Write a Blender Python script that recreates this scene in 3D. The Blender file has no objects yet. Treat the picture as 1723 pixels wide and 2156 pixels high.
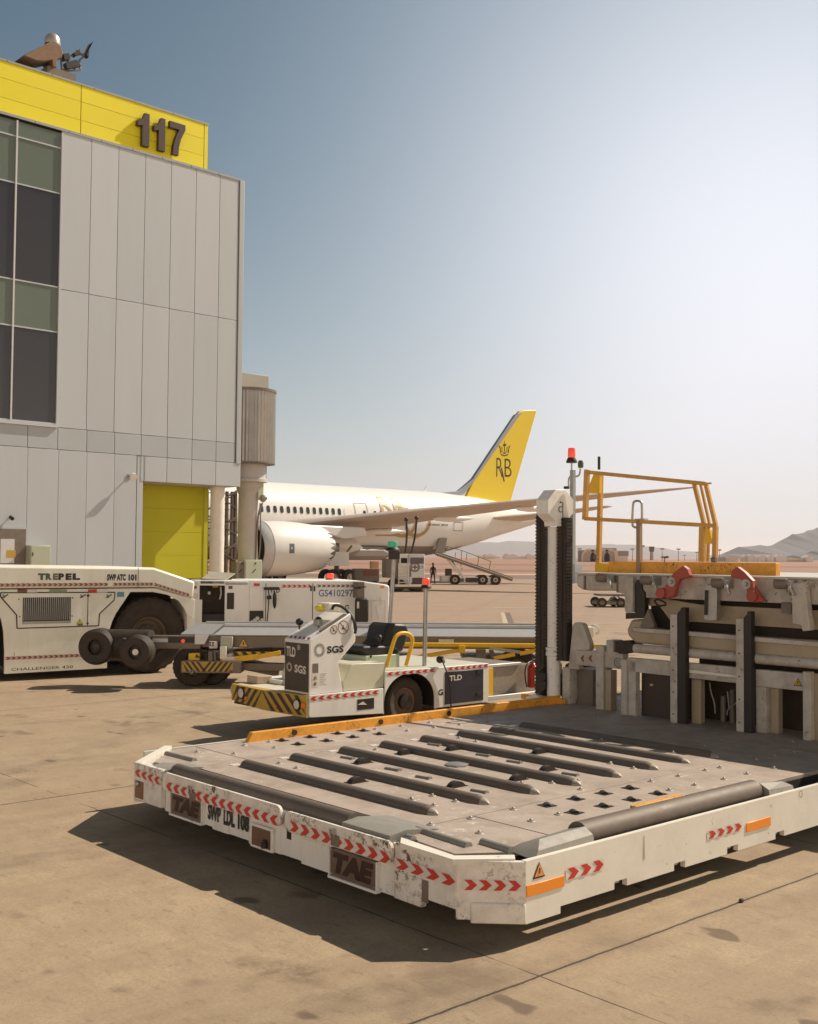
import bpy, math, random
from mathutils import Vector, Matrix
random.seed(7)
S=bpy.context.scene
C=bpy.data.collections.new('place'); S.collection.children.link(C)
R=math.radians
# ---------------- camera -----------------
F=2350.;CX=861.5;CY=1078.;H=2.4;PITCH=math.atan(93/2350.);ROLL=0.008
cam=bpy.data.cameras.new('camera'); co=bpy.data.objects.new('camera',cam); C.objects.link(co)
cam.sensor_fit='VERTICAL'; cam.sensor_height=24.; cam.lens=24.*F/2156.; cam.clip_start=.05; cam.clip_end=60000
co.matrix_world=Matrix.Translation((0,0,H))@Matrix.Rotation(math.pi/2+PITCH,4,'X')@Matrix.Rotation(ROLL,4,'Z')
S.camera=co
# ---------------- sun, sky, exposure -----------------
SUN_AZ,SUN_EL=61.,43.5
sl=bpy.data.lights.new('sun','SUN'); sl.energy=4.3; sl.angle=R(.55); sl.color=(1.,.88,.73)
so=bpy.data.objects.new('sun',sl); C.objects.link(so)
sd=Vector((math.sin(R(SUN_AZ))*math.cos(R(SUN_EL)),math.cos(R(SUN_AZ))*math.cos(R(SUN_EL)),math.sin(R(SUN_EL))))
so.rotation_euler=(-sd).to_track_quat('-Z','Y').to_euler(); so.location=(60,30,80)
W=bpy.data.worlds.new('World'); S.world=W; W.use_nodes=True
nt=W.node_tree; nt.nodes.clear(); N=nt.nodes.new; Lk=nt.links.new
wo=N('ShaderNodeOutputWorld'); bg=N('ShaderNodeBackground'); Lk(bg.outputs[0],wo.inputs[0])
sky=N('ShaderNodeTexSky'); sky.sky_type='NISHITA'; sky.sun_disc=False; sky.sun_elevation=R(SUN_EL); sky.sun_rotation=R(SUN_AZ)
sky.altitude=0; sky.air_density=1.0; sky.dust_density=2.2; sky.ozone_density=1.0
bg.inputs[1].default_value=.079
# pale dust veil of the desert air: thick at the horizon with the right-hand glare mixed in
tc=N('ShaderNodeTexCoord')
def vm(op,*a):
    n=N('ShaderNodeVectorMath'); n.operation=op
    for i,x in enumerate(a):
        if isinstance(x,(tuple,list)): n.inputs[i].default_value=x
        else: Lk(x,n.inputs[i])
    return n
def mt(op,*a,clamp=False):
    n=N('ShaderNodeMath'); n.operation=op; n.use_clamp=clamp
    for i,x in enumerate(a):
        if isinstance(x,(int,float)): n.inputs[i].default_value=x
        else: Lk(x,n.inputs[i])
    return n.outputs[0]
nd=vm('NORMALIZE',tc.outputs['Generated']).outputs[0]
sx=N('ShaderNodeSeparateXYZ'); Lk(nd,sx.inputs[0])
def glow(az,el,pw):
    d=(math.sin(R(az))*math.cos(R(el)),math.cos(R(az))*math.cos(R(el)),math.sin(R(el)))
    return mt('POWER',mt('MAXIMUM',vm('DOT_PRODUCT',nd,d).outputs['Value'],0.),pw)
GAIN=N('ShaderNodeMix'); GAIN.data_type='RGBA'
el=mt('ABSOLUTE',sx.outputs[2])
hz=mt('POWER',mt('SUBTRACT',1.,el,clamp=True),8.)
# glare at right put in as sky glow; warm fill added behind the camera
g1=glow(19.,14.5,22.)
back=mt('MULTIPLY',mt('SMOOTH_MAX',mt('MULTIPLY',sx.outputs[1],-1.),0.,.3),mt('POWER',mt('SUBTRACT',1.,el,clamp=True),5.),clamp=True)
veil=mt('ADD',mt('MULTIPLY',hz,.85),mt('MULTIPLY',g1,.88),clamp=True)
Lk(veil,GAIN.inputs['Factor'])
bw=N('ShaderNodeMix'); bw.data_type='RGBA'; bw.blend_type='MULTIPLY'; bw.inputs['Factor'].default_value=1.; Lk(sky.outputs[0],bw.inputs['A']); bw.inputs['B'].default_value=(.535,.665,.61,1)
zr=N('ShaderNodeMapRange'); zr.inputs['From Min'].default_value=.45; zr.inputs['From Max'].default_value=.85; zr.inputs['To Min'].default_value=1.; zr.inputs['To Max'].default_value=.38; Lk(sx.outputs[2],zr.inputs[0])  # zenith above the frame dimmed so shadows on level surfaces stay dark
zs=N('ShaderNodeVectorMath'); zs.operation='SCALE'; Lk(bw.outputs['Result'],zs.inputs[0]); Lk(zr.outputs[0],zs.inputs['Scale']); Lk(zs.outputs[0],GAIN.inputs['A'])
vc=N('ShaderNodeMix'); vc.data_type='RGBA'; Lk(mt('MULTIPLY',hz,1.,clamp=True),vc.inputs['Factor'])
vc.inputs['A'].default_value=(9.1,9.35,10.25,1); vc.inputs['B'].default_value=(7.2,6.8,6.5,1)
Lk(vc.outputs['Result'],GAIN.inputs['B'])
ad=N('ShaderNodeMix'); ad.data_type='RGBA'; ad.blend_type='ADD'; ad.clamp_result=False; Lk(back,ad.inputs['Factor']); Lk(GAIN.outputs['Result'],ad.inputs['A']); ad.inputs['B'].default_value=(30.,22.,15.,1)
Lk(ad.outputs['Result'],bg.inputs[0])
S.view_settings.view_transform='Standard'; S.view_settings.look='None'; S.view_settings.gamma=1; S.view_settings.exposure=.38
S.cycles.volume_bounces=1; S.cycles.max_bounces=8
# ---------------- measuring helpers: picture point -> point on a real plane in the place -----------------
def ray(p):
    x=(p[0]-CX);y=-(p[1]-CY); c,s=math.cos(ROLL),math.sin(ROLL); x,y=x*c-y*s,x*s+y*c
    a,b=math.cos(PITCH),math.sin(PITCH); return (x/F,a-b*y/F,b+a*y/F)
def PZ(p,z=0.):
    d=ray(p);t=(z-H)/d[2];return (d[0]*t,d[1]*t,z)
def PY(p,Y):
    d=ray(p);t=Y/d[1];return (d[0]*t,Y,H+d[2]*t)
class Fr:
    def __init__(s,o,a):
        s.o=(o[0],o[1]);s.a=R(a);s.u=(math.sin(s.a),math.cos(s.a));s.v=(-math.cos(s.a),math.sin(s.a))
    def loc(s,P):
        x,y=P[0]-s.o[0],P[1]-s.o[1];return (x*s.u[0]+y*s.u[1],x*s.v[0]+y*s.v[1],P[2])
    def _h(s,p,n,k):
        d=ray(p);t=(k+s.o[0]*n[0]+s.o[1]*n[1])/(d[0]*n[0]+d[1]*n[1]);return s.loc((d[0]*t,d[1]*t,H+d[2]*t))
    def face(s,p,v=0.):
        L=s._h(p,s.v,v);return (L[0],L[2])
    def end(s,p,u=0.):
        L=s._h(p,s.u,u);return (L[1],L[2])
    def top(s,p,z=0.):
        L=s.loc(PZ(p,z));return (L[0],L[1])
    def faces(s,f,pts,v=0.): return [s.face(f(*p),v) for p in pts]
    def ends(s,f,pts,u=0.): return [s.end(f(*p),u) for p in pts]
    def tops(s,f,pts,z=0.): return [s.top(f(*p),z) for p in pts]
def mk(x0,y0,k): return lambda x,y:(x0+k*x,y0+k*y)
D=lambda x,y:(x,y)
R1=mk(0,0,.336);R2=mk(0,736.8,.3666);R3=mk(0,1157.9,.3055);R4=mk(473.7,842.1,.3055);R5=mk(368.4,1184.2,.2749)
R6=mk(789.5,1184.2,.3055);R7=mk(1105.3,894.7,.3586);R8=mk(1105.3,1157.9,.3586)
S1=mk(263.2,1500,.3666);S2=mk(789.5,1447.4,.336);S3=mk(1210.5,1473.7,.2975);S5=mk(736.8,1736.8,.5724)
S6=mk(789.5,1026.3,.2138);S7=mk(473.7,1473.7,.3055);S8=mk(1000,842.1,.1833)
# ---------------- materials -----------------
MATS={}
def mat(name,col,rough=.55,metal=0.,dirt=.25,dcol=None,scale=3.,bump=.05,emit=None,trans=0.,grain=60.,streak=False,chips=0.,island=0.,chipcol=(.10,.055,.03)):
    if name in MATS: return MATS[name]
    m=bpy.data.materials.new(name); m.use_nodes=True; t=m.node_tree; b=t.nodes['Principled BSDF']; MATS[name]=m
    b.inputs['Roughness'].default_value=rough; b.inputs['Metallic'].default_value=metal
    if trans: b.inputs['Transmission Weight'].default_value=trans
    if emit: b.inputs['Emission Color'].default_value=(*emit[:3],1); b.inputs['Emission Strength'].default_value=emit[3]
    c=t.nodes.new('ShaderNodeTexCoord'); mp=t.nodes.new('ShaderNodeMapping'); t.links.new(c.outputs['Object'],mp.inputs[0])
    if streak: mp.inputs['Scale'].default_value=(1,1,.18)
    n=t.nodes.new('ShaderNodeTexNoise'); n.inputs['Scale'].default_value=scale; n.inputs['Detail'].default_value=7; n.inputs['Roughness'].default_value=.68
    t.links.new(mp.outputs[0],n.inputs['Vector'])
    r=t.nodes.new('ShaderNodeValToRGB'); r.color_ramp.elements[0].position=.42; r.color_ramp.elements[1].position=.78
    r.color_ramp.elements[0].color=(0,0,0,1); r.color_ramp.elements[1].color=(1,1,1,1); t.links.new(n.outputs[0],r.inputs[0])
    k=t.nodes.new('ShaderNodeMath'); k.operation='MULTIPLY'; k.inputs[1].default_value=dirt; t.links.new(r.outputs[0],k.inputs[0])
    mx=t.nodes.new('ShaderNodeMix'); mx.data_type='RGBA'; mx.inputs['A'].default_value=(*col,1)
    dcol=dcol or tuple(a*b_ for a,b_ in zip(col,(.45,.38,.30)))
    mx.inputs['B'].default_value=(*dcol,1); t.links.new(k.outputs[0],mx.inputs['Factor']); out=mx.outputs['Result']
    if chips:
        cn=t.nodes.new('ShaderNodeTexNoise'); cn.inputs['Scale'].default_value=scale*3.2; cn.inputs['Detail'].default_value=9; cn.inputs['Roughness'].default_value=.78; t.links.new(c.outputs['Object'],cn.inputs['Vector'])
        cr=t.nodes.new('ShaderNodeValToRGB'); cr.color_ramp.elements[0].position=.62-chips*.1; cr.color_ramp.elements[1].position=.65-chips*.1; t.links.new(cn.outputs[0],cr.inputs[0])
        big=t.nodes.new('ShaderNodeTexNoise'); big.inputs['Scale'].default_value=scale*.35; t.links.new(c.outputs['Object'],big.inputs['Vector'])
        br=t.nodes.new('ShaderNodeValToRGB'); br.color_ramp.elements[0].position=.45; br.color_ramp.elements[1].position=.62; t.links.new(big.outputs[0],br.inputs[0])
        cm=t.nodes.new('ShaderNodeMath'); cm.operation='MULTIPLY'; t.links.new(cr.outputs[0],cm.inputs[0]); t.links.new(br.outputs[0],cm.inputs[1])
        c2=t.nodes.new('ShaderNodeMix'); c2.data_type='RGBA'; t.links.new(cm.outputs[0],c2.inputs['Factor']); t.links.new(out,c2.inputs['A']); c2.inputs['B'].default_value=(*chipcol,1); out=c2.outputs['Result']
    if island:
        gm=t.nodes.new('ShaderNodeNewGeometry'); im=t.nodes.new('ShaderNodeMapRange'); im.inputs['To Min'].default_value=1-island; im.inputs['To Max'].default_value=1+island; t.links.new(gm.outputs['Random Per Island'],im.inputs[0])
        hs=t.nodes.new('ShaderNodeHueSaturation'); t.links.new(im.outputs[0],hs.inputs['Value']); t.links.new(out,hs.inputs['Color']); out=hs.outputs[0]
    t.links.new(out,b.inputs['Base Color'])
    n2=t.nodes.new('ShaderNodeTexNoise'); n2.inputs['Scale'].default_value=grain; n2.inputs['Detail'].default_value=3; t.links.new(c.outputs['Object'],n2.inputs['Vector'])
    rr=t.nodes.new('ShaderNodeMapRange'); rr.inputs['To Min'].default_value=max(0,rough-.12); rr.inputs['To Max'].default_value=min(1,rough+.15); t.links.new(n.outputs[0],rr.inputs[0]); t.links.new(rr.outputs[0],b.inputs['Roughness'])
    if bump:
        bp=t.nodes.new('ShaderNodeBump'); bp.inputs['Strength'].default_value=bump; bp.inputs['Distance'].default_value=.01; t.links.new(n2.outputs[0],bp.inputs['Height']); t.links.new(bp.outputs[0],b.inputs['Normal'])
    return m
WHITE=mat('white_paint',(.80,.78,.73),.45,dirt=.4,scale=4.,streak=True,chips=.3)
CREAM=mat('cream_paint',(.75,.71,.62),.48,dirt=.25,scale=3.,chips=.15)
SKG=mat('dirty_shaded_white_paint',(.50,.465,.41),.55,dirt=.6,dcol=(.17,.11,.07),scale=4.5,bump=.12,chips=.5)  # dirty white; base also darkened for the shade on the rear frame
WORN=mat('worn_white_paint',(.78,.73,.66),.55,dirt=.5,dcol=(.30,.20,.13),scale=6.,bump=.15,chips=1.)
RWHITE=mat('aircraft_white',(.80,.78,.75),.3,dirt=.06,bump=0,scale=.25)
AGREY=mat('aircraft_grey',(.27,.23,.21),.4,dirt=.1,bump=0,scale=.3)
WINGM=mat('wing_grey',(.60,.50,.44),.4,dirt=.15,bump=0,scale=.3)
FINY=mat('fin_yellow',(.82,.60,.03),.35,dirt=.05,bump=0)
PANEL=mat('grey_cladding',(.47,.495,.515),.5,dirt=.14,scale=.5,bump=.02,metal=.1,island=.045,streak=True)
PANEL2=mat('grey_cladding_band',(.42,.445,.46),.5,dirt=.12,scale=.4,bump=.02,metal=.1,island=.05)
YEL=mat('yellow_cladding',(.80,.69,.004),.6,island=.03,dirt=.08,scale=.4,bump=.02)
YELG=mat('yellow_green_gate',(.50,.46,.004),.6,dirt=.12,scale=.6)
DARK=mat('dark_gap',(.022,.014,.009),.8,dirt=.2,bump=0)
BROWN=mat('dark_brown_letters',(.055,.028,.018),.5,dirt=.1)
STEEL=mat('galvanised_steel',(.40,.39,.37),.38,metal=.7,dirt=.3,scale=9.)
ALU=mat('aluminium_rail',(.60,.60,.60),.42,metal=.25,dirt=.2,scale=5.)
GMET=mat('grey_painted_metal',(.18,.145,.115),.5,dirt=.4,scale=5.,dcol=(.08,.05,.03))
RUB=mat('black_rubber',(.028,.018,.012),.66,dirt=.5,dcol=(.075,.05,.032),scale=6.,bump=.2)
BLK=mat('black_plastic',(.020,.014,.011),.5,dirt=.35,dcol=(.06,.042,.03),scale=6)
TYRE=mat('dusty_tyre',(.035,.024,.017),.8,dirt=.6,dcol=(.10,.07,.045),scale=5.,bump=.3)
HUB=mat('brown_wheel_rim',(.20,.135,.09),.6,dirt=.4,scale=8)
YB=mat('yellow_paint',(.80,.46,.02),.42,dirt=.2,scale=6)
HAZY=mat('hazard_yellow',(.50,.31,.035),.5,dirt=.35,scale=8)
ORG=mat('orange_rail_paint',(.80,.36,.035),.5,dirt=.45,dcol=(.30,.12,.03),scale=9.,bump=.1,chips=.8)
REDM=mat('red_paint',(.36,.065,.04),.45,dirt=.3,scale=8)
CHEV=mat('red_reflective',(.55,.03,.02),.4,dirt=.25,scale=12)
CHEVD=mat('faded_brown_red',(.20,.07,.05),.5,dirt=.3,scale=12)
TAPE=mat('white_reflective',(.70,.64,.58),.4,dirt=.3,scale=12)
DECK=mat('rubbed_deck_paint',(.43,.345,.285),.62,dirt=.75,dcol=(.21,.16,.12),scale=3.2,bump=.3,grain=180,chips=.45,chipcol=(.56,.50,.42))
ROLR=mat('dusty_steel_roller',(.135,.11,.088),.62,metal=.1,dirt=.6,dcol=(.11,.085,.065),scale=9,bump=.25)
STUD=mat('dull_steel_stud',(.36,.32,.27),.5,metal=.3,dirt=.6,scale=60)
AMB=mat('amber_reflector',(.85,.27,.02),.3,dirt=.15)
GLASS=mat('dark_glazing',(.040,.037,.042),.12,dirt=.1,scale=.5,bump=0)
SPAN=mat('green_spandrel_glass',(.13,.16,.125),.18,dirt=.1,scale=.6,bump=0)
GOLD=mat('gold_lettering',(.45,.30,.12),.4,dirt=.1,bump=0)
INK=mat('black_lettering',(.02,.02,.02),.5,dirt=.1,bump=0)
INKB=mat('blue_lettering',(.05,.17,.36),.5,dirt=.2,bump=0)
INKG=mat('green_grey_lettering',(.06,.10,.05),.5,dirt=.1,bump=0)
REDL=mat('red_beacon_lens',(.75,.06,.03),.25,dirt=0,emit=(.9,.10,.04,.35),bump=0)
GRNL=mat('green_beacon_lens',(.02,.30,.16),.25,dirt=0,emit=(.02,.4,.2,.15),bump=0)
PALEG=mat('pale_green_cabinet',(.42,.44,.33),.5,dirt=.15)
FABR=mat('black_vinyl_seat',(.018,.014,.013),.5,dirt=.3,dcol=(.05,.04,.03))
SKIN=mat('skin',(.25,.13,.08),.6,dirt=0)
CLOTH=mat('dark_work_clothes',(.05,.03,.025),.8,dirt=.2)
# ---------------- mesh builder -----------------
class M:
    def __init__(s): s.v=[];s.f=[];s.m=[]
    def add(s,vs,fs,m=0):
        o=len(s.v); s.v+=[tuple(a) for a in vs]
        for f in fs: s.f.append([i+o for i in f]); s.m.append(m)
        return s
    def box(s,x0,x1,y0,y1,z0,z1,m=0):
        x0,x1=sorted((x0,x1));y0,y1=sorted((y0,y1));z0,z1=sorted((z0,z1))
        return s.add([(x0,y0,z0),(x1,y0,z0),(x1,y1,z0),(x0,y1,z0),(x0,y0,z1),(x1,y0,z1),(x1,y1,z1),(x0,y1,z1)],
            [(0,3,2,1),(4,5,6,7),(0,1,5,4),(1,2,6,5),(2,3,7,6),(3,0,4,7)],m)
    def prism(s,poly,ax,a,b,m=0):
        A=sum(poly[i][0]*poly[(i+1)%len(poly)][1]-poly[(i+1)%len(poly)][0]*poly[i][1] for i in range(len(poly)))
        if A<0: poly=poly[::-1]
        g={'z':lambda p,h:(p[0],p[1],h),'y':lambda p,h:(p[0],h,p[1]),'x':lambda p,h:(h,p[0],p[1])}[ax]
        n=len(poly); a,b=min(a,b),max(a,b)
        vs=[g(p,a) for p in poly]+[g(p,b) for p in poly]
        fs=[list(range(n))[::-1],list(range(n,2*n))]+[(i,(i+1)%n,(i+1)%n+n,i+n) for i in range(n)]
        if ax=='y': fs=[list(f)[::-1] for f in fs]
        return s.add(vs,fs,m)
    def cyl(s,p0,p1,r0,r1=None,seg=20,m=0,cap=True):
        r1=r0 if r1 is None else r1; p0,p1=Vector(p0),Vector(p1); d=(p1-p0).normalized()
        a=d.orthogonal().normalized(); b=d.cross(a); vs=[]
        for p,r in ((p0,r0),(p1,r1)):
            for i in range(seg):
                t=2*math.pi*i/seg; vs.append(p+(a*math.cos(t)+b*math.sin(t))*r)
        fs=[(i,(i+1)%seg,(i+1)%seg+seg,i+seg) for i in range(seg)]
        if cap: fs+=[list(range(seg))[::-1],list(range(seg,2*seg))]
        return s.add(vs,fs,m)
    def lathe(s,prof,c,ax,seg=28,m=0,wob=None):
        c=Vector(c);d=Vector(ax).normalized();a=d.orthogonal().normalized();b=d.cross(a);vs=[];n=len(prof)
        for i in range(seg):
            t=2*math.pi*i/seg
            for j,(r,h) in enumerate(prof):
                rr=r*(wob(i,j) if wob else 1); vs.append(c+d*h+(a*math.cos(t)+b*math.sin(t))*rr)
        fs=[(i*n+j,((i+1)%seg)*n+j,((i+1)%seg)*n+j+1,i*n+j+1) for i in range(seg) for j in range(n-1)]
        return s.add(vs,fs,m)
    def tube(s,pts,r,seg=8,m=0,smooth=0):
        P=[Vector(p) for p in pts]
        for _ in range(smooth):
            Q=[P[0]]
            for i in range(len(P)-1): Q+=[P[i]*.75+P[i+1]*.25,P[i]*.25+P[i+1]*.75]
            P=Q+[P[-1]]
        vs=[];n=len(P);a=None
        for i,p in enumerate(P):
            d=((P[min(i+1,n-1)]-P[max(i-1,0)])).normalized()
            a=d.orthogonal().normalized() if a is None else (a-d*a.dot(d)).normalized()
            b=d.cross(a)
            for k in range(seg):
                t=2*math.pi*k/seg+math.pi/seg; vs.append(p+(a*math.cos(t)+b*math.sin(t))*r)
        fs=[(i*seg+k,i*seg+(k+1)%seg,(i+1)*seg+(k+1)%seg,(i+1)*seg+k) for i in range(n-1) for k in range(seg)]
        fs+=[list(range(seg))[::-1],list(range((n-1)*seg,n*seg))]
        return s.add(vs,fs,m)
    def bar(s,p0,p1,w,h,m=0,up=(0,0,1)):
        p0,p1=Vector(p0),Vector(p1);d=(p1-p0).normalized();u=Vector(up)
        if abs(d.dot(u))>.99:u=Vector((1,0,0))
        a=d.cross(u).normalized()*w/2;b=a.cross(d).normalized()*h/2
        vs=[p+x*a+y*b for p in (p0,p1) for x,y in ((-1,-1),(1,-1),(1,1),(-1,1))]
        return s.add(vs,[(0,3,2,1),(4,5,6,7),(0,1,5,4),(1,2,6,5),(2,3,7,6),(3,0,4,7)],m)
    def ball(s,c,r,m=0,seg=14,sq=(1,1,1)):
        vs=[];n=seg//2
        for j in range(n+1):
            ph=math.pi*j/n
            for i in range(seg):
                t=2*math.pi*i/seg; vs.append((c[0]+r*sq[0]*math.sin(ph)*math.cos(t),c[1]+r*sq[1]*math.sin(ph)*math.sin(t),c[2]+r*sq[2]*math.cos(ph)))
        return s.add(vs,[(j*seg+i,j*seg+(i+1)%seg,(j+1)*seg+(i+1)%seg,(j+1)*seg+i) for j in range(n) for i in range(seg)],m)
    def quad(s,a,b,c,d,m=0): return s.add([a,b,c,d],[(0,1,2,3)],m)
    def build(s,name,mats,parent=None,bevel=0.,label=None):
        me=bpy.data.meshes.new(name); me.from_pydata(s.v,[],s.f)
        for x in (mats if isinstance(mats,(list,tuple)) else [mats]): me.materials.append(x)
        for p,mi in zip(me.polygons,s.m): p.material_index=mi
        me.validate(); me.update()
        me.polygons.foreach_set('use_smooth',[True]*len(me.polygons)); me.set_sharp_from_angle(angle=R(32))
        o=bpy.data.objects.new(name,me); C.objects.link(o)
        if parent: o.parent=parent
        if bevel:
            b=o.modifiers.new('bevel','BEVEL'); b.width=bevel; b.segments=2; b.limit_method='ANGLE'; b.angle_limit=R(40); b.harden_normals=False
        if label:o['label']=label
        return o
def tag(o,label,cat,group=None):
    o['label']=label;o['category']=cat
    if group:o['group']=group
    return o
def struct(o): o['kind']='structure'; return o
def thing(name,label,cat,fr,group=None,z=0.):
    o=bpy.data.objects.new(name,None); C.objects.link(o); o.empty_display_size=.3
    o.location=(fr.o[0],fr.o[1],z); o.rotation_euler=(0,0,math.pi/2-fr.a); tag(o,label,cat,group); return o
def onmesh(o,fr): o.location=(fr.o[0],fr.o[1],0); o.rotation_euler=(0,0,math.pi/2-fr.a); return o
def dup(root,loc,rz=None,label=None):
    r=root.copy();C.objects.link(r);r.location=loc
    if rz is not None:r.rotation_euler=(0,0,rz)
    if label:r['label']=label
    for ch in [c for c in C.objects if c.parent==root]:
        c=ch.copy();C.objects.link(c);c.parent=r
        for g in [q for q in C.objects if q.parent==ch]:
            d=g.copy();C.objects.link(d);d.parent=c
    return r
# writing: pl maps (x,y,proud)->local point
PF=lambda v:(lambda x,y,d:(x,v-d,y))
PE=lambda u:(lambda x,y,d:(u-d,x,y))
PT=lambda z:(lambda x,y,d:(x,y,z+d))
def text(s,parent,pl,x0,y0,x1,y1,m,name='lettering',bold=.0,shear=0.,thick=0.,proud=.003,skew=0.,sub=0):
    cu=bpy.data.curves.new('t','FONT'); cu.body=s; cu.offset=bold; cu.shear=shear; cu.resolution_u=3
    ob=bpy.data.objects.new('t',cu); C.objects.link(ob); dg=bpy.context.evaluated_depsgraph_get(); dg.update()
    me=ob.evaluated_get(dg).to_mesh(); V=[tuple(v.co) for v in me.vertices]; Fs=[list(p.vertices) for p in me.polygons]
    ob.evaluated_get(dg).to_mesh_clear(); bpy.data.objects.remove(ob); bpy.data.curves.remove(cu)
    if sub:
        import bmesh
        bm=bmesh.new(); bv=[bm.verts.new(v) for v in V]
        for f_ in Fs:
            try: bm.faces.new([bv[i] for i in f_])
            except ValueError: pass
        bmesh.ops.triangulate(bm,faces=bm.faces[:]); bmesh.ops.subdivide_edges(bm,edges=bm.edges[:],cuts=sub,use_grid_fill=True)
        bm.verts.index_update(); V=[tuple(v.co) for v in bm.verts]; Fs=[[v.index for v in f_.verts] for f_ in bm.faces]; bm.free()
    a0=min(v[0] for v in V);a1=max(v[0] for v in V);b0=min(v[1] for v in V);b1=max(v[1] for v in V)
    mp=lambda v,d:pl(x0+(v[0]-a0)/(a1-a0)*(x1-x0), y0+(v[1]-b0)/(b1-b0)*(y1-y0)+skew*(v[0]-a0)/(a1-a0), d)
    q=M()
    if thick<=0: q.add([mp(v,proud) for v in V],Fs)
    else:
        n=len(V); cnt={}
        for f in Fs:
            for i in range(len(f)):
                e=(f[i],f[(i+1)%len(f)]); cnt[tuple(sorted(e))]=cnt.get(tuple(sorted(e)),0)+1
        sd_=[(f[i],f[(i+1)%len(f)]) for f in Fs for i in range(len(f)) if cnt[tuple(sorted((f[i],f[(i+1)%len(f)])))]==1]
        q.add([mp(v,proud+thick) for v in V]+[mp(v,proud) for v in V],Fs+[[i+n for i in f[::-1]] for f in Fs]+[(b,a,a+n,b+n) for a,b in sd_])
    return q.build(name,m,parent)
def ftext(s,fr,parent,v,f,p0,p1,m,**k):   # p0 lower-left, p1 upper-right picture points on plane v
    (a,b),(c,d)=fr.face(f(*p0),v),fr.face(f(*p1),v); return text(s,parent,PF(v),a,b,c,d,m,**k)
def etext(s,fr,parent,u,f,p0,p1,m,**k):
    (a,b),(c,d)=fr.end(f(*p0),u),fr.end(f(*p1),u); return text(s,parent,PE(u),a,b,c,d,m,**k)
def chev(parent,pl,a,b,h,n,dr=1,mats=None,proud=.003,name='chevron_tape',duty=.80):
    (x0,y0),(x1,y1)=a,b; q=M(); mp=lambda t,k,d:pl(x0+(x1-x0)*t,y0+(y1-y0)*t+k*h,d)
    q.quad(mp(0,-.5,proud),mp(1,-.5,proud),mp(1,.5,proud),mp(0,.5,proud),0)
    w=1./n
    for i in range(n):
        t=i*w+.12*w; e=.38*w; g=w*duty*.62
        if dr>0: P=[(t,.5),(t+g,.5),(t+g+e,0),(t+g,-.5),(t,-.5),(t+e,0)]
        else: P=[(t+e,.5),(t+e+g,.5),(t+g,0),(t+e+g,-.5),(t+e,-.5),(t,0)]
        q.add([mp(x,y*.92,proud*2) for x,y in P],[(0,1,2,5),(5,2,3,4)],1)
    return q.build(name,mats or [TAPE,CHEV],parent)
def ringmark(parent,pl,cx,cy,r0,r1,m,name='emblem',seg=32,proud=.003,teeth=0):
    q=M()
    vs=[];
    for i in range(seg):
        t=2*math.pi*i/seg; vs+=[pl(cx+r0*math.cos(t),cy+r0*math.sin(t),proud),pl(cx+r1*math.cos(t),cy+r1*math.sin(t),proud)]
    fs=[(2*i,2*((i+1)%seg),2*((i+1)%seg)+1,2*i+1) for i in range(seg) if not teeth or i%teeth]
    return q.add(vs,fs).build(name,m,parent)
def decal(parent,pl,poly,m,name='decal',proud=.003):
    return M().add([pl(x,y,proud) for x,y in poly],[list(range(len(poly)))]).build(name,m,parent)
def warn(parent,pl,cx,cy,s,m=None):
    q=M()
    for k,pr,mi in ((1,.003,1),(.78,.006,0)): q.add([pl(cx-s*k/2,cy-s*k*.43,pr),pl(cx+s*k/2,cy-s*k*.43,pr),pl(cx,cy+s*k*.43,pr)],[(0,1,2)],mi)
    q.add([pl(cx-s*.04,cy-s*.2,.009),pl(cx+s*.04,cy-s*.2,.009),pl(cx+s*.05,cy+s*.1,.009),pl(cx-s*.05,cy+s*.1,.009)],[(0,1,2,3)],1)
    return q.build('warning_sticker',[m or HAZY,INK],parent)
def wheel(parent,c,ax,r,w,rim=None,hub=.5,name='wheel',tread=28):
    """tyre as the part, rim its sub-part; ax points to the visible side"""
    rh=r*hub; wob=lambda i,j:(1.-.035*(i%2)) if 3<=j<=6 else 1.
    t=M().lathe([(rh,w*.32),(rh*1.15,w*.42),(r*.86,w*.5),(r*.97,w*.42),(r,w*.3),(r,-w*.3),(r*.97,-w*.42),(r*.86,-w*.5),(rh,-w*.4)],c,ax,seg=tread*2,wob=wob).build(name,TYRE,parent)
    q=M().lathe([(rh,w*.32),(rh*.94,w*.30),(rh*.80,w*.12),(rh*.62,w*.10),(rh*.5,w*.2),(rh*.36,w*.24),(rh*.34,w*.33),(0.001,w*.34)],c,ax,seg=28)
    a=Vector(ax).normalized(); e=a.orthogonal().normalized(); g=a.cross(e)
    for i in range(8):
        th=2*math.pi*i/8; p=Vector(c)+a*w*.2+(e*math.cos(th)+g*math.sin(th))*rh*.5; q.cyl(p-a*w*.1,p+a*w*.03,r*.03,seg=6)
    q.lathe([(rh,w*.32),(rh,-w*.4),(0.001,-w*.4)],c,ax,seg=28)
    q.build('rim',rim or HUB,t); return t
def beacon(parent,c,r,h,lens,name='beacon'):
    b=M().lathe([(0.001,0),(r*1.45,0),(r*1.4,h*.12),(r*1.0,h*.34),(0.001,h*.34)],c,(0,0,1),seg=20).build(name,BLK,parent)
    M().lathe([(r*.98,h*.34),(r,h*.5),(r*.96,h*.92),(r*.8,h),(0.001,h*1.02)],c,(0,0,1),seg=20).build('lens',lens,b); return b
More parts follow.
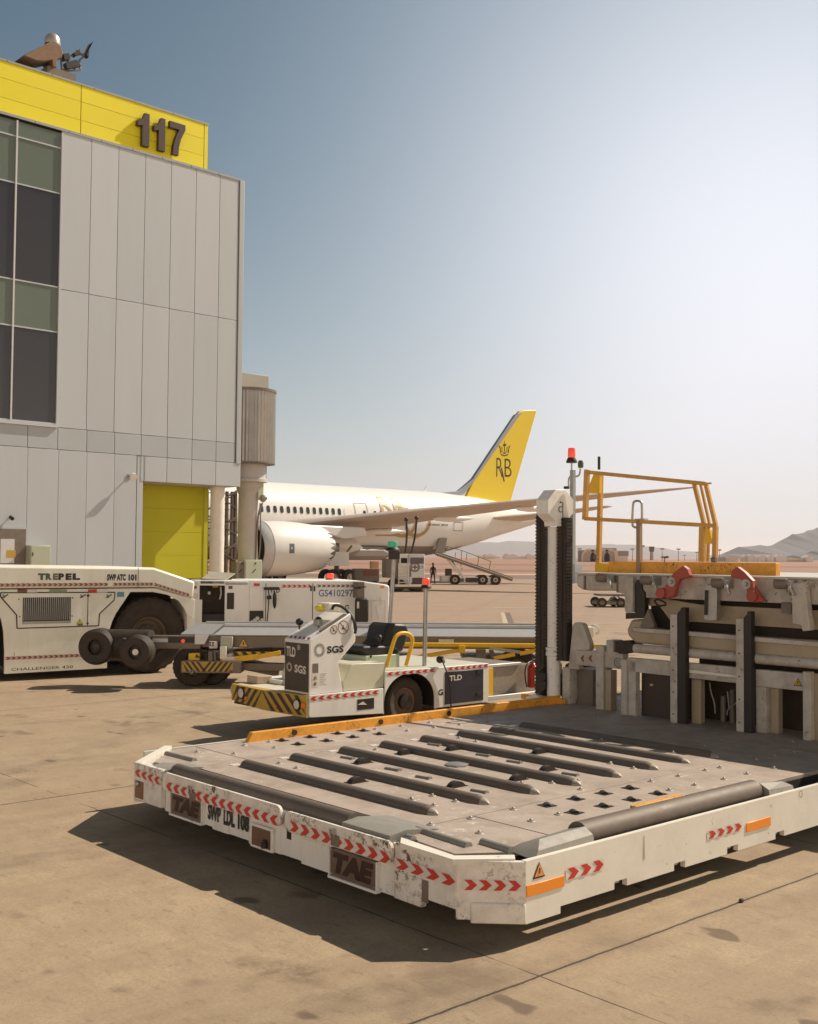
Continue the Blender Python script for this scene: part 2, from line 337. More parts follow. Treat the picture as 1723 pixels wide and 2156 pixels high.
# ================= THE SETTING =================
LF=Fr(PZ((1108,1815),.52),48)
def ground_mat():
    m=bpy.data.materials.new('apron_concrete'); m.use_nodes=True; t=m.node_tree; b=t.nodes['Principled BSDF']; n=t.nodes.new; l=t.links.new
    c=n('ShaderNodeTexCoord'); O=c.outputs['Object']
    def noise(sc,det=6,ro=.6,mapsc=None):
        x=n('ShaderNodeTexNoise'); x.inputs['Scale'].default_value=sc; x.inputs['Detail'].default_value=det; x.inputs['Roughness'].default_value=ro
        if mapsc:
            mp=n('ShaderNodeMapping'); mp.inputs['Scale'].default_value=mapsc; l(O,mp.inputs[0]); l(mp.outputs[0],x.inputs['Vector'])
        else: l(O,x.inputs['Vector'])
        return x.outputs[0]
    def ramp(x,a,b_,c0=(0,0,0,1),c1=(1,1,1,1)):
        r=n('ShaderNodeValToRGB'); r.color_ramp.elements[0].position=a; r.color_ramp.elements[1].position=b_
        r.color_ramp.elements[0].color=c0; r.color_ramp.elements[1].color=c1; l(x,r.inputs[0]); return r.outputs[0]
    def mix(f,a,b_,bt='MIX'):
        x=n('ShaderNodeMix'); x.data_type='RGBA'; x.blend_type=bt
        for k,v in (('Factor',f),('A',a),('B',b_)):
            if isinstance(v,(int,float)): x.inputs[k].default_value=v
            elif isinstance(v,tuple): x.inputs[k].default_value=v
            else: l(v,x.inputs[k])
        return x.outputs['Result']
    def math_(op,a,b_=0,cl=False):
        x=n('ShaderNodeMath'); x.operation=op; x.use_clamp=cl
        for i,v in enumerate((a,b_)):
            if isinstance(v,(int,float)): x.inputs[i].default_value=v
            else: l(v,x.inputs[i])
        return x.outputs[0]
    base=mix(ramp(noise(.22,5,.65),.35,.68),(.475,.365,.23,1),(.375,.277,.175,1))
    base=mix(math_('MULTIPLY',ramp(noise(1.6,8,.72),.42,.66),.55),base,(.27,.185,.12,1))
    base=mix(math_('MULTIPLY',ramp(noise(5,8,.75,(1,.3,1)),.46,.68),.55),base,(.29,.21,.14,1))
    base=mix(math_('MULTIPLY',ramp(noise(38,6,.8),.47,.64),.6),base,(.24,.17,.11,1))
    base=mix(math_('MULTIPLY',ramp(noise(60,4,.8),.56,.70),.34),base,(.60,.48,.34,1))
    base=mix(math_('MULTIPLY',ramp(noise(150,3,.8),.48,.62),.5),base,(.20,.14,.085,1))
    base=mix(math_('MULTIPLY',ramp(noise(14,7,.75,(1,.4,1)),.56,.68),.6),base,(.17,.115,.07,1))
    base=mix(math_('MULTIPLY',ramp(noise(.5,6,.7,(.5,2.2,1)),.50,.66),.38),base,(.25,.165,.11,1))
    for ky in (0,1):
        mpw=n('ShaderNodeMapping'); mpw.inputs['Rotation'].default_value=(0,0,R((12,-38)[ky])); mpw.inputs['Location'].default_value=((0,.7)[ky],(.3,2.)[ky],0); l(O,mpw.inputs[0]); wv=n('ShaderNodeTexWave'); wv.bands_direction='Y'; wv.inputs['Scale'].default_value=(.085,.06)[ky]; wv.inputs['Distortion'].default_value=2.2; wv.inputs['Detail'].default_value=2; wv.inputs['Detail Scale'].default_value=.25; l(mpw.outputs[0],wv.inputs['Vector'])
        base=mix(math_('MULTIPLY',math_('MULTIPLY',ramp(wv.outputs[0],.965,.985),ramp(noise(1.2,5,.7),.42,.62)),.38),base,(.13,.09,.06,1))
    # oil and rubber stains with a shape of their own
    st=math_('MULTIPLY',ramp(noise(.85,3,.5),.625,.68),ramp(noise(4.5,6,.7),.38,.55))
    base=mix(math_('MULTIPLY',st,.62),base,(.12,.075,.045,1))
    st2=ramp(noise(2.6,2,.45,(1,.6,1)),.70,.74); base=mix(math_('MULTIPLY',st2,.7),base,(.10,.06,.04,1))
    tr=math_('MULTIPLY',ramp(noise(1.1,4,.6,(.06,1.6,1)),.56,.66),.22); base=mix(tr,base,(.20,.14,.10,1))
    spx=n('ShaderNodeSeparateXYZ'); l(O,spx.inputs[0]); fr_=n('ShaderNodeMapRange'); fr_.inputs['From Min'].default_value=16.; fr_.inputs['From Max'].default_value=30.; l(spx.outputs[1],fr_.inputs[0])
    base=mix(math_('MULTIPLY',fr_.outputs[0],.6),base,(.31,.205,.15,1))
    # slab joints
    sp=n('ShaderNodeSeparateXYZ'); l(O,sp.inputs[0]); wob=math_('MULTIPLY',math_('SUBTRACT',noise(3,4,.6),.5),.035)
    def joint(ax,off,per,w):
        q=math_('ABSOLUTE',math_('SUBTRACT',math_('FRACT',math_('DIVIDE',math_('ADD',math_('SUBTRACT',sp.outputs[ax],off-per*100.5),wob),per)),.5))
        return math_('LESS_THAN',math_('MULTIPLY',q,per),w)
    j1=joint(1,4.315,6.255,.010); j2=math_('MULTIPLY',joint(0,4.92,4.03,.006),ramp(noise(.8,3,.6),.40,.52)); jt=math_('MAXIMUM',j1,j2)
    halo=math_('MULTIPLY',math_('MULTIPLY',joint(1,4.315,6.255,.032),ramp(noise(12,5,.8),.4,.7)),.5)
    base=mix(halo,base,(.16,.115,.075,1)); base=mix(math_('MULTIPLY',jt,.9),base,(.035,.022,.012,1))
    l(base,b.inputs['Base Color']); b.inputs['Roughness'].default_value=.85
    bp=n('ShaderNodeBump'); bp.inputs['Strength'].default_value=.35; bp.inputs['Distance'].default_value=.004
    l(math_('SUBTRACT',noise(120,5,.7),math_('MULTIPLY',jt,2.)),bp.inputs['Height']); l(bp.outputs[0],b.inputs['Normal'])
    return m
GF0=Fr((0,0),48)
q=M(); q.quad((-60,-120,0),(230,-120,0),(230,100,0),(-60,100,0))
# apron ends on a straight edge about 120 m out
q=M(); u,v=GF0.u,GF0.v
def wl(x,y): return (x*u[0]+y*u[1], x*v[0]+y*v[1],0)
ap=M(); ap.add([wl(-260,-40),wl(260,-40),wl(260,122),wl(-260,122)],[(0,1,2,3)])
ap.f=[f[::-1] if False else f for f in ap.f]
apron=struct(onmesh(ap.build('apron',ground_mat()),GF0))
SANDY=mat('desert_sand',(.33,.165,.105),.9,dirt=.5,dcol=(.30,.17,.11),scale=.02,bump=0,grain=3)
ASPH=mat('asphalt_shoulder',(.19,.125,.095),.9,dirt=.5,dcol=(.30,.21,.15),scale=.06,bump=0,grain=5)
d=M(); d.quad((-30000,-400,-.05),(30000,-400,-.05),(30000,40000,-.05),(-30000,40000,-.05)); struct(d.build('desert_ground',SANDY))
d=M(); d.quad((-400,122,-.01),(500,122,-.01),(500,150,-.01),(-400,150,-.01)); struct(d.build('taxiway_shoulder',ASPH))
PALE=mat('pale_gravel_strip',(.52,.36,.25),.9,dirt=.5,scale=.05,bump=0)
d=M(); d.quad((-400,150,-.012),(500,150,-.012),(500,161,-.012),(-400,161,-.012)); struct(d.build('gravel_strip',PALE))
d=M(); d.quad((-900,190,-.03),(1200,190,-.03),(1200,215,-.03),(-900,215,-.03)); d.quad((-900,330,-.03),(1200,330,-.03),(1200,380,-.03),(-900,380,-.03)); struct(d.build('runway',ASPH))
# painted marks on the apron
LINE=mat('faded_yellow_line_paint',(.50,.40,.26),.7,dirt=.6,dcol=(.36,.26,.18),scale=4.)
DKP=mat('dark_line_surround',(.17,.115,.085),.8,dirt=.5,scale=4.)
d=M(); pts=[PZ(R6(*p),.004) for p in ((868,345),(893,345),(922,428),(885,428))]; d.add(pts,[(0,1,2,3)]); struct(d.build('painted_line',LINE))
d=M(); pts=[PZ(R6(*p),.004) for p in ((895,345),(930,345),(965,428),(926,428))]; d.add(pts,[(0,1,2,3)]); struct(d.build('painted_line_border',DKP))
for a,b_,w in ((D(1040,1279.5),D(1190,1280),.3),(D(915,1272),D(960,1272.5),.25),(D(1210,1281),D(1300,1282),.2)):
    p0,p1=PZ(a,.004),PZ(b_,.004); d=M(); d.quad(p0,p1,(p1[0],p1[1]+w,.004),(p0[0],p0[1]+w,.004)); struct(d.build('painted_line',LINE))
# hills
ROCK=mat('bare_rock_hill',(.045,.050,.060),.95,dirt=.6,dcol=(.030,.034,.042),scale=.004,bump=0)
def ridge(name,pts,Y,depth,seed,rough=.1,base=-20):
    """silhouette heights from the skyline, real slopes reaching toward the viewer and away"""
    rnd=random.Random(seed); P=[PY(p,Y) for p in pts]; q=M(); n=420; rows=17; xs0,xs1=P[0][0],P[-1][0]
    def hgt(x):
        for a,b_ in zip(P,P[1:]):
            if a[0]<=x<=b_[0]: t=(x-a[0])/(b_[0]-a[0]); return a[2]+(b_[2]-a[2])*t
        return P[-1][2]
    ph=[rnd.uniform(0,6.28) for _ in range(24)]
    vs=[]
    for i in range(n+1):
        x=xs0+(xs1-xs0)*i/n; h=max(0,hgt(x)); k=i/n*60
        w=sum(math.sin(k*(.7+.45*j)+ph[j])/(1+j*.6) for j in range(12))*rough*h*.16
        for r_ in range(rows):
            s=(r_-8)/8.; f=max(0,1-abs(s))**1.15; cz=sum(math.sin(k*(.9+.8*j)+s*5+ph[j+10])/(1+j) for j in range(8))
            vs.append((x+cz*depth*.015,Y+s*depth+cz*depth*.05*(1-f),base+(h+w-base)*f+cz*h*.05*f*(1-f)*3))
    q.add(vs,[(i*rows+r_,(i+1)*rows+r_,(i+1)*rows+r_+1,i*rows+r_+1) for i in range(n) for r_ in range(rows-1)])
    return struct(q.build(name,ROCK))
ridge('mountain',[(1500,1176),(1530,1172),R7(1150,780),R7(1230,745),R7(1290,715),R7(1380,703),R7(1420,715),R7(1500,690),R7(1560,655),R7(1640,622),R7(1723,600),(1800,1085),(1900,1060),(2050,1050),(2200,1090),(2400,1176)],5200,900,3,.18)
ridge('foothill',[(1640,1178),R7(1560,775),R7(1620,757),R7(1723,748),(1760,1158),(1850,1166),(2000,1178)][0:0]+[(1640,1178),(1668,1172),(1695,1165),(1723,1161),(1790,1158),(1900,1166),(2000,1178)],3600,500,5,.3)
ridge('hill_ridge',[(560,1176),(700,1160),(900,1156),S6(860,560),S6(960,545),S6(1300,530),S6(1620,535),R7(0,690),R7(90,690),R7(300,705),R7(400,706),R7(500,700),R7(640,702),R7(740,716),R7(900,738),R7(1010,745),R7(1100,768),(1540,1177)],11500,1500,9,.12)
# dusty air
HZ=bpy.data.materials.new('dusty_air'); HZ.use_nodes=True; t=HZ.node_tree; t.nodes.clear(); o_=t.nodes.new('ShaderNodeOutputMaterial'); pv=t.nodes.new('ShaderNodeVolumePrincipled')
pv.inputs['Color'].default_value=(.90,.92,.96,1); pv.inputs['Density'].default_value=.00007; pv.inputs['Anisotropy'].default_value=.3; t.links.new(pv.outputs[0],o_.inputs['Volume'])
hz_=M(); hz_.box(-32000,32000,-600,42000,-25,260); ho=hz_.build('haze',HZ); ho['kind']='stuff'
# ================= TERMINAL PIER 117 =================
BF=Fr((-8.6,57),47)
b=thing('terminal_building','tall grey clad airport building with yellow top band and black number 117','building',BF)
ZT,Z1,Z2,Z3,Z4=21.76,14.38,8.08,7.08,5.88
uw=BF.face((124,640))[0]; ug=-5.62; UL=-34.
us=[uw]+[BF.face((x,640))[0] for x in (187,245,302,357,410,460,500)]
G=.012
core=M(); core.box(UL,-.06,.12,13,Z4+.1,ZT-.15,0); core.box(UL,ug-.35,.12,13,0,Z4+.1,0); core.build('core_wall',DARK,b)
cl=M()
for i in range(len(us)-1):
    a,c_=us[i]+G,us[i+1]-G if i<len(us)-2 else -.40
    cl.box(a,c_,0,.14,Z2+G,Z1-G); cl.box(a,c_,0,.14,Z1+G,ZT-.12)
cl.build('wall_panels',PANEL,b,bevel=.008)
bd=M(); bu=[BF.face(R2(x,500))[0] for x in (-170,-10,160,333,500,660,813,963,1105,1243)]+[-.40]; bu=[UL+i*1.6 for i in range(int((bu[0]-UL)/1.6))]+bu
for a,c_ in zip(bu,bu[1:]): bd.box(a+G,c_-G,0,.14,Z3+G,Z2-G)
bd.build('band_panels',PANEL2,b,bevel=.008)
lo=M()
for a,c_ in zip(bu,bu[1:]):
    if a>ug-.3: lo.box(a+G,(c_-G) if c_<-.5 else -.05,0,.14,Z4,Z3-G)
lo.box(ug+.0,bu[-5]-G if False else ug+.12,0,.14,Z4,Z3-G)
lu=[UL,-30,-27,-24,-21,-18]+[BF.face(R2(x,900))[0] for x in (-170,-10,155,333,495,655,782)]
for a,c_ in zip(lu,lu[1:]): lo.box(a+.008,c_-.008,0,.14,0,Z3-G)
lo.box(lu[-1]+.05,ug+.02,0.02,.14,0,Z3-G)
lo.build('lower_wall_panels',PANEL,b,bevel=.008)
sf=M(); sf.box(ug,-.05,.14,13,Z4-.0,Z4+.08); sf.build('soffit',PANEL,b)
tr=M(); tr.box(-.34,-.05,-.04,13,Z3-.05,ZT-.1); tr.build('corner_trim',PANEL2,b,bevel=.02)
cp=M()
for i in range(22): cp.box(-.02-i*1.62,-.02-(i+1)*1.62+.03,-.035,.9,ZT-.12,ZT)
cp.build('coping',STEEL,b)
# yellow parapet band, set back behind the grey coping
up=BF.face(R1(1305,770),.3)[0]; ys=[UL-2,-26,-19]+[BF.face(R1(508,700),.3)[0],up-.22]; yb=M()
zt2=24.15
for a,c_ in zip(ys,ys[1:]):
    for z0,z1 in ((ZT,ZT+.75),(ZT+.76,ZT+1.62),(ZT+1.63,zt2)): yb.box(a+.02,c_-.02,.3,.5,z0,z1-.005)
yb.box(up-.20,up,.3,6,ZT,zt2); yb.build('yellow_band',YEL,b,bevel=.006)
yk=M(); yk.box(UL-2,up-.1,.42,6,ZT-.1,zt2-.05); yk.build('band_backing',DARK,b)
yc=M()
for i in range(16): yc.box(up+.04-i*2.1,up+.04-(i+1)*2.1+.03,.27,1.1,zt2,zt2+.09)
yc.build('parapet_coping',STEEL,b)
# big standing figures
def fig(s,x0,x1,yt0,yb0):
    (a,_),(c_,_)=BF.face(R1(x0,850),0),BF.face(R1(x1,850),0); return a,c_
zs=BF.face(R1(935,895),0)[1]; zt_=BF.face(R1(945,695),0)[1]
for s,x0,x1 in (('1',880,957),('1',985,1057),('7',1085,1183)):
    a=BF.face(R1(x0,850),-.25)[0]; c_=BF.face(R1(x1,850),-.25)[0]
    zA,zB=ZT+.30,ZT+.30+1.62; w_=c_-a; hh=zB-zA
    if s=='1': po=[(.42,0),(1,0),(1,1),(.62,1),(.50,.86),(.30,.76),(.02,.72),(.02,.56),(.42,.60)]
    else: po=[(.0,1),(1,1),(1,.84),(.72,.52),(.60,.25),(.58,0),(.20,0),(.26,.30),(.42,.60),(.60,.80),(.0,.80)]
    q=M(); q.prism([(a+x*w_,zA+z*hh) for x,z in po],'y',.04,.25); g=q.build('stand_number',BROWN,b,bevel=.01)
    st=M()
    for zz in (ZT+.7,ZT+1.5): st.cyl(((a+c_)/2,.2,zz),((a+c_)/2,.3,zz),.03,seg=8)
    st.build('bracket',STEEL,g)
# glazing
wz=[(D(124,0))]
gl=[ZT-.22]+[BF.face((124,y))[1] for y in (311,407,605,700,893)]
um=BF.face((28,640))[0]; cols=[um-7.4,um-5.55,um-3.7,um-1.85,um,uw]; cols=[um-9.2]+cols
for a,c_ in zip(cols,cols[1:]):
    for k,(z1,z0) in enumerate(zip(gl,gl[1:])):
        w=M(); w.box(a+.04,c_-.04,.03,.07,z0+.02,z1-.02); w.build('window_pane',[SPAN,SPAN,GLASS,SPAN,GLASS][k],b,label='green tinted spandrel pane' if k in(0,1,3) else 'dark reflecting window pane')
fr=M()
for a in cols: fr.box(a-.035,a+.035,-.05,.10,gl[-1],gl[0],0)
fr.build('window_mullion',ALU,b)
fr=M()
for z in gl[1:]: fr.box(cols[0],uw,-.01,.1,z-.03,z+.03,0)
fr.box(uw-.03,uw+.05,-.06,.14,gl[-1]-.1,gl[0]); fr.box(cols[0],uw+.05,-.12,.14,gl[-1]-.18,gl[-1]-.04)
fr.build('window_frame',PANEL,b)
lw=M(); lw.box(UL,cols[0],0,.14,Z2,ZT-.12); lw.build('wall_panels',PANEL,b)
bb=M(); bb.box(cols[0],uw,.1,.12,Z2+G,gl[-1]-.18); bb.build('sill_panel',PANEL2,b)
# recessed yellow gate and its reveal
gv=2.1; (ga,gz0),(gb,gz1)=BF.face(R2(815,1000),gv),BF.face(R2(1172,1000),gv)
gt=M(); n=5
for i in range(n): gt.box(ga-.6,gb,gv,gv+.1,i*Z4/n+.006,(i+1)*Z4/n-.006)
gt.box(gb-.02,gb+.22,gv-.03,gv+5,0,Z4,0); gt.box(ga-.6,gb,gv+.1,gv+5,0,Z4); gt.build('gate_wall',YELG,b)
rv=M(); rv.box(ug-.36,ug-.30,.1,gv+.1,0,Z4); rv.build('reveal',PANEL2,b)
# round column under the overhang
(ca,_),(cb,_)=BF.face(R2(1208,1000),1.0),BF.face(R2(1288,1000),1.0); cr=(cb-ca)/2*.86
M().cyl(((ca+cb)/2,1.0,0),((ca+cb)/2,1.0,Z4),cr,seg=36).build('round_column',CREAM,b)
# door with notices
(da,dz0),(db,dz1)=BF.face(R2(-60,1100)),BF.face(R2(146,1030))
dm=M(); dm.box(da-.08,db+.08,-.06,.03,0,dz1+.08); dfm=dm.build('door_frame',PANEL2,b)
dm=M(); dm.box(da,db,-.09,-.05,.02,dz1); dr=dm.build('door',GMET,b)
for p0,p1,mm in (((5,1085),(82,1225),ALU),((38,1150),(90,1193),HAZY)):
    (a,z1),(c_,z0)=BF.face(R2(*p0),-.1),BF.face(R2(*p1),-.1); M().box(a,c_,-.105 if mm is ALU else -.112,-.09,z0,z1).build('notice',mm,dr)
# corner lamp, small lamp, cabinet (fixed to the wall, lifted-off things)
(a,z)=BF.face(R2(768,728),-.42)
wlp=thing('wall_lamp','white round floodlight on a short arm high on the grey wall','wall lamp',BF)
M().lathe([(0.001,-.16),(.10,-.15),(.17,-.04),(.17,.07),(.001,.08)],(a,-.42,z),(0,-1,-.35),seg=20).build('lamp_head',WHITE,wlp)
M().tube([(a,-.36,z+.02),(a,-.2,z+.04),(a,0,z+.05)],.035).build('arm',STEEL,wlp)
M().box(a-.07,a+.07,-.05,0,z-.08,z+.14).build('wall_plate',STEEL,wlp)
(a,z)=BF.face(R2(70,962),-.25)
wl2=thing('door_lamp','small dark lamp sticking out above the grey door','wall lamp',BF)
M().cyl((a,-.3,z-.06),(a,-.1,z+.02),.08).build('lamp_head',BLK,wl2); M().tube([(a,-.15,z),(a,0,z)],.03).build('arm',BLK,wl2)
(a,z1),(c_,z0)=BF.face(R2(176,1122),-.5),BF.face(R2(290,1228),-.5)
cab=thing('electrical_cabinet','pale cream steel cabinet on the grey wall beside the door','cabinet',BF)
q=M(); q.box(a,c_,-.5,-.02,z0-.1,z1); q.build('housing',PALEG,cab,bevel=.015)
q=M(); q.box(a+.04,c_-.04,-.52,-.5,z0-.06,z1-.04); dd=q.build('cabinet_door',PALEG,cab,bevel=.006); M().box(a+.08,a+.12,-.54,-.52,(z0+z1)/2-.06,(z0+z1)/2+.1).build('handle',BLK,dd)
q=M(); q.box(a,a+.1,-.4,-.1,0,z0-.1); q.box(c_-.1,c_,-.4,-.1,0,z0-.1); q.build('stand',STEEL,cab)
# rooftop camera mast
rm=thing('rooftop_mast','brown box with white dome and dark antler like brackets on the roof edge','roof equipment',BF)
f=lambda p,v=1.2: BF.face(R1(*p),v)
pl_=[f(p) for p in ((118,368),(290,282),(345,300),(365,345),(360,380),(330,390),(325,440),(305,440),(300,395),(250,405),(200,400))]
M().prism(pl_,'y',.7,1.7).build('box_arm',mat('rusty_brown_steel',(.23,.14,.075),.7,dirt=.6,scale=4),rm,bevel=.03)
(cx_,cz_)=f((330,262)); M().lathe([(.001,.40),(.22,.36),(.33,.22),(.36,0),(.36,-.12),(.001,-.12)],(cx_,1.2,cz_-.04),(0,0,1)).build('dome',mat('worn_metal_dome',(.5,.46,.40),.35,metal=.5,dirt=.4,dcol=(.15,.1,.06)),rm)
q=M(); P_=lambda x,y,v=1.2:(f((x,y),v)[0],v,f((x,y),v)[1])
for pts in (((345,300),(350,450)),((380,330),(390,470)),((345,375),(440,350),(520,340)),((390,440),(450,420),(520,360),(560,280)),((350,450),(500,440)),((500,380),(505,440)),((460,400),(470,440)),((430,360),(420,430)),((480,310),(520,350)),((330,300),(310,440))):
    q.tube([P_(*p) for p in pts],.045,seg=6)
q.build('bracket_frame',GMET,rm)
for k,pp in enumerate((((530,350),(568,275),(550,300),(545,368)),((450,340),(492,312),(490,345),(465,360)),((385,345),(425,340),(430,380),(395,385)),((400,400),(470,380),(500,420),(410,440)))):
    M().prism([f(p) for p in pp],'y',1.0,1.3).build('panel_antenna',BLK,rm,bevel=.01)
q=M(); a_=f((345,430))[0]; q.box(a_-.5,a_+.9,.9,1.6,zt2-.2,f((345,430))[1]-.1); q.build('mount_base',GMET,rm)
# ================= JET BRIDGE ROTUNDA =================
JC=PY((521,1200),60.5); JF=Fr((JC[0],JC[1]),47)
j=thing('jet_bridge','grey passenger bridge rotunda with ribbed drum on one thick pale column','jet bridge',JF)
zc=lambda y:PY((540,y),60.5)[2]
zt3,zb3=zc(828),zc(975)
rib=lambda i,jj:1.+(.018 if i%2 else -.018)
M().lathe([(1.40,zb3),(1.40,zt3)],(0,0,0),(0,0,1),seg=96,wob=rib).build('ribbed_drum',mat('ribbed_steel',(.36,.33,.30),.35,metal=.55,dirt=.2,scale=1.5,bump=0),j)
M().lathe([(.001,0),(1.46,0),(1.46,.14),(.001,.2)],(0,0,zt3),(0,0,1),seg=48).build('drum_rim',GMET,j)
M().lathe([(.001,-.08),(1.43,-.08),(1.43,0),(.001,.01)],(0,0,zb3),(0,0,1),seg=48).build('drum_floor',GMET,j)
M().lathe([(.9,zb3-.06),(.92,zb3-.85),(1.02,zb3-.9),(1.02,zb3-1.05),(.7,zb3-1.1),(.62,zb3-1.5),(.53,zb3-1.7),(.53,0)],(0,0,0),(0,0,1),seg=40).build('column',mat('pale_column_paint',(.50,.46,.43),.45,dirt=.15),j)
q=M(); q.box(-1.6,.62,-.9,1.4,zt3+.15,zc(793)); q.build('machine_box',mat('cream_grey_panels',(.40,.37,.32),.5,dirt=.2,scale=1),j,bevel=.02)
q=M(); q.box(-.9,-9,1.0,3.9,zb3+.2,zt3-.2); q.build('tunnel',PANEL,j)
fx=lambda p,v: JF.face(R2(*p),v)
q=M(); (a,z1),(c_,z0)=fx((1470,745),-.5),fx((1508,862),-.5); q.box(a+.1,c_,-.6,-.35,z0,z1); q.build('junction_box',PALEG,j,bevel=.01)
(a,z1)=fx((1510,850),-.6); q=M(); q.lathe([(.001,-.12),(.16,-.12),(.2,.0),(.2,.16),(.001,.18)],(a,-.6,z1),(.3,-.6,-.6),seg=16); q.build('lamp',STEEL,j)
P2=lambda x,y,v=-.55:(fx((x,y),v)[0],v,fx((x,y),v)[1])
q=M(); q.tube([P2(1508,880),P2(1480,950),P2(1470,1210)],.05,smooth=2); q.tube([P2(1495,880),P2(1500,1100),P2(1480,1240)],.035,smooth=2); q.tube([P2(1520,720),P2(1515,745),P2(1485,755)],.03,smooth=2); q.build('cable',GMET,j)
q=M(); a,z1=fx((1500,700),-.5);q.box(a,a+.35,-.55,-.2,z1-.45,z1+.5); q.build('junction_box',PANEL,j)
# cabinets at the foot of the column
for nm,lab,p0,p1,vv in (('control_cabinet','pale green grey cabinet with latches in front of the bridge column',(1408,1205),(1506,1312),-1.0),('control_cabinet','darker narrow grey cabinet left of the pale one at the bridge column',(1354,1216),(1404,1312),-.9)):
    t_=thing(nm,lab,'cabinet',JF); (a,z1),(c_,z0)=fx(p0,vv),fx(p1,vv)
    M().box(a,c_,vv,vv+.45,.0,z1).build('housing',PALEG if vv<-.95 else GMET,t_,bevel=.015)
    M().box(a+.05,c_-.05,vv-.02,vv,.1,z1-.05).build('cabinet_door',PALEG if vv<-.95 else GMET,t_,bevel=.006)
    q=M(); q.bar(((a+c_)/2-.1,vv-.04,1.45),((a+c_)/2+.12,vv-.04,1.65),.03,.04); q.cyl(((a+c_)/2+.1,vv-.05,1.95),((a+c_)/2+.1,vv,1.95),.05,seg=8); q.build('latch',BLK,t_)
q=M(); a,z1=fx((1480,1230),-.8)
# steel service stair behind the column
ss=thing('service_stair','brown steel lattice stair tower behind the round column','stair',BF)
def bx(p,v): return BF.face(R2(*p),v)
q=M(); v0=4.
for x in (1185,1300,1330,1350):
    a=bx((x,1000),v0)[0]; q.box(a,a+.14,v0,v0+.14,0,Z4)
    q.box(a,a+.14,v0+1.4,v0+1.54,0,Z4)
q.build('stair_post',mat('brown_steel',(.13,.085,.055),.6,dirt=.4),ss)
a0=bx((1180,1000),v0)[0];a1=bx((1360,1000),v0)[0]
q=M()
for i in range(16): z=.35*i+.3; a=a0+(a1-a0)*((i%8)/8.); q.box(a,a+.34,v0+.1,v0+1.4,z,z+.05)
q.build('stair_tread',GMET,ss)
q=M()
for i in range(4): z=i*1.45+.4; q.bar((a0,v0,z),(a1,v0,z+1.2),.06,.08); q.bar((a0,v0,z+1.3),(a1,v0,z+.2),.04,.05); q.bar((a0,v0,z+1.0),(a1,v0,z+1.0),.05,.05)
q.build('handrail',GMET,ss)
# ================= AIRLINER =================
AF=Fr((-8.9,92.6),49.5)
A=thing('airliner','white airliner with yellow tail fin and dark crest parked beyond the building','airplane',AF)
ST=[(-26.2,4.6,.15),(-25.6,4.65,.75),(-24.3,4.9,1.6),(-22.5,5.15,2.3),(-20,5.3,2.78),(-17.5,5.37,2.94)]+[(x,5.37,2.95) for x in range(-15,12,3)]+[(13,5.37,2.94),(15,5.46,2.82),(17.2,5.62,2.52),(19.6,5.82,2.2),(22,6.02,1.78),(24.2,6.15,1.4),(26.5,6.3,1.0),(28.8,6.45,.6),(30.0,6.52,.28)]
seg=48; vs=[];fs=[];ms=[]
for x,zc_,r_ in ST:
    for i in range(seg):
        t_=2*math.pi*i/seg; vs.append((x,r_*math.cos(t_)*.985,zc_+r_*math.sin(t_)*1.0))
for k in range(len(ST)-1):
    for i in range(seg):
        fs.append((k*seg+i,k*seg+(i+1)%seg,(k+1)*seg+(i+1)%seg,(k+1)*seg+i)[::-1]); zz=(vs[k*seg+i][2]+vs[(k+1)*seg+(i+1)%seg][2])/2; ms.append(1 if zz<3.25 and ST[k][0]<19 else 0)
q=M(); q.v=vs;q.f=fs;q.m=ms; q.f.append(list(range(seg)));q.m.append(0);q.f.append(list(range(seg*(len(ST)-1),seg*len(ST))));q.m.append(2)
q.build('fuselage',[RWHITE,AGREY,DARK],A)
def fus(u_,z):
    for a,c_ in zip(ST,ST[1:]):
        if a[0]<=u_<=c_[0]: t_=(u_-a[0])/(c_[0]-a[0]); zc_=a[1]+(c_[1]-a[1])*t_; r_=a[2]+(c_[2]-a[2])*t_; break
    s_=max(.05,1-((z-zc_)/r_)**2); return -r_*.985*math.sqrt(s_)
PFUS=lambda x,y,d:(x,fus(x,y)-d*4-.005,y)
def apx(f,p):   # picture point on the port side of the hull
    v_=-2.8
    for _ in range(6): u_,z_=AF.face(f(*p),v_); v_=fus(u_,z_)
    return u_,z_
def fill(poly,m,name,par,pr=.003):
    """polygon laid on the hull, cut in strips so it follows the curve"""
    n=10; q=M(); (a,b_,c_,d_)=poly; g=[]
    for i in range(n+1):
        s_=i/n; row=[]
        for k in range(4):
            t_=k/3; x=(a[0]*(1-s_)+d_[0]*s_)*(1-t_)+(b_[0]*(1-s_)+c_[0]*s_)*t_; y=(a[1]*(1-s_)+d_[1]*s_)*(1-t_)+(b_[1]*(1-s_)+c_[1]*s_)*t_; row.append(PFUS(x,y,pr))
        g+=row
    q.add(g,[(i*4+k,i*4+k+1,i*4+k+5,i*4+k+4) for i in range(n) for k in range(3)]); return q.build(name,m,par)
WGL=mat('cabin_window_glass',(.05,.06,.05),.15,dirt=0,bump=0)
def awin(u_,z_,w=.29,h=.46,m=None):
    q=M(); pts=[]
    for i in range(16):
        t_=2*math.pi*i/16; ex=abs(math.cos(t_))**.6*math.copysign(1,math.cos(t_)); ey=abs(math.sin(t_))**.6*math.copysign(1,math.sin(t_)); pts.append(PFUS(u_+ex*w/2,z_+ey*h/2,.004))
    return q.add(pts,[list(range(16))]).build('cabin_window',m or WGL,A)
u0,z0=apx(R4,(300,752)); u1,_=apx(R4,(790,775)); st=(u1-u0)/11
for i in range(-3,12): awin(u0+i*st,6.0,.32,.56)
awin(apx(R4,(833,776))[0],6.0,.32,.56,RWHITE)
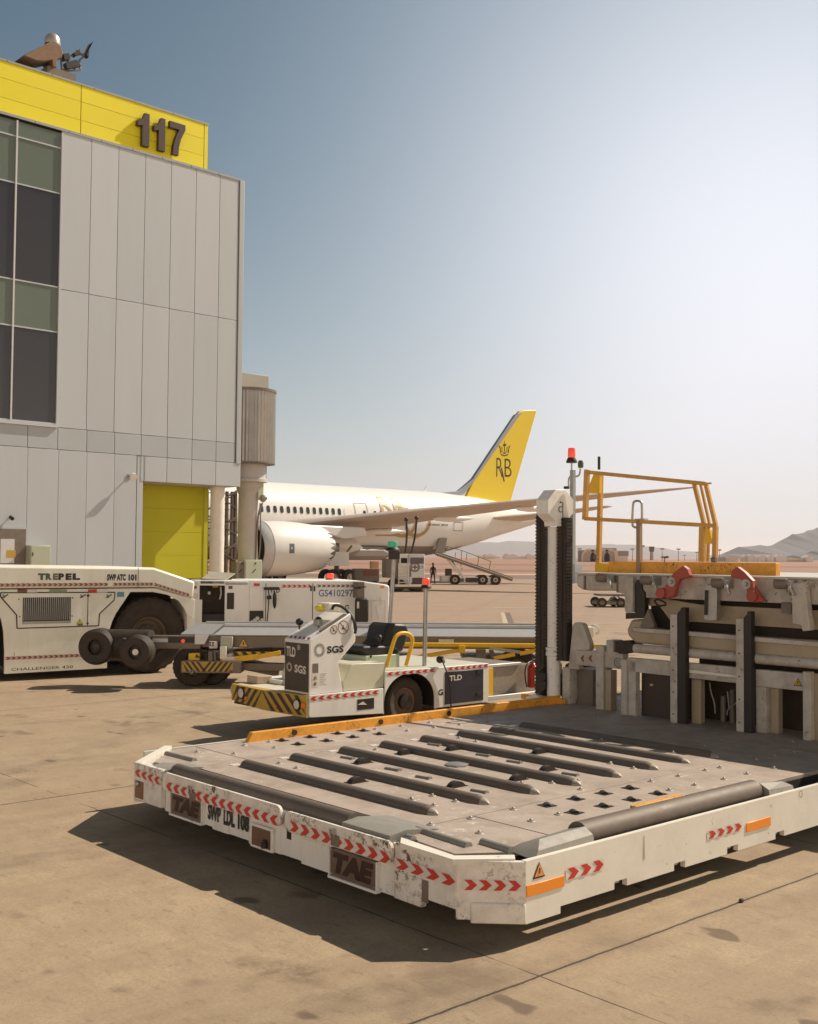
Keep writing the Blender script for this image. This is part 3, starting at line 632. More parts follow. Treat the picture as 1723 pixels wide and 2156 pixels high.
for x in (963,1035,1075,1110): awin(apx(R4,(x,777))[0],5.98,.28,.42)
def door(f,pts,name='cabin_door'):
    P=[apx(f,p) for p in pts]; q=M(); (x0,z1),(x1,_),(x1b,z0_),(x0b,_)=P; w=.06
    for a,b_,c_,d_ in (((x0,z1),(x1,z1),(x1,z1-w),(x0,z1-w)),((x0,z0_+w),(x1,z0_+w),(x1,z0_),(x0,z0_))):
        pass
    r=[];
    def strip(xa,xb,za,zb):
        n=8
        vs_=[];
        for i in range(n+1):
            z=za+(zb-za)*i/n; vs_+=[PFUS(xa,z,.006),PFUS(xb,z,.006)]
        q.add(vs_,[(2*i,2*i+1,2*i+3,2*i+2) for i in range(n)])
    strip(x0,x0+w,z0_,z1);strip(x1-w,x1,z0_,z1);strip(x0,x1,z1-w,z1);strip(x0,x1,z0_,z0_+w)
    return q.build(name,AGREY,A)
door(R4,((882,705),(972,712),(976,795),(890,795))); door(R4,((1578,840),(1642,842),(1640,905),(1578,903)),'cargo_door')
# livery writing
def htext(s,f,p0,p1,m,**k):
    (a,b_),(c_,d_)=apx(f,p0),apx(f,p1); return text(s,A,PFUS,a,b_,c_,d_,m,proud=.008,sub=5,**k)
htext('RB',S6,(62,240),(245,100),GOLD,bold=.012,skew=-.12)
fill([apx(S6,p) for p in ((275,115),(482,119),(470,138),(283,134))],GOLD,'anniversary_mark',A,.006)
fill([apx(S6,p) for p in ((265,118),(283,120),(262,165),(250,165))],GOLD,'anniversary_mark',A,.006)
fill([apx(S6,p) for p in ((468,125),(486,125),(462,150),(450,150))],GOLD,'anniversary_mark',A,.006)
fill([apx(S6,p) for p in ((228,200),(327,202),(327,222),(228,220))],GOLD,'anniversary_mark',A,.006)
fill([apx(S6,p) for p in ((5,462),(235,464),(240,480),(8,479))],GOLD,'anniversary_mark',A,.006)
for cx0 in (285,420):
    cu_,cz=apx(S6,(cx0,355)); q=M(); n=20; r0,r1=(1.35,1.15)
    vs_=[]
    for i in range(n+1):
        t_=math.pi+math.pi*i/n; 
        for r_ in (1.55,1.25): vs_.append(PFUS(cu_+r_*math.cos(t_),max(3.0,cz+.25+r_*.95*math.sin(t_)),.008))
    q.add(vs_,[(2*i,2*i+1,2*i+3,2*i+2) for i in range(n)]).build('anniversary_mark',GOLD,A)
htext('ANNIVERSARY',S6,(258,472),(462,455),GOLD); htext('1974-2024',S6,(282,506),(430,488),GOLD)
htext('BOEING 787-8',S6,(524,376),(716,362),INK,bold=.02,shear=.25)
# wing
def surf(secs,name,m,th=.11):
    """secs: (v, uLE, uTE, zLE, zTE)"""
    prof=[(0,0),(.03,.35),(.12,.75),(.32,1.),(.6,.72),(.85,.3),(1,.05),(.85,-.06),(.6,-.2),(.32,-.42),(.12,-.4),(.03,-.25)]; n=len(prof); q=M(); vs_=[]
    for v_,a,b_,za,zb in secs:
        for s_,h in prof: c_=b_-a; vs_.append((a+c_*s_,v_,za+(zb-za)*s_+h*c_*th*.62))
    q.add(vs_,[(k*n+i,k*n+(i+1)%n,(k+1)*n+(i+1)%n,(k+1)*n+i) for k in range(len(secs)-1) for i in range(n)]+[list(range(n)),list(range((len(secs)-1)*n,len(secs)*n))]); return q.build(name,m,A)
def wingsecs(sg): return [(sg*2.2,-8.3,5.6,4.05,4.2),(sg*5,-6.3,4.9,4.5,4.5),(sg*9.7,-3.0,3.9,5.15,4.98),(sg*15,.7,5.6,5.8,5.6),(sg*20,4.2,7.5,6.35,6.2),(sg*25,7.7,9.8,6.85,6.75),(sg*27.5,9.9,11.3,7.12,7.05),(sg*29.6,12.6,13.1,7.42,7.38)]
w_=surf(wingsecs(-1),'wing',WINGM); w2=surf(wingsecs(1),'wing',WINGM)
for v_,a,b_,z in ((-6.2,1.6,6.3,4.3),(-13.2,2.8,7.3,5.25),(-19.2,5.5,9.4,5.95)):
    q=M(); q.lathe([(.001,0),(.16,.3),(.26,(b_-a)*.35),(.26,(b_-a)*.6),(.001,b_-a)],(a,v_,z),(1,0,.03),seg=12); q.build('flap_fairing',RWHITE,w_)
q=M(); q.prism([(-9.5,2.5),(2.5,2.5),(4.6,3.0),(3.5,3.8),(-8,4.1),(-10.5,3.3)],'y',-3.1,3.1); q.build('wing_root_fairing',RWHITE,A,bevel=.5)
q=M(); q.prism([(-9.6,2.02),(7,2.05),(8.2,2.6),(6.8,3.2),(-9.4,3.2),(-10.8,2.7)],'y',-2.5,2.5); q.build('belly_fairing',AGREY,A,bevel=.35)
surf([(-1.2,19.5,25.0,5.95,5.85),(-4.5,22.2,26.2,6.3,6.25),(-9.4,26.0,27.9,7.05,7.02),(-9.9,26.9,28.1,7.15,7.14)],'tailplane',WINGM,.09)
surf([(1.2,19.5,25.0,5.95,5.85),(4.5,22.2,26.2,6.3,6.25),(9.4,26.0,27.9,7.05,7.02),(9.9,26.9,28.1,7.15,7.14)],'tailplane',WINGM,.09)
# fin
ft=[AF.face(S8(*p)) for p in ((500,130),(560,118),(700,120),(400,1165))]; LEb=(19.7,7.0); dors=(15.6,8.05)
le=[(19.3,8.9),ft[0],ft[1]]; te=[ft[2],(24.8,6.2)]
q=M(); ft_=[ (18.6,8.0),(19.7,9.8),ft[0],ft[1],ft[2],ft[3],(24.6,6.4),(19.6,6.4)]
q.prism(ft_,'y',-.17,.17); fin=q.build('tail_fin',FINY,A,bevel=.06)
LEp=mat('bare_metal_edge',(.38,.39,.42),.35,metal=.6,dirt=.1,bump=0)
q=M(); q.prism([(14.6,8.15),(17.6,8.5),(19.45,9.75),(25.15,16.3),(ft[1][0]-.1,ft[1][1]-.06),(ft[0][0]+.1,ft[0][1]-.35),(19.75,9.65),(18.3,8.2),(15,7.6)],'y',-.19,.19); q.build('leading_edge',LEp,fin,bevel=.05)
a,z=AF.face(S8(250,880),-.2); c_,z1=AF.face(S8(325,670),-.2); text('R',fin,PF(-.17),a,z,c_,z1,INK,bold=-.012,proud=.01)
a,z=AF.face(S8(345,880),-.2); c_,z1=AF.face(S8(425,680),-.2); text('B',fin,PF(-.17),a,z,c_,z1,INK,bold=-.012,proud=.01)
e=lambda x,y:AF.face(S8(x,y),-.18)
decal(fin,PF(-.17),[e(300,775),e(312,775),e(345,935),e(332,938)],INK,'lettering',.012)
# crest: parasol, crescent, wings
q=M(); T=lambda ps:q.add([PF(-.17)(*e(*p),.012) for p in ps],[list(range(len(ps)))])
T([(340,465),(345,500),(336,500)]);T([(318,515),(345,502),(368,515),(352,528),(332,528)]);T([(338,528),(346,528),(346,602),(338,602)])
for s_ in (-1,1):
    X=lambda x:342+s_*x
    T([(X(28),535),(X(34),535),(X(30),600),(X(24),596)][::s_]);T([(X(50),530),(X(68),520),(X(52),560),(X(48),612),(X(38),600)][::s_])
T([(295,612),(320,628),(342,634),(364,628),(386,612),(378,636),(342,645),(306,636)]);T([(318,590),(330,604),(342,608),(354,604),(366,590),(356,616),(342,620),(328,616)])
q.build('crest',INK,fin)
# engines
def engine(sg):
    v_=-9.8*sg; u_=-11.05; n_=M().lathe([(1.48,.35),(1.62,.02),(1.72,-.02),(1.83,.12),(1.92,.6),(1.96,1.5),(1.95,2.6),(1.86,3.8),(1.72,4.9),(1.55,5.7)],(u_,v_,2.82),(1,0,.02),seg=48).build('engine',[RWHITE],A)
    M().lathe([(1.60,.0),(1.72,-.03),(1.835,.1),(1.93,.62),(1.935,.64)],(u_-.006,v_,2.82),(1,0,.02),seg=48).build('intake_lip',ALU,n_)
    M().lathe([(1.48,.35),(1.45,1.2),(.001,1.25)],(u_,v_,2.82),(1,0,.02),seg=40).build('intake',DARK,n_)
    for du_,rr_ in ((.64,1.935),): M().lathe([(rr_,-.02),(rr_+.012,-.02),(rr_+.012,.02),(rr_,.02)],(u_+du_,v_,2.83+du_*.02),(1,0,.02),seg=48).build('cowl_joint',AGREY,n_)
    q=M(); c0=Vector((u_+5.6,v_,2.94)); k=24
    for i in range(k):
        t0,t1=2*math.pi*i/k,2*math.pi*(i+1)/k; tm=(t0+t1)/2
        P=lambda t_,r_,x:(c0.x+x,c0.y+r_*math.cos(t_),c0.z+r_*math.sin(t_))
        q.add([P(t0,1.56,0),P(t1,1.56,0),P(tm,1.42,.55)],[(0,1,2),(2,1,0)])
    q.build('exhaust_chevron',RWHITE,n_)
    M().lathe([(1.4,-.2),(.95,.3),(.85,1.1),(.5,1.2),(.001,2.1)],c0,(1,0,0),seg=32).build('exhaust_nozzle',AGREY,n_)
    q=M(); q.prism([(u_+2.4,4.5),(u_+4.5,4.62),(-1.2,4.55),(-1,3.9),(-3.2,3.6),(u_+5.4,4.2)],'y',v_-.28,v_+.28); q.build('pylon',RWHITE,n_,bevel=.1)
    return n_
en=engine(1); engine(-1)
# round engine maker badge and panel line on the cowl
PEN=lambda x,y,d:(x,-9.8-math.sqrt(max(.01,1.95**2-(y-2.85)**2))-d-.01,y)
(a,z0),(c_,z1)=AF.face(R4(442,1057),-11.7),AF.face(R4(478,990),-11.7)
q=M(); nb=8; q.add([PEN(x_,z0+(z1-z0)*i/nb,0) for i in range(nb+1) for x_ in (a,c_)],[(2*i,2*i+1,2*i+3,2*i+2) for i in range(nb)]); q.build('badge',mat('blue_grey_badge',(.12,.16,.18),.4,dirt=0),en)
text('R',en,PEN,a+.14,z0+.28,c_-.14,z1-.25,RWHITE,bold=.02,proud=.03,sub=5)
# main gear
def gear(sg):
    g=M(); v_=-4.9*sg
    g.cyl((0,v_,3.4),(0,v_,.75),.2,seg=14); g.cyl((-.9,v_,.66),(.9,v_,.66),.12,seg=10); g.cyl((0,v_,1.6),(2.4,v_+1.2*sg,3.2),.08,seg=8);g.cyl((0,v_,1.6),(-2.4,v_+1.2*sg,3.2),.08,seg=8)
    gg=g.build('landing_gear',GMET,A)
    for du in (-.75,.75):
        for dv in (-.6,.45):
            t_=M().lathe([(.3,.2),(.6,.2),(.66,.1),(.66,-.1),(.6,-.2),(.3,-.2)],(du,v_+dv*sg if False else v_+dv,.67),(0,-1,0),seg=24).build('tyre',TYRE,gg)
    for du in (-.75,.75): M().lathe([(.31,.22),(.2,.16),(.001,.2)],(du,v_-.6,.67),(0,-1,0),seg=16).build('rim',STEEL,gg)
    return gg
gear(1);gear(-1)
q=M(); q.box(-1.6,.3,-6.1,-6.0,1.6,2.7); q.build('gear_door',RWHITE,A)
q=M(); (a,z)=AF.face(S6(470,15),0); q.prism([(a,8.2),(a+.5,8.2),(a+.45,z+.3)],'y',-.03,.03); (a,z)=AF.face(S6(575,45),0); q.prism([(a,8.2),(a+.3,8.2),(a+.25,z+.1)],'y',-.03,.03); q.build('aerial',RWHITE,A)
# open hold door hanging near the tail
pd=[AF.face(S6(*p),-2.6) for p in ((630,498),(706,497),(680,640),(600,670),(585,650))]
q=M(); q.prism(pd,'y',-2.7,-2.6); q.build('open_hold_door',GMET,A)  # dark metal chosen to carry the shade on this door
# ================= CARGO LOADER (foreground) =================
ZD=.52
L=thing('cargo_loader','large white cargo loader with roller deck and raised rear bridge in the foreground','cargo loader',LF)
UF=-.27; Lt=lambda f,p,z=ZD: LF.top(f(*p),z)
Le=lambda f,p,u=UF: LF.end(f(*p),u)
cl_=Lt(S1,(90,270)); c2_=Lt(S1,(235,205))   # far left chamfer
VL=4.98
NEAR=[(-.0,0.0),(-.31,.30)]
FARC=(UF-.04,4.38); FARC2=(.33,VL)
UB=9.6
# deck: separate plates over a dark tray
tray=M(); tray.prism([(-.02,.33),(UB,.33),(UB,VL-.05),(.36,VL-.05),(UF+.03,4.36),(UF+.03,.40),(-.16,.34)],'z',.24,ZD-.035); tray.build('deck_tray',DARK,L)
pl=M(); g=.006; z0=ZD-.035
SR=1.08; SL=3.98; UFR=.05
def plate(poly): pl.prism(poly,'z',z0,ZD)
plate([(.06,SR+g),(5.0,SR+g),(5.0,SL-g),(.06,SL-g)])
plate([(5.0+g,.33),(UB,.33),(UB,4.8),(5.0+g,4.8)])
plate([(.62+g,.33),(5.0-g,.33),(5.0-g,SR-g),(.62+g,SR-g)]); plate([(.62+g,SL+g),(5.0-g,SL+g),(5.0-g,4.9),(.62+g,4.9)])
plate([(.12,.22),(.62-g,.22),(.62-g,SR-g),(-.02,SR-g),(-.17,.80),(-.20,.42)]); plate([(-.02,SL+g),(.62-g,SL+g),(.62-g,4.90),(.38,4.90),(-.10,4.42)])
pl.build('deck_plate',DECK,L,bevel=.003)
# side skirts -------------------------------------------------
sk=M(); ZB=.14
notch=[LF.face(S5(x,y)) for x,y in ((775,300),(973,240),(1020,215),(1193,160),(1234,145),(1388,112),(1428,92),(1566,52),(1598,38))]
un=[p[0] for p in notch]
def skirt(q,u0,u1,zb): q.box(u0,u1,0,.035,zb,ZD)
sk.box(0,un[0],0,.04,ZB,ZD+.004)
e=[un[0],un[1],un[2],un[3],un[4],un[5],un[6],un[7],un[8]]
sk.box(e[0],e[1],0,.04,.185,ZD+.004);sk.box(e[1],e[2],0,.04,.235,ZD+.004);sk.box(e[2],e[3],0,.04,.185,ZD+.004);sk.box(e[3],e[4],0,.04,.235,ZD+.004);sk.box(e[4],e[5],0,.04,.185,ZD+.004)
sk.box(e[5],e[6],0,.04,.235,ZD+.004);sk.box(e[6],e[7],0,.04,.185,ZD+.004);sk.box(e[7],e[8],0,.04,.235,ZD+.004);sk.box(e[8],UB,0,.04,.19,ZD+.004)
side=sk.build('side_skirt',CREAM,L)
q=M()
for k in (1,3,5,7): q.box(e[k]+.02,e[k+1]-.02,.05,.09,.20,.26)
q.build('pocket',PANEL2,side)
# near corner chamfer panel
d_=Vector((NEAR[1][0]-NEAR[0][0],NEAR[1][1]-NEAR[0][1],0)); ln=d_.length; d_.normalize(); nr=Vector((d_.y,-d_.x,0)); 
if nr.x+nr.y>0: nr=-nr
PCH=lambda x,y,d:(NEAR[1][0]-d_.x*x+nr.x*d,NEAR[1][1]-d_.y*x+nr.y*d,y)
def pbox(q,pm,x0,x1,y0,y1,d0,d1,m=0):
    q.add([pm(x,y,d) for d in (d0,d1) for x,y in ((x0,y0),(x1,y0),(x1,y1),(x0,y1))],[(0,3,2,1),(4,5,6,7),(0,1,5,4),(1,2,6,5),(2,3,7,6),(3,0,4,7)],m)
q=M(); pbox(q,PCH,0,ln,ZB+.02,ZD,-.04,0); co_=q.build('corner_skirt',WORN,L,bevel=.006)
q=M(); pbox(q,PCH,.09,ln,ZB,ZB+.13,-.02,.012); q.build('lower_bumper_plate',WORN,co_,bevel=.012)
chev(co_,PCH,(.04,.375),(ln-.03,.375),.068,4,1,proud=.003)
da=Vector((UF-.035-NEAR[1][0],.88-NEAR[1][1],0)); la_=da.length; da.normalize(); na_=Vector((-da.y,da.x,0))
if na_.x>0: na_=-na_
PCF=lambda x,y,d:(NEAR[1][0]+da.x*(la_-x)+na_.x*d,NEAR[1][1]+da.y*(la_-x)+na_.y*d,y)
q=M(); pbox(q,PCF,0,la_,ZB+.08,ZD,-.04,0); pbox(q,PCF,0,.27,ZB+.02,ZB+.2,-.04,.006); cf_=q.build('corner_flap',WORN,L,bevel=.006); chev(cf_,PCF,(.0,.39),(la_,.39),.07,4,1,proud=.003)
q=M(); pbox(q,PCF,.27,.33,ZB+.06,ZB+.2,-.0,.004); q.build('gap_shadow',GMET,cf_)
# front skirt at u=UF: flaps with rounded ends
PFE=PE(UF)
z_=lambda f,p,u=UF: Le(f,p,u)
q=M(); q.box(UF,UF+.03,.5,4.36,.215,.50); q.box(UF-.004,UF+.03,.86,1.06,.155,.30); q.box(UF-.004,UF+.03,1.06,1.56,.165,.3);q.box(UF-.006,UF+.03,1.56,1.94,.158,.34); q.box(UF-.003,UF+.03,1.945,2.2,.175,.3); q.box(UF-.005,UF+.03,2.2,2.62,.17,.35);q.box(UF-.003,UF+.03,2.625,2.90,.19,.35);q.box(UF-.006,UF+.03,2.905,3.14,.185,.35); q.box(UF-.003,UF+.03,3.145,3.9,.20,.3); q.build('front_beam',WHITE,L)
def rflap(v0,v1,z0,z1,dep=.03):
    r_=.05; P=[]
    for cx,cy,a0 in ((v1-r_,z1-r_,0),(v0+r_,z1-r_,90),(v0+r_,z0+r_,180),(v1-r_,z0+r_,270)):
        for k in range(5): t_=R(a0+k*22.5); P.append((cx+r_*math.cos(t_),cy+r_*math.sin(t_)))
    return M().prism(P,'x',UF-.035-dep,UF-.035)
v1a,v1b,v2a,v2b=3.85,2.13,2.075,.885
print('flaps',v1a,v1b,v2a,v2b, z_(S1,(600,460)), z_(S1,(600,545)))
f1=rflap(v1b,v1a,.392,.545).build('front_flap',WORN,L,bevel=.005)
f2=rflap(v2b,v2a,.378,.525).build('front_flap',WORN,L,bevel=.005)
chev(f1,PE(UF-.065),(v1a-.06,.44),(v1b+.02,.435),.078,14,-1); chev(f2,PE(UF-.065),(v2a-.06,.43),(v2b,.415),.078,9,1)
# outer left short panel and far chamfer
q=M(); q.box(UF-.05,UF,v1a+.05,4.38,.225,.55); ol=q.build('front_corner_panel',WORN,L,bevel=.008)
chev(ol,PE(UF-.05),(4.36,.47),(v1a+.06,.455),.07,4,-1)
q=M(); v_=4.27; q.box(UF-.052,UF-.056,v_-.07,v_+.07,.25,.40); q.build('lamp_recess',mat('brown_lamp_box',(.22,.10,.05),.4,dirt=.4),ol)
q=M(); q.ball((UF-.062,v_+.02,.375),.026,sq=(.5,1,1)); q.build('marker_lamp',STEEL,ol)
dl=Vector((FARC2[0]-FARC[0],FARC2[1]-FARC[1],0)); l2=dl.length; dl.normalize(); n2=Vector((-dl.y,dl.x,0)); 
if n2.x>0:n2=-n2
PCL=lambda x,y,d:(FARC[0]+dl.x*x+n2.x*d,FARC[1]+dl.y*x+n2.y*d,y)
q=M(); pbox(q,PCL,0,l2,.2,ZD+.03,-.07,0); q.build('far_corner_skirt',CREAM,L)
q=M(); q.box(.1,UB,VL-.03,VL,.16,ZD); q.build('far_side_skirt',CREAM,L)
# TAE number plates behind mesh
for a,b_,s_ in (((285,440),(460,630),0),((1200,768),(1465,1005),1)):
    (v0,za),(v1,zb)=z_(S1,a),z_(S1,b_); zt_,zl=((.385,.212),(.352,.162))[s_]
    q=M(); q.box(UF-.012,UF-.03,v1,v0,zl,zt_); lp=q.build('lamp_housing',mat('brown_mesh_plate',(.16,.105,.075),.5,dirt=.5,scale=14),L,bevel=.004)
    q=M(); q.box(UF-.045,UF,v1-.01,v0+.01,zl-.018,zl); q.box(UF-.04,UF-.0,v1-.01,v1,zl,zt_); q.box(UF-.04,UF-.0,v0,v0+.01,zl,zt_); q.build('lamp_frame',WHITE,lp)
    text('TAE',lp,PE(UF-.03),v0-.03,zl+.025,v1+.03,zt_-.02,mat('dark_red_lettering',(.040,.010,.006),.5,dirt=.3),bold=.07,shear=.2)
    q=M(); 
    for vv in (v0-.02,v1+.02):
        for zq in (zl+.015,zt_-.015): q.ball((UF-.033,vv,zq),.007,seg=8)
    q.build('screw',STEEL,lp)
# number: condensed bold black capitals
(v0,_),(v1,_)=z_(S1,(482,560)),z_(S1,(720,640))
for s_,a,b_ in (('SWP',482,556),('LDL',573,636),('108',655,720)):
    v0=z_(S1,(a,600))[0]; v1=z_(S1,(b_,600))[0]; text(s_,L,PE(UF-.008),v0,.252,v1,.378,INK,bold=.05)
(v0,_),(v1,_)=z_(S1,(745,700)),z_(S1,(860,700))
q=M(); q.box(UF-.03,UF-.006,v1-.015,v0+.015,.165,.345); rc=q.build('hook_recess',WHITE,L,bevel=.004); q=M(); q.box(UF-.033,UF-.03,v1+.01,v0-.01,.185,.325); rr=q.build('recess_hollow',mat('brown_recess',(.16,.085,.05),.6,dirt=.4),rc)
q=M(); q.cyl((UF-.05,v1+.06,.195),(UF-.05,v1+.06,.235),.025,seg=10); q.cyl((UF-.05,v1+.06,.235),(UF-.05,v1+.06,.255),.016,seg=10); q.build('tow_pin',BLK,rc)
for x,y in ((430,440),(1250,720)):
    v_,zz=z_(S1,(x,y)); q=M(); q.box(UF-.075,UF-.06,v_-.05,v_+.04,.385,.46); lt_=q.build('latch_slot',GMET,f1 if x<900 else f2,bevel=.004); q=M(); q.tube([(UF-.08,v_-.01,.45),(UF-.09,v_-.01,.50),(UF-.09,v_+.03,.50),(UF-.08,v_+.03,.45)],.008,seg=6); q.build('latch_ring',STEEL,lt_)
q=M(); q.box(UF-.002,UF+.02,v1b-.055,v1b-.0,.22,.45); q.build('gap_plate',DARK,L)
# front roller and its cream edge strip, between two end blocks
pa,pb=Lt(S1,(425,325)),Lt(S1,(1395,620)); ur=UF+.095
q=M(); q.cyl((ur,pb[1],ZD),(ur,(pa[1]*.72+pb[1]*.28)-.004,ZD),.072,seg=24); q.cyl((ur,(pa[1]*.72+pb[1]*.28)+.004,ZD),(ur,pa[1],ZD),.072,seg=24); q.build('front_roller',ROLR,L)
q=M(); q.box(ur+.075,ur+.10,pb[1],pa[1]-.1,ZD-.03,ZD+.016); q.build('edge_strip',CREAM,L)
q=M(); a,b_=Lt(S1,(890,430)),Lt(S1,(1180,520)); q.box(ur+.08,ur+.14,b_[1],a[1],ZD+.0,ZD+.028); q.build('stop_bar',ORG,L,bevel=.004)
STC=mat('scraped_steel_cover',(.27,.25,.215),.6,metal=.05,dirt=.5,dcol=(.17,.15,.12),scale=10)
def wedge(u0,u1,v0,v1,hh,name='roller_cover',par=None):
    q=M(); q.add([(u0,v0,ZD-.05),(u1,v0,ZD),(u1,v1,ZD),(u0,v1,ZD-.05),(u0+.02,v0+.0,ZD+hh*.6),(u0+(u1-u0)*.35,v0,ZD+hh),(u0+(u1-u0)*.35,v1,ZD+hh),(u0+.02,v1,ZD+hh*.6),(u1,v0,ZD+.008),(u1,v1,ZD+.008)],
        [(0,4,5,8,1),(3,2,9,6,7),(0,3,7,4),(4,7,6,5),(5,6,9,8),(8,9,2,1),(0,1,2,3)]); return q.build(name,STC,par or L)
wedge(UF-.04,UF+.42,pb[1]-.52,pb[1]-.01,.045); wedge(UF-.03,UF+.36,pa[1]+.01,pa[1]+.28,.04)
q=M(); q.cyl((ur,pb[1]-.55,ZD),(ur,pb[1]-.62,ZD),.03,seg=12); q.build('axle_end',STEEL,L)
# small corner rollers
def roller(a,b_,r_,name='small_roller',m=ROLR,z=ZD): return M().cyl((a[0],a[1],z),(b_[0],b_[1],z),r_,seg=16).build(name,m,L)
roller(Lt(S2,(265,895)),Lt(S2,(590,1000)),.032,m=STC); roller(Lt(S2,(675,975)),Lt(S2,(860,1030)),.035,m=STC); roller(Lt(S1,(240,240)),Lt(S1,(400,280)),.03,m=STC)
q=M(); P=[Lt(S2,(165,950)),Lt(S2,(500,1065)),Lt(S2,(875,1060)),Lt(S2,(880,1085)),Lt(S2,(490,1090)),Lt(S2,(160,985))]; q.prism(P,'z',ZD-.02,ZD+.012); q.build('corner_rim',CREAM,L)
q=M(); q.box(UF-.02,UF+.07,3.95,4.36,ZD-.03,ZD+.012); q.build('corner_rim',CREAM,L)
# near edge long roller with covers
pa,pb=Lt(S2,(1240,930)),Lt(S3,(1270,660)); vr=.185
q=M(); q.cyl((pa[0],vr,ZD+.008),(pb[0],vr,ZD+.008),.096,seg=28); q.build('side_roller',mat('worn_dark_roller',(.12,.088,.066),.6,metal=.1,dirt=.6,dcol=(.20,.15,.11),scale=9,bump=.1),L)
def cov(u0,u1):
    q=M(); q.add([(u0,.035,ZD-.02),(u1,.035,ZD-.02),(u1,.27,ZD),(u0,.27,ZD),(u0+.05,.05,ZD+.03),(u1,.05,ZD+.045),(u1,.12,ZD+.085),(u0+.14,.12,ZD+.075),(u1,.25,ZD+.05),(u0+.1,.25,ZD+.03)],
     [(0,1,5,4),(4,5,6,7),(7,6,8,9),(9,8,2,3),(0,4,7,9,3),(1,2,8,6,5),(0,3,2,1)]); return q.build('roller_cover',STC,L)
cov(.12,pa[0]-.01)
q=M(); u0_,u1_=pb[0]+.01,Lt(S3,(1590,640))[0]; q.add([(u0_,.035,ZD-.02),(u1_,.035,ZD-.02),(u1_,.27,ZD),(u0_,.27,ZD),(u0_,.05,ZD+.045),(u1_,.05,ZD+.03),(u1_,.14,ZD+.05),(u0_,.13,ZD+.085),(u1_,.25,ZD+.03),(u0_,.25,ZD+.04)],[(0,1,5,4),(4,5,6,7),(7,6,8,9),(9,8,2,3),(0,4,7,9,3),(1,2,8,6,5),(0,3,2,1)]); q.build('roller_cover',STC,L)
q=M(); q.box(pa[0]+.05,pb[0]+.0,.30,.33,ZD-.03,ZD+.012); q.build('edge_strip',CREAM,L)
q=M(); a,b_=Lt(S3,(350,810)),Lt(S3,(670,720)); q.box(a[0],b_[0],.285,.345,ZD+.0,ZD+.075); q.build('stop_bar',ORG,L,bevel=.006)
q=M(); a=Lt(S3,(225,840)); q.ball((a[0],.25,ZD+.01),.03); q.build('hinge_knob',RUB,L)
# long orange stop rail on the far side
q=M(); q.add([(1.14,4.76,ZD),(5.95,4.76,ZD),(5.95,4.82,ZD),(1.14,4.82,ZD),(1.20,4.76,ZD+.095),(5.95,4.76,ZD+.095),(5.95,4.82,ZD+.095),(1.20,4.82,ZD+.095)],[(0,1,5,4),(3,7,6,2),(4,5,6,7),(0,4,7,3),(1,2,6,5)]); orr=q.build('stop_rail',ORG,L,bevel=.005)
q=M()
for x,y in ((480,237),(1075,160),(1545,95)): a=LF.face(S7(x,y),4.755)[0]; q.cyl((a,4.745,ZD+.045),(a,4.76,ZD+.045),.03,seg=12)
q.build('bolt_hole',RUB,orr)
# eight deck rollers
for k,u_ in enumerate((.435,.97,1.545,2.06,2.60,3.13,3.62,4.10)):
    dz=.0 if k<6 else -.006
    r_=M().lathe([(.001,0),(.035,.0),(.060,.03),(.066,.05),(.066,2.40),(.060,2.42),(.045,2.47),(.001,2.48)],(u_,3.77,ZD-.006+dz),(0,-1,0),seg=24).build('deck_roller',ROLR,L)
    M().lathe([(.046,0),(.052,.01),(.03,.05),(.001,.07)],(u_,3.77-2.455,ZD-.008+dz),(0,-1,.25),seg=16).build('roller_end_cap',STUD,r_)
    q=M(); q.box(u_-.09,u_-.0,3.80,3.87,ZD,ZD+.004); q.build('worn_mark',TAPE,r_)
# caster openings
HOLE=mat('caster_well',(.012,.009,.007),.9,dirt=.3,bump=0)
cas=[Lt(S2,p) for p in ((1080,740),(1260,700),(1435,665),(1600,632),(1250,785),(1435,745),(1610,705),(1775,667))]+[Lt(S7,p) for p in ((395,281),(588,257),(778,233),(955,213),(505,307),(702,283),(882,257),(1065,236))]
c0=M(); h=.058; c0.add([(-h,-h,.003),(h,-h,.003),(h,h,.003),(-h,h,.003)],[(0,1,2,3)]); cme=None
for i,(a,b_) in enumerate(cas):
    if not cme:
        o=c0.build('caster_well',HOLE,L); w_=M(); w_.cyl((-.022,-.03,-.014),(.022,.03,-.014),.036,seg=16); w1=w_.build('caster_wheel',BLK,o); w_=M(); w_.cyl((-.03,-.041,-.014),(-.022,-.03,-.014),.012,seg=10); w_.box(.0,.012,-.045,.045,.004,.012); w2=w_.build('axle',STEEL,o); cme=(o,w1,w2)
    else:
        o=cme[0].copy();C.objects.link(o); 
        for w_ in cme[1:]: k=w_.copy();C.objects.link(k);k.parent=o
    o.location=(a,b_,ZD); o.rotation_euler=(0,0,R((i*37)%50-25)*.3)
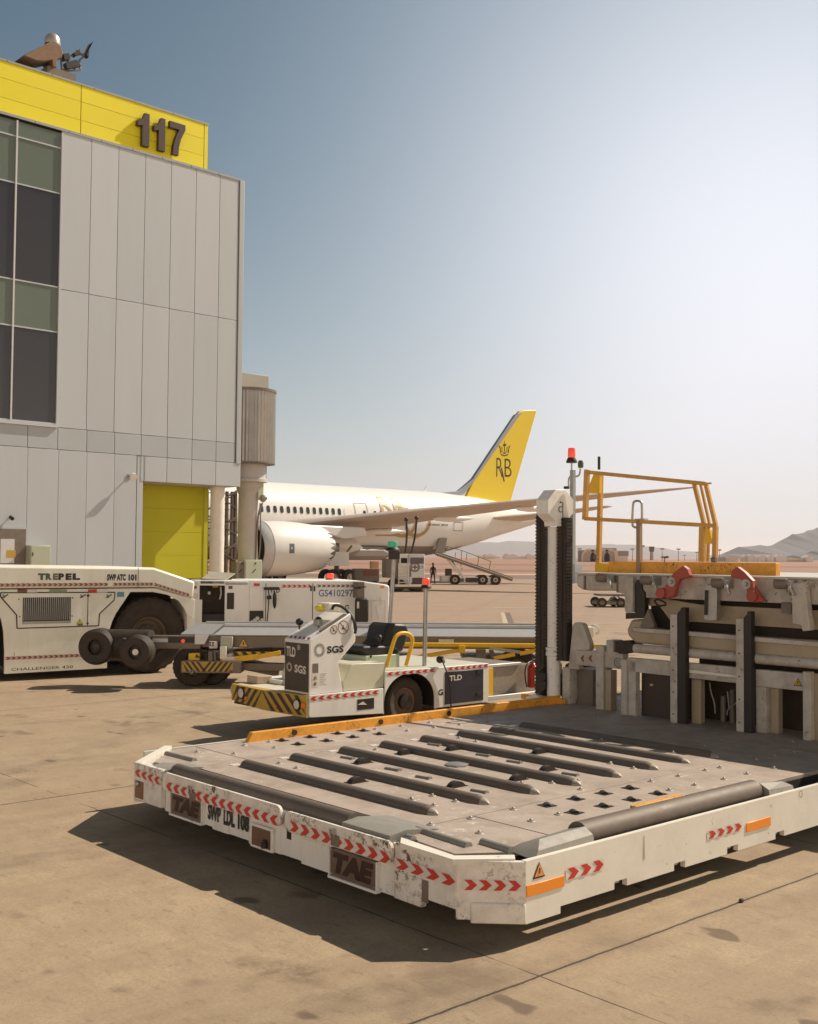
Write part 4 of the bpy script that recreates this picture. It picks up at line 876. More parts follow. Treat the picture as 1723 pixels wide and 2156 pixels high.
# ball studs all over the deck
bm_=M(); bm_.lathe([(.036,.001),(.032,.005),(.014,.008),(.013,.014),(.008,.019),(.001,.021)],(0,0,0),(0,0,1),seg=14); stud=None
SP=[Lt(S2,p) for p in ((868,765),(1150,797),(980,838),(600,822),(655,913),(350,860),(505,715),(360,680),(230,700),(370,740),(110,378),(1110,600),(1480,478),(1620,508),(1030,260),(1420,330),(850,192),(660,182),(710,210),(532,233),(495,203),(372,253),(345,220),(165,243),(205,272),(730,330),(635,340),(528,318),(615,308),(920,600),(1290,640))]
SP+=[Lt(S7,p) for p in ((133,315),(343,331),(65,372),(305,290),(1037,202),(1215,180),(1258,215),(1445,192),(1410,157),(375,438),(495,470),(512,420),(625,452),(1155,328),(1620,172),(1578,137))]
SP+=[Lt(S3,p) for p in ((540,577),(850,604),(735,540),(1055,562),(1220,525),(925,500),(1030,480),(670,640),(190,285),(695,375),(250,452),(415,485),(1415,400),(1285,425),(1540,298),(1550,373),(920,330),(700,170),(430,250),(140,105),(25,575),(1410,485))]
SP+=[Lt(S1,p) for p in ((415,227),(630,237),(690,188),(1650,505),(1440,215))]
for i,(a,b_) in enumerate(SP[:88]):
    if stud is None: o=stud=bm_.build('ball_stud',STUD,L)
    else: o=stud.copy();C.objects.link(o)
    o.location=(a,b_,ZD); o.scale=(.9,.9,1)
# drive wheels peeping through the deck, with small cross rollers
wm=M(); wm.cyl((0,-.03,-.06),(0,.03,-.06),.105,seg=30); wm.add([(-.10,-.05,.003),(.10,-.05,.003),(.10,.05,.003),(-.10,.05,.003)],[(0,1,2,3)],1); first=None
for x,y,f in ((1330,400,S1),(1365,290,S1),(1610,238,S1),(508,620,S2),(895,578,S2),(1080,520,S2),(490,390,S2),(190,412,S2),(1030,410,S2)):
    a,b_=Lt(f,(x,y))
    if first is None: o=first=wm.build('drive_wheel',[RUB,HOLE],L)
    else: o=first.copy();C.objects.link(o)
    o.location=(a,b_,ZD)
cm=M(); cm.cyl((-.0,-.07,0),(0,.07,0),.02,seg=14); cm.cyl((0,-.085,-.005),(0,-.07,-.005),.03,seg=10); first=None
for x,y,f in ((1275,265,S1),(1540,330,S1),(300,568,S2),(105,517,S2),(650,655,S2),(1220,548,S2),(870,470,S2),(675,428,S2),(370,363,S2)):
    a,b_=Lt(f,(x,y))
    if first is None: o=first=cm.build('cross_roller',STC,L)
    else: o=first.copy();C.objects.link(o)
    o.location=(a,b_,ZD); o.rotation_euler=(0,0,R(8))
a,b_=Lt(S2,(515,488)); q=M(); q.lathe([(.11,0),(.11,.014),(.1,.018),(.001,.02)],(a,b_,ZD),(0,0,1),seg=8); q.build('centre_disc',STEEL,L)
# stickers and stripes on the long side
warn(side,PF(0),*LF.face(S5(695,165)),.115,mat('orange_sticker',(.75,.30,.08),.4,dirt=.1))
for p0,p1 in (((648,250),(787,218)),((1457,22),(1546,12))):
    (a,za),(b_,zb)=LF.face(S5(*p0)),LF.face(S5(*p1)); q=M(); q.box(a,b_,-.008,0,.305,.375); q.build('reflector',AMB,side,bevel=.003)
(a,_),(b_,_)=LF.face(S5(793,195)),LF.face(S5(932,165)); chev(side,PF(0),(a,.375),(b_,.375),.075,3,1)
(a,_),(b_,_)=LF.face(S5(1313,55)),LF.face(S5(1440,28)); chev(side,PF(0),(a,.365),(b_,.365),.06,4,1)
a,z=LF.face(S3(1600,562),.0); 
ringmark(side,PF(0),LF.face(S3(1597,560))[0],.485,.024,.028,INK)
q=M(); a,z=LF.face(S3(487,960)); b_,zb=LF.face(S3(487,1130)); decal(side,PF(0),[(a-.004,zb),(a+.006,zb),(a+.006,z),(a,z)],GMET,'scratch')
for x,y in ((200,1165),(200,1225)): pass
a,z=LF.face(S5(633,330),-.0); q=M(); q.ball((.0,.02,ZB+.05),.014); q.build('corner_bolt',GMET,co_)
# ---------- lift mast at the far corner ----------
mu,mv=5.97,4.9; mz=lambda y:LF.end((1165,y),5.97)[1]
mp=lambda p,f=R8,u=5.97: LF.end(f(*p),u)
q=M(); c_v=(mp((140,700))[0]+mp((200,700))[0])/2; zt_=LF.end(R7(180,600),5.97)[1]; zmid=mp((165,600))[1]
q.lathe([(.088,ZD),(.088,zmid-.05),(.105,zmid-.04),(.105,zmid+.0),(.092,zmid+.02),(.105,zmid+.03),(.105,zmid+.06),(.083,zmid+.07),(.083,zt_)],(mu,c_v,0),(0,0,1),seg=28); mast=q.build('lift_mast',WHITE,L)
def belt(pv0,pv1,z0,z1,uu,name='chain_guard'):
    q=M(); q.box(uu-.05,uu+.07,pv0,pv1,z0,z1); n=int((z1-z0)/.045)
    for i in range(n): z=z0+i*.045; q.box(uu-.055,uu+.06,max(pv0,pv1),max(pv0,pv1)+.012,z,z+.024); q.box(uu-.055,uu+.06,min(pv0,pv1)-.012,min(pv0,pv1),z,z+.024); q.box(uu-.062,uu-.05,(pv0+pv1)/2-.012,(pv0+pv1)/2+.012,z,z+.03)
    return q.build(name,RUB,L)
va,vb=mp((80,500))[0],mp((127,500))[0]; belt(va,vb,ZD+.05,LF.end(R7(120,560),5.97)[1]+.1,mu)
va,vb=mp((207,300))[0],mp((258,300))[0]; belt(va,vb,LF.end(R8(230,650),5.97)[1],LF.end(R7(235,590),5.97)[1]+.1,mu)
q=M(); q.prism([mp((125,672)),mp((155,675)),mp((120,715)),mp((155,722)),mp((153,760)),mp((118,778)),mp((155,765)),mp((155,810)),mp((115,850)),mp((115,672))],'x',mu-.12,mu-.10); q.build('hazard_mark',BLK,mast)
# octagonal head, faces the camera side
hv=c_v; pc=LF.face(R7(210,475),hv-.17); hp=[LF.face(R7(*p),hv-.17) for p in ((182,380),(240,380),(285,440),(285,520),(232,570),(228,595),(186,595),(183,568),(137,520),(137,440))]
# keep the outline, give it its real depth behind
q=M(); q.prism(hp,'y',hv-.17,hv+.035); hd=q.build('mast_head',WHITE,L,bevel=.006)
hs=LF.face(R7(215,500),hv-.17); q=M(); P=lambda x,y:(LF.face(R7(x,y),hv-.17)[0],hv-.175,LF.face(R7(x,y),hv-.17)[1])
q.tube([P(212,450),P(203,458),P(222,455),P(222,590)],.006,seg=6); q.tube([P(218,480),P(200,482),P(198,500),P(205,512),P(218,510)],.006,seg=6,smooth=1); q.build('scratched_mark',INKG,hd)
# beacon pole
PE6=lambda p,f=R7,u=6.5:(u,*LF.end(f(*p),u))
a,b_=PE6((282,265)),PE6((282,930)); q=M(); q.bar((a[0],a[1],b_[2]),a,.055,.055); bp=q.build('beacon_pole',STEEL,L)
a=PE6((275,222)); beacon(bp,a,.052,.20,REDL); q=M(); q.tube([a,(a[0],a[1],PE6((275,375))[2])],.012,seg=8); q.tube([PE6((258,375)),PE6((256,315)),PE6((270,300))],.012,smooth=2);q.tube([PE6((300,303)),PE6((322,296)),PE6((326,255))],.012,smooth=2); q.build('conduit',STEEL,bp)
a=PE6((328,252)); q=M(); q.lathe([(.001,0),(.03,0),(.038,.02),(.038,.07),(.025,.1),(.001,.1)],a,(0,0,1),seg=14); q.build('horn',INKG,bp)
a,b_=PE6((248,362)),PE6((268,376)); q=M(); q.box(6.43,6.47,a[1],b_[1],b_[2],a[2]); q.build('clamp',BLK,bp)
a,b_=PE6((270,815)),PE6((308,930)); q=M(); q.box(6.45,6.6,a[1],b_[1],b_[2],a[2]); q.build('pole_foot',PANEL,L)
# ---------- rear frame across the deck ----------
UE=5.75; E=lambda x,y,u=UE: LF.end(R8(x,y),u)
def epoly(pts,d0,d1,name,m,u=UE,bevel=.006,par=None):
    return M().prism([E(x,y,u) for x,y in pts],'x',u+d0,u+d1).build(name,m,par or L,bevel=bevel)
ZU=2.19
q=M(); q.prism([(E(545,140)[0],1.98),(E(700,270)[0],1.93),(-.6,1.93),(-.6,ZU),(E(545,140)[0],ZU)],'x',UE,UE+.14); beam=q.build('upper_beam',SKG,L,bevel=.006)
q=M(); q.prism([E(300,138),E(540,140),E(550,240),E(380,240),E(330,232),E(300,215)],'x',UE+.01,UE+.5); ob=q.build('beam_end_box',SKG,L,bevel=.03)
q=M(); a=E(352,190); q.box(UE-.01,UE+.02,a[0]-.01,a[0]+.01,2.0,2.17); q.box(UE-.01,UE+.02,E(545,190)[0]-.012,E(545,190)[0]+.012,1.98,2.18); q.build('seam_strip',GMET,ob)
q=M(); q.box(UE-.02,UB,-.6,E(295,130)[0],ZU-.0,ZU+.022); q.build('upper_deck',mat('pale_upper_deck',(.55,.5,.42),.45,dirt=.4,scale=3),L)
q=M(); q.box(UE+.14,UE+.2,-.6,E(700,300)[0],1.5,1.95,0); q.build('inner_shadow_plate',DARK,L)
q=M(); q.box(6.6,UB,4.3,4.74,ZU-.08,ZU-.004); q.build('added_shade_plate',SKG,L)  # plate added out of sight to throw shade on the stop rail
TAN=mat('tan_paint',(.38,.31,.215),.5,dirt=.4,scale=3)
epoly([(692,282),(800,288),(1000,322),(1800,362),(1800,478),(980,425),(830,425),(760,330),(700,330)],.10,.3,'inner_beam',TAN)
epoly([(590,470),(615,410),(700,402),(735,455),(800,470),(1800,540),(1800,660),(640,548),(600,505)],.02,.30,'lift_beam',TAN,bevel=.03)
epoly([(640,455),(1000,480),(1800,548),(1800,575),(1000,507),(640,480)],-.02,.06,'lift_beam_flange',SKG)
a,b_=E(640,578),E(1800,692); q=M(); q.cyl((UE+.03,a[0],a[1]),(UE+.03,-.7,b_[1]+.02),.055,seg=20); q.build('cross_tube',SKG,L)
epoly([(530,535),(610,530),(640,560),(635,600),(560,612),(528,595)],.0,.2,'hinge_block',RUB)
epoly([(690,440),(735,345),(770,440),(765,458),(690,458)],-.04,.02,'hinge_arm',GMET)
q=M(); q.tube([(UE-.06,*E(778,300)),(UE-.06,*E(800,285)),(UE-.06,*E(860,320)),(UE-.06,*E(800,330)),(UE-.06,*E(780,300))],.012,smooth=1); q.build('hose',RUB,L)
# base frame
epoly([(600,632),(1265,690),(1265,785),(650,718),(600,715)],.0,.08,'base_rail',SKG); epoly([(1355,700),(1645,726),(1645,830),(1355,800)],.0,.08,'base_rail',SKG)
epoly([(1645,724),(1810,735),(1810,1140),(1690,1130),(1690,800),(1645,800)],.03,.1,'tan_wall',TAN)
epoly([(972,700),(1262,735),(1262,752),(972,722)],-.03,.0,'rail_step',CREAM)
for pts,m_,d in (([(573,640),(605,640),(603,955),(571,950)],SKG,-.03),([(607,650),(650,655),(648,968),(606,960)],SKG,.0),([(960,762),(1014,766),(1012,1018),(958,1010)],TAN,.06),([(1350,800),(1410,806),(1408,1080),(1346,1072)],SKG,.02),([(1411,812),(1460,818),(1458,1092),(1409,1084)],TAN,.10),([(1645,712),(1690,712),(1686,1120),(1643,1116)],SKG,-.05)):
    v0,v1=E(*pts[0])[0],E(*pts[1])[0]; q=M(); q.box(UE+d,UE+d+.09,v0,v1,ZD,E(*pts[0])[1]); q.build('frame_post',m_,L,bevel=.005)
for a,b_,c_,y0,y1 in ((882,922,970,375,335),(1268,1312,1357,400,358)):
    v0,v1,v2=E(a,800)[0],E(b_,800)[0],E(c_,800)[0]; z0,z1=E(a,y0)[1],E(b_,y1)[1]
    q=M(); q.box(UE-.10,UE-.02,v0,v1,ZD,z0); gp=q.build('guide_post',SKG,L,bevel=.008)
    q=M(); q.prism([(v1,ZD),(v1,z0+.0),(v1-.02,z0+.03),(v1-.045,z0+.05),((v1+v2)/2,z1),(v2,z1),(v2,ZD)],'x',UE-.09,UE-.015); q.build('rubber_strip',BLK,gp)
    q=M()
    for i in range(5): z=ZD+.1+i*.25; q.cyl((UE-.108,(v0+v1)/2,z),(UE-.1,(v0+v1)/2,z),.008,seg=8)
    q.build('bolt',RUB,gp)
DPAN=mat('dark_brown_panel',(.045,.028,.018),.5,dirt=.4,dcol=(.10,.06,.04),scale=4)
q=M(); q.box(UE+.12,UE+.16,E(880,800)[0],E(650,800)[0],ZD,E(760,730)[1]); dp=q.build('access_panel',DPAN,L); a=E(710,795); q=M(); q.box(UE+.11,UE+.12,a[0]-.02,a[0]+.02,a[1]-.015,a[1]+.01); q.build('panel_handle',STEEL,dp)
q=M(); q.box(UE+.5,UE+.55,-.6,E(880,800)[0],ZD,1.4); q.box(UE+.15,UE+.5,E(880,800)[0],E(884,800)[0]+.02,ZD,1.0); q.build('engine_bay',mat('oily_bay_wall',(.05,.03,.018),.7,dirt=.5,scale=6),L)
for pts in (((1085,780),(1090,830),(1115,900),(1117,960)),((1262,885),(1190,935),(1188,970)),((1190,830),(1200,930)),((1250,840),(1250,930))):
    q=M(); q.tube([(UE+.3,*E(*p,UE+.3)) for p in pts],.008,smooth=1); q.build('steel_pipe',STEEL,L)
q=M(); 
for i in range(5): v_=E(1000,900)[0]-.1-.12*i; q.cyl((UE+.42,v_,ZD),(UE+.42,v_,ZD+.3+.08*(i%3)),.035,seg=10)
q.build('valve_block',GMET,L)
warn(L,PE(UE-.0),*E(1605,775),.10)
# left bracket frame with arrows
LFb=5.9; E2=lambda x,y,u=LFb: LF.end(R8(x,y),u)
q=M(); q.prism([E2(298,588),E2(575,600),E2(575,703),E2(475,690),(E2(470,690)[0],E2(440,690)[1]),E2(298,675)],'x',LFb,LFb+.12); sb=q.build('side_bracket',SKG,L,bevel=.01)
q=M(); 
for x in (340,387,430):
    c_=E2(x,637); q.add([(LFb-.004,c_[0]+.035,c_[1]),(LFb-.004,c_[0]-.0,c_[1]+.04),(LFb-.004,c_[0]-.03,c_[1]+.04),(LFb-.004,c_[0]-.01,c_[1]),(LFb-.004,c_[0]-.03,c_[1]-.04),(LFb-.004,c_[0]-.0,c_[1]-.04)],[(0,1,2,3),(3,4,5,0)])
q.build('arrow_marks',CHEVD,sb)
c_=E2(548,662); ringmark(sb,PE(LFb),c_[0],c_[1],.052,.060,INK); ringmark(sb,PE(LFb),c_[0],c_[1],.0,.0,INK) if 0 else None
q=M()
for k in range(4): q.box(LFb-.004,LFb-.002,c_[0]-.032,c_[0]+.032,c_[1]-.028+k*.018,c_[1]-.024+k*.018)
q.build('emblem',INK,sb)
q=M(); q.box(LFb-.03,LFb+.08,E2(425,800)[0],E2(470,800)[0],ZD,E2(440,560)[1]); q.build('frame_post',SKG,L,bevel=.005)
q=M(); q.box(LFb+.0,LFb+.12,E2(472,800)[0],E2(505,800)[0],ZD,E2(480,705)[1]); q.build('frame_post',TAN,L)
q=M(); q.prism([E2(236,700),E2(262,440),E2(275,426),E2(310,430),E2(322,440),E2(362,560),E2(360,590),E2(300,600),E2(298,705)],'x',LFb+.06,LFb+.16); q.build('gusset_plate',SKG,L,bevel=.01)
q=M(); q.box(LFb+.05,LFb+.2,E2(205,700)[0],E2(248,700)[0],ZD,E2(220,690)[1]); q.build('lower_post',SKG,L,bevel=.01)
q=M(); q.box(LFb+.2,LFb+.6,E2(250,700)[0],E2(340,700)[0],ZD-.1,E2(300,705)[1]); q.build('wheel_housing',GMET,L)
a=E2(365,800,6.6); wheel(L,(6.6,a[0],a[1]),(-1,-.15,0),.40,.22,STEEL,.62,name='rear_wheel')
q=M(); a=E2(475,545); q.box(LFb,LFb+.2,E2(520,550)[0],E2(478,550)[0],E2(500,600)[1],E2(500,530)[1]); q.build('latch_box',SKG,L,bevel=.006)
q=M(); a0=E2(20,890,5.85);a1=E2(120,870,5.85); q.prism([(a0[0]+.02,ZD),(a0[0],ZD+.05),((a0[0]+a1[0])/2,ZD+.1),(a1[0],ZD+.05),(a1[0],ZD)],'x',5.8,5.9); q.build('mast_foot',CREAM,L,bevel=.01)
q=M(); a0=E(-10,920,5.9);a1=E(235,880,5.9); q.box(5.86,5.92,a0[0],a1[0],ZD+.004,ZD+.075); q.build('cross_stop',ORG,L)
# brackets, guide rollers and red hooks on the upper beam
for pts,m_,d0,d1 in (([(604,158),(652,160),(650,365),(612,368),(604,355)],SKG,-.06,-.0),([(655,200),(665,175),(692,175),(695,230),(712,250),(712,400),(600,405),(600,370),(655,368)],BLK,-.03,.06),([(1085,215),(1100,202),(1155,205),(1155,412),(1110,416),(1080,405)],STEEL,-.10,-.02),([(1600,195),(1708,190),(1680,230),(1708,470),(1665,475),(1655,440),(1605,430)],SKG,-.12,-.02)):
    epoly(pts,d0,d1,'hanging_bracket',m_)
q=M(); P=[(UE-.115,*E(1100,235)),(UE-.115,*E(1095,380))]; q.bar(P[0],P[1],.03,.01); q.build('bracket_slot',BLK,L)
for x,y in ((490,162),(752,175),(1170,192),(1538,197)):
    a=E(x,y); g_=M(); g_.lathe([(.001,-.0),(.055,0),(.058,.02),(.058,.12),(.05,.14),(.001,.14)],(UE-.14,a[0]+.05,a[1]),(.55,.0,0) if 0 else (0,-1,0),seg=18); gr=g_.build('guide_roller',GMET,L)
    q=M(); q.cyl((UE-.14,a[0]-.09,a[1]+.0),(UE-.14,a[0]-.13,a[1]+.0),.028,seg=10); q.box(UE-.16,UE-.0,a[0]-.12,a[0]-.10,a[1]-.06,a[1]+.04); q.bar((UE-.15,a[0]-.12,a[1]-.02),(UE-.15,a[0]-.17,a[1]-.12),.03,.02); q.build('roller_bracket',STEEL,gr)
def hook(pts,hub,disc,name='red_hook'):
    o=epoly(pts,-.16,-.09,name,REDM)
    a=E(*hub); q=M(); q.lathe([(.001,.03),(.022,.03),(.022,.0),(.055,.0),(.055,-.06),(.001,-.06)],(UE-.17,a[0],a[1]),(-1,0,0),seg=18); q.build('hook_pivot',STEEL,o)
    a=E(*disc); q=M(); q.cyl((UE-.19,a[0],a[1]),(UE-.08,a[0],a[1]),.062,seg=20); q.build('hook_disc',REDM,o)
hook([(975,92),(1000,112),(1014,150),(1010,158),(955,172),(935,210),(925,270),(880,282),(835,262),(862,232),(890,175),(925,130)],(910,187),(850,252))
hook([(1255,150),(1262,120),(1292,98),(1335,130),(1382,180),(1388,215),(1450,300),(1392,308),(1352,268),(1345,215),(1315,172),(1258,160)],(1347,200),(1385,270))
q=M(); a=E(1530,335); q.box(UE+.0,UE+.1,E(1565,330)[0],E(1505,330)[0],E(1530,372)[1],E(1530,305)[1]); q.build('sensor_box',GMET,L)
# ---------- orange guard frame on the upper deck ----------
UG=6.3; Gd=lambda x,y,u=UG:(u,*LF.end(R7(x,y),u))
q=M(); a,b_=Gd(492,800),Gd(1475,862); q.box(UG,UG+.09,a[1],b_[1],ZU+.022,Gd(700,803)[2]); gr=q.build('orange_rail',ORG,L,bevel=.004)
q=M(); a,b_=Gd(412,812),Gd(490,845); q.box(UG,UG+.1,a[1],b_[1]+.01,ZU+.022,a[2]); q.build('rail_foot',YB,gr)
GR_=mat('ochre_paint',(.62,.33,.07),.45,dirt=.45,dcol=(.20,.13,.08),scale=14)
def rail(pts,w=.048,name='guard_rail',m_=GR_,du=0.):
    o=None
    for a,b_ in zip(pts,pts[1:]):
        q=M(); A_,B_=Vector(Gd(*a)),Vector(Gd(*b_)); A_.x+=du;B_.x+=du; q.bar(A_,B_,w,w,up=(1,0,0)); o=q.build(name,m_,L,bevel=.004)
    return o
rail([(366,262),(354,556)],.06); rail([(358,276),(1062,345)]); rail([(354,550),(1125,592)]); 
rail([(1062,342),(1122,592)],.045); rail([(1120,592),(1116,800)],.055,'guard_post'); rail([(990,345),(1052,600)],.045,du=.02); rail([(1025,352),(1080,598)],.03,du=.03)
rail([(432,288),(420,812)],.055,'guard_post',du=.05); rail([(1040,600),(1036,803)],.07,'guard_post',du=.02); rail([(1075,600),(1070,803)],.03,'guard_post',du=.02)
rail([(1048,345),(1096,342)],.02)
q=M(); q.tube([Gd(436,262),Gd(436,186)],.018,seg=10); q.build('grip',BLK,L)
for pts in ([(405,290),(442,292),(440,402),(380,402),(382,350)],[(1062,602),(1085,610),(1105,698),(1062,698)]):
    q=M(); q.prism([Gd(*p)[1:] for p in pts],'x',UG-.01,UG+.04); q.build('guard_plate',YB,L,bevel=.003)
q=M(); q.tube([Gd(688,552),Gd(688,470),Gd(683,450),Gd(660,445),Gd(640,450),Gd(635,470),Gd(630,585),Gd(640,600),Gd(668,605)],.015,smooth=2); q.build('hand_loop',STEEL,L)
q=M(); a=Gd(672,560);q.bar(a,(a[0],Gd(672,800)[1],ZU),.055,.055,up=(1,0,0)); q.build('loop_post',mat('bronze_paint',(.30,.20,.12),.5,dirt=.3),L)
q=M(); q.box(UG-.02,UG+.06,Gd(650,552)[1],Gd(708,556)[1],Gd(680,556)[2],Gd(680,550)[2]); q.build('loop_bracket',STEEL,L)
q=M(); a=Gd(425,775); q.cyl((UG-.03,a[1]-.03,a[2]),(UG-.03,a[1]+.03,a[2]),.03,seg=12); a=Gd(1120,792); q.cyl((UG-.03,a[1]-.03,a[2]),(UG-.03,a[1]+.03,a[2]),.03,seg=12); q.build('pivot_bolt',GMET,gr)
# chassis below the deck and wheels near the back
q=M(); q.box(5.5,UB,.8,4.2,.18,ZD-.05); q.build('chassis',GMET,L)
for v_ in (.7,4.3): wheel(L,(8.4,v_,.3),(0,-1,0),.3,.22,HUB,.55,name='carrying_wheel')
q=M(); q.box(8.6,UB,.4,4.4,ZD,ZU-.01); q.build('rear_body',TAN,L)
for v_ in (.15,3.9): q=M(); q.box(9.3,9.45,v_,v_+.15,ZD,ZU); q.build('rear_post',WHITE,L)
# ================= TOW TRACTOR (left) =================
TF=Fr(PZ((305,1420),0)[:2],58)
T=thing('tow_tractor','big low cream aircraft tow tractor with huge tyres at the left edge','tow tractor',TF)
t3=lambda pts,v=0.: TF.faces(R3,pts,v)
TP=mat('tractor_cream_paint',(.80,.77,.66),.38,dirt=.25,scale=2.5,streak=True)
ZH,ZL=2.13,1.735
x2=TF.face(R3(1060,125))[0]; x3,z3=TF.face(R3(1345,218)); xl=x2; x4,z4=TF.face(R3(1315,335))
hood=[(-7.2,ZL),(-7.2,2.17),(-2.9,2.165),(xl,ZH),(x3,z3),(x4+.05,z4),(xl+.05,ZL)]
q=M(); q.prism(hood,'y',-.03,2.9); hd=q.build('hood',TP,T,bevel=.045)
# body side with its wheel arches cut out
arch=t3([(738,815),(740,700),(752,560),(775,490),(800,440),(900,290),(1060,290),(1160,310),(1232,350),(1270,400),(1292,450),(1300,470)])
la=t3([(-1400,855),(30,855),(32,700),(25,560),(10,480),(-40,400)])
zb=.14
body=[(la[1][0],zb),(arch[0][0],.16)]+[arch[1],arch[2],arch[3],arch[4],arch[5],arch[6],arch[7],arch[8],arch[9],arch[10]]+[(x4+.05,arch[11][1]-.0),(x4+.10,z4-.02),(xl+.05,ZL-.02),(la[1][0]-1.1,ZL-.02),(la[1][0]-1.1,1.52),(la[4][0]-.25,1.45),(la[5][0]+.05,1.35),la[4],la[3],la[2]]
q=M(); q.prism(body,'y',.0,.05); bs=q.build('side_panel',TP,T,bevel=.006)
q=M(); q.prism([(la[1][0]-4.5,.3),(la[1][0]-4.5,ZL-.03),(la[1][0]-1.1,ZL-.03),(la[1][0]-1.1,1.3),(la[1][0]-2.3,1.3),(la[1][0]-2.5,.3)],'y',0,2.85); q.build('front_body',TP,T,bevel=.03)
q=M(); q.box(la[1][0]-2.4,x4-.1,.9,2.8,.3,ZL-.05); q.box(la[1][0]+.02,arch[0][0]-.02,.05,2.8,.25,ZL-.05); q.build('chassis',DARK,T)
q=M(); q.box(x4-.06,x4+.1,.02,2.8,z4-.7,z4-.03); q.build('rear_fender',TP,T)
wc=TF.face(R3(1038,602),.12); wheel(T,(wc[0],.42,.77),(0,-1,0),.775,.62,mat('dusty_dark_rim',(.10,.07,.045),.6,dirt=.5,dcol=(.25,.19,.12)),.46,tread=30)
wheel(T,(la[1][0]-1.2,.42,.77),(0,-1,0),.775,.62,None,.46,tread=30); wheel(T,(la[1][0]-1.2,2.4,.77),(0,1,0),.775,.62,None,.46); wheel(T,(wc[0],2.4,.77),(0,1,0),.775,.62,None,.46)
p,p2=TF.face(R3(262,205),-.03),TF.face(R3(553,163),-.03)
for s_,a,b_,m_ in (('T',262,315,INKG),('R',315,358,INKG),('E',365,403,GMET),('P',403,443,INK),('E',452,495,INK),('L',500,553,INK)):
    ftext(s_,TF,hd,-.03,R3,(a,207),(b_,161),m_,bold=.075)
ftext('SWP ATC',TF,hd,-.03,R3,(738,212),(868,166),INK,bold=.06); ftext('101',TF,hd,-.03,R3,(886,212),(942,168),INK,bold=.06)
q=M(); a=TF.face(R3(950,200))[0]; q.box(a-.004,a+.004,-.034,-.03,ZL,ZH); q.build('seam',DARK,hd)
# chevron bands
a,b_=TF.face(R3(-40,240),-.03),TF.face(R3(745,243),-.03); chev(hd,PF(-.03),(a[0]-.6,1.80),(b_[0],1.80),.062,28,1,[mat('faded_pink_tape',(.55,.38,.32),.5,dirt=.2),CHEVD])
b2=TF.face(R3(1055,240),-.03)[0]; chev(hd,PF(-.03),(b_[0]+.1,1.80),(b2,1.80),.062,9,1,[MATS['faded_pink_tape'],CHEVD])
b3=TF.face(R3(1305,322),-.03); chev(hd,PF(-.03),(b2+.02,1.80),(b3[0],b3[1]+.03),.062,9,1,[MATS['faded_pink_tape'],CHEVD])
a,b_=TF.face(R3(35,768)),TF.face(R3(560,740)); chev(bs,PF(0),(a[0],.43),(b_[0]+.35,.43),.06,18,1,[MATS['faded_pink_tape'],CHEVD])
ftext('CHALLENGER 430',TF,bs,0,R3,(78,834),(505,795),INKG,bold=.01)
# grille panel
def t3b(x0,y0,x1,y1,d0,d1,name,m_,par,bev=0.):
    (a,z1),(c_,z0)=TF.face(R3(x0,y0)),TF.face(R3(x1,y1)); return M().box(a,c_,d0,d1,z0,z1).build(name,m_,par,bevel=bev)
pan=t3([(5,295),(792,292),(786,345),(685,440),(680,522),(118,540),(115,448),(5,322)])
q=M(); q.prism(pan,'y',-.012,.0); gp=q.build('access_panel',TP,T,bevel=.004)
q=M()
for a,b_ in zip(pan,pan[1:]+pan[:1]): q.bar((a[0],-.008,a[1]),(b_[0],-.008,b_[1]),.02,.012,up=(0,1,0))
q.build('panel_edge',DARK,gp)
t3b(158,328,487,488,-.014,-.005,'grille_recess',mat('brown_grille_recess',(.045,.028,.018),.7,dirt=.4),gp)
(a,z1),(c_,z0)=TF.face(R3(160,328)),TF.face(R3(485,486)); q=M()
for i in range(24): x=a+(c_-a)*(i+.5)/24; q.box(x-.006,x+.006,-.03,-.015,z0+.02,z1)
q.box(a-.01,c_+.01,-.02,-.01,z0-.05,z0-.0); gr=q.build('grille',STEEL,gp)
q=M()
for x,y in ((130,340),(135,460),(500,330),(497,455)): a,z=TF.face(R3(x,y)); q.ball((a,-.015,z),.016,seg=8)
q.build('rivet',GMET,gp)
q=M(); a,z=TF.face(R3(607,300)); _,zz=TF.face(R3(603,520)); q.box(a-.006,a+.006,-.018,-.012,zz,z); q.build('panel_seam',DARK,gp)
q=M(); q.ball((a,-.02,z-.04),.028,seg=10); q.ball((a,-.02,zz+.04),.022,seg=10); q.build('hinge',RUB,gp)
for x in (35,570,750):
    a,z=TF.face(R3(x,318)); q=M(); q.bar((a-.05,-.025,z-.03),(a+.05,-.025,z+.03),.02,.02,up=(0,1,0)); q.bar((a-.04,-.025,z+.03),(a-.01,-.025,z-.03),.015,.02,up=(0,1,0)); q.build('latch',INKG,gp)
for x0,x1,m_ in ((122,187,CHEVD),(187,255,TAPE),(340,460,mat('green_sticker',(.25,.30,.17),.5,dirt=.5,scale=30)),(608,667,CHEV),(667,740,TAPE)):
    t3b(x0,272,x1,293,-.017,-.0,'reflector_strip',m_,bs)
t3b(808,290,856,323,-.005,0,'blue_sticker',mat('blue_sticker',(.12,.28,.42),.4,dirt=.4,scale=40),bs)
a,z=TF.face(R3(550,492),-.012); warn(gp,PF(-.012),a,z,.13,mat('lime_yellow',(.6,.55,.05),.5,dirt=.1))
t3b(535,512,570,524,-.016,-.01,'sticker_text',GMET,gp); 
a,z=TF.face(R3(100,718)); q=M(); q.box(a-.004,a+.004,-.003,0,z-.03,z+.03); q.build('scratch',GMET,bs)
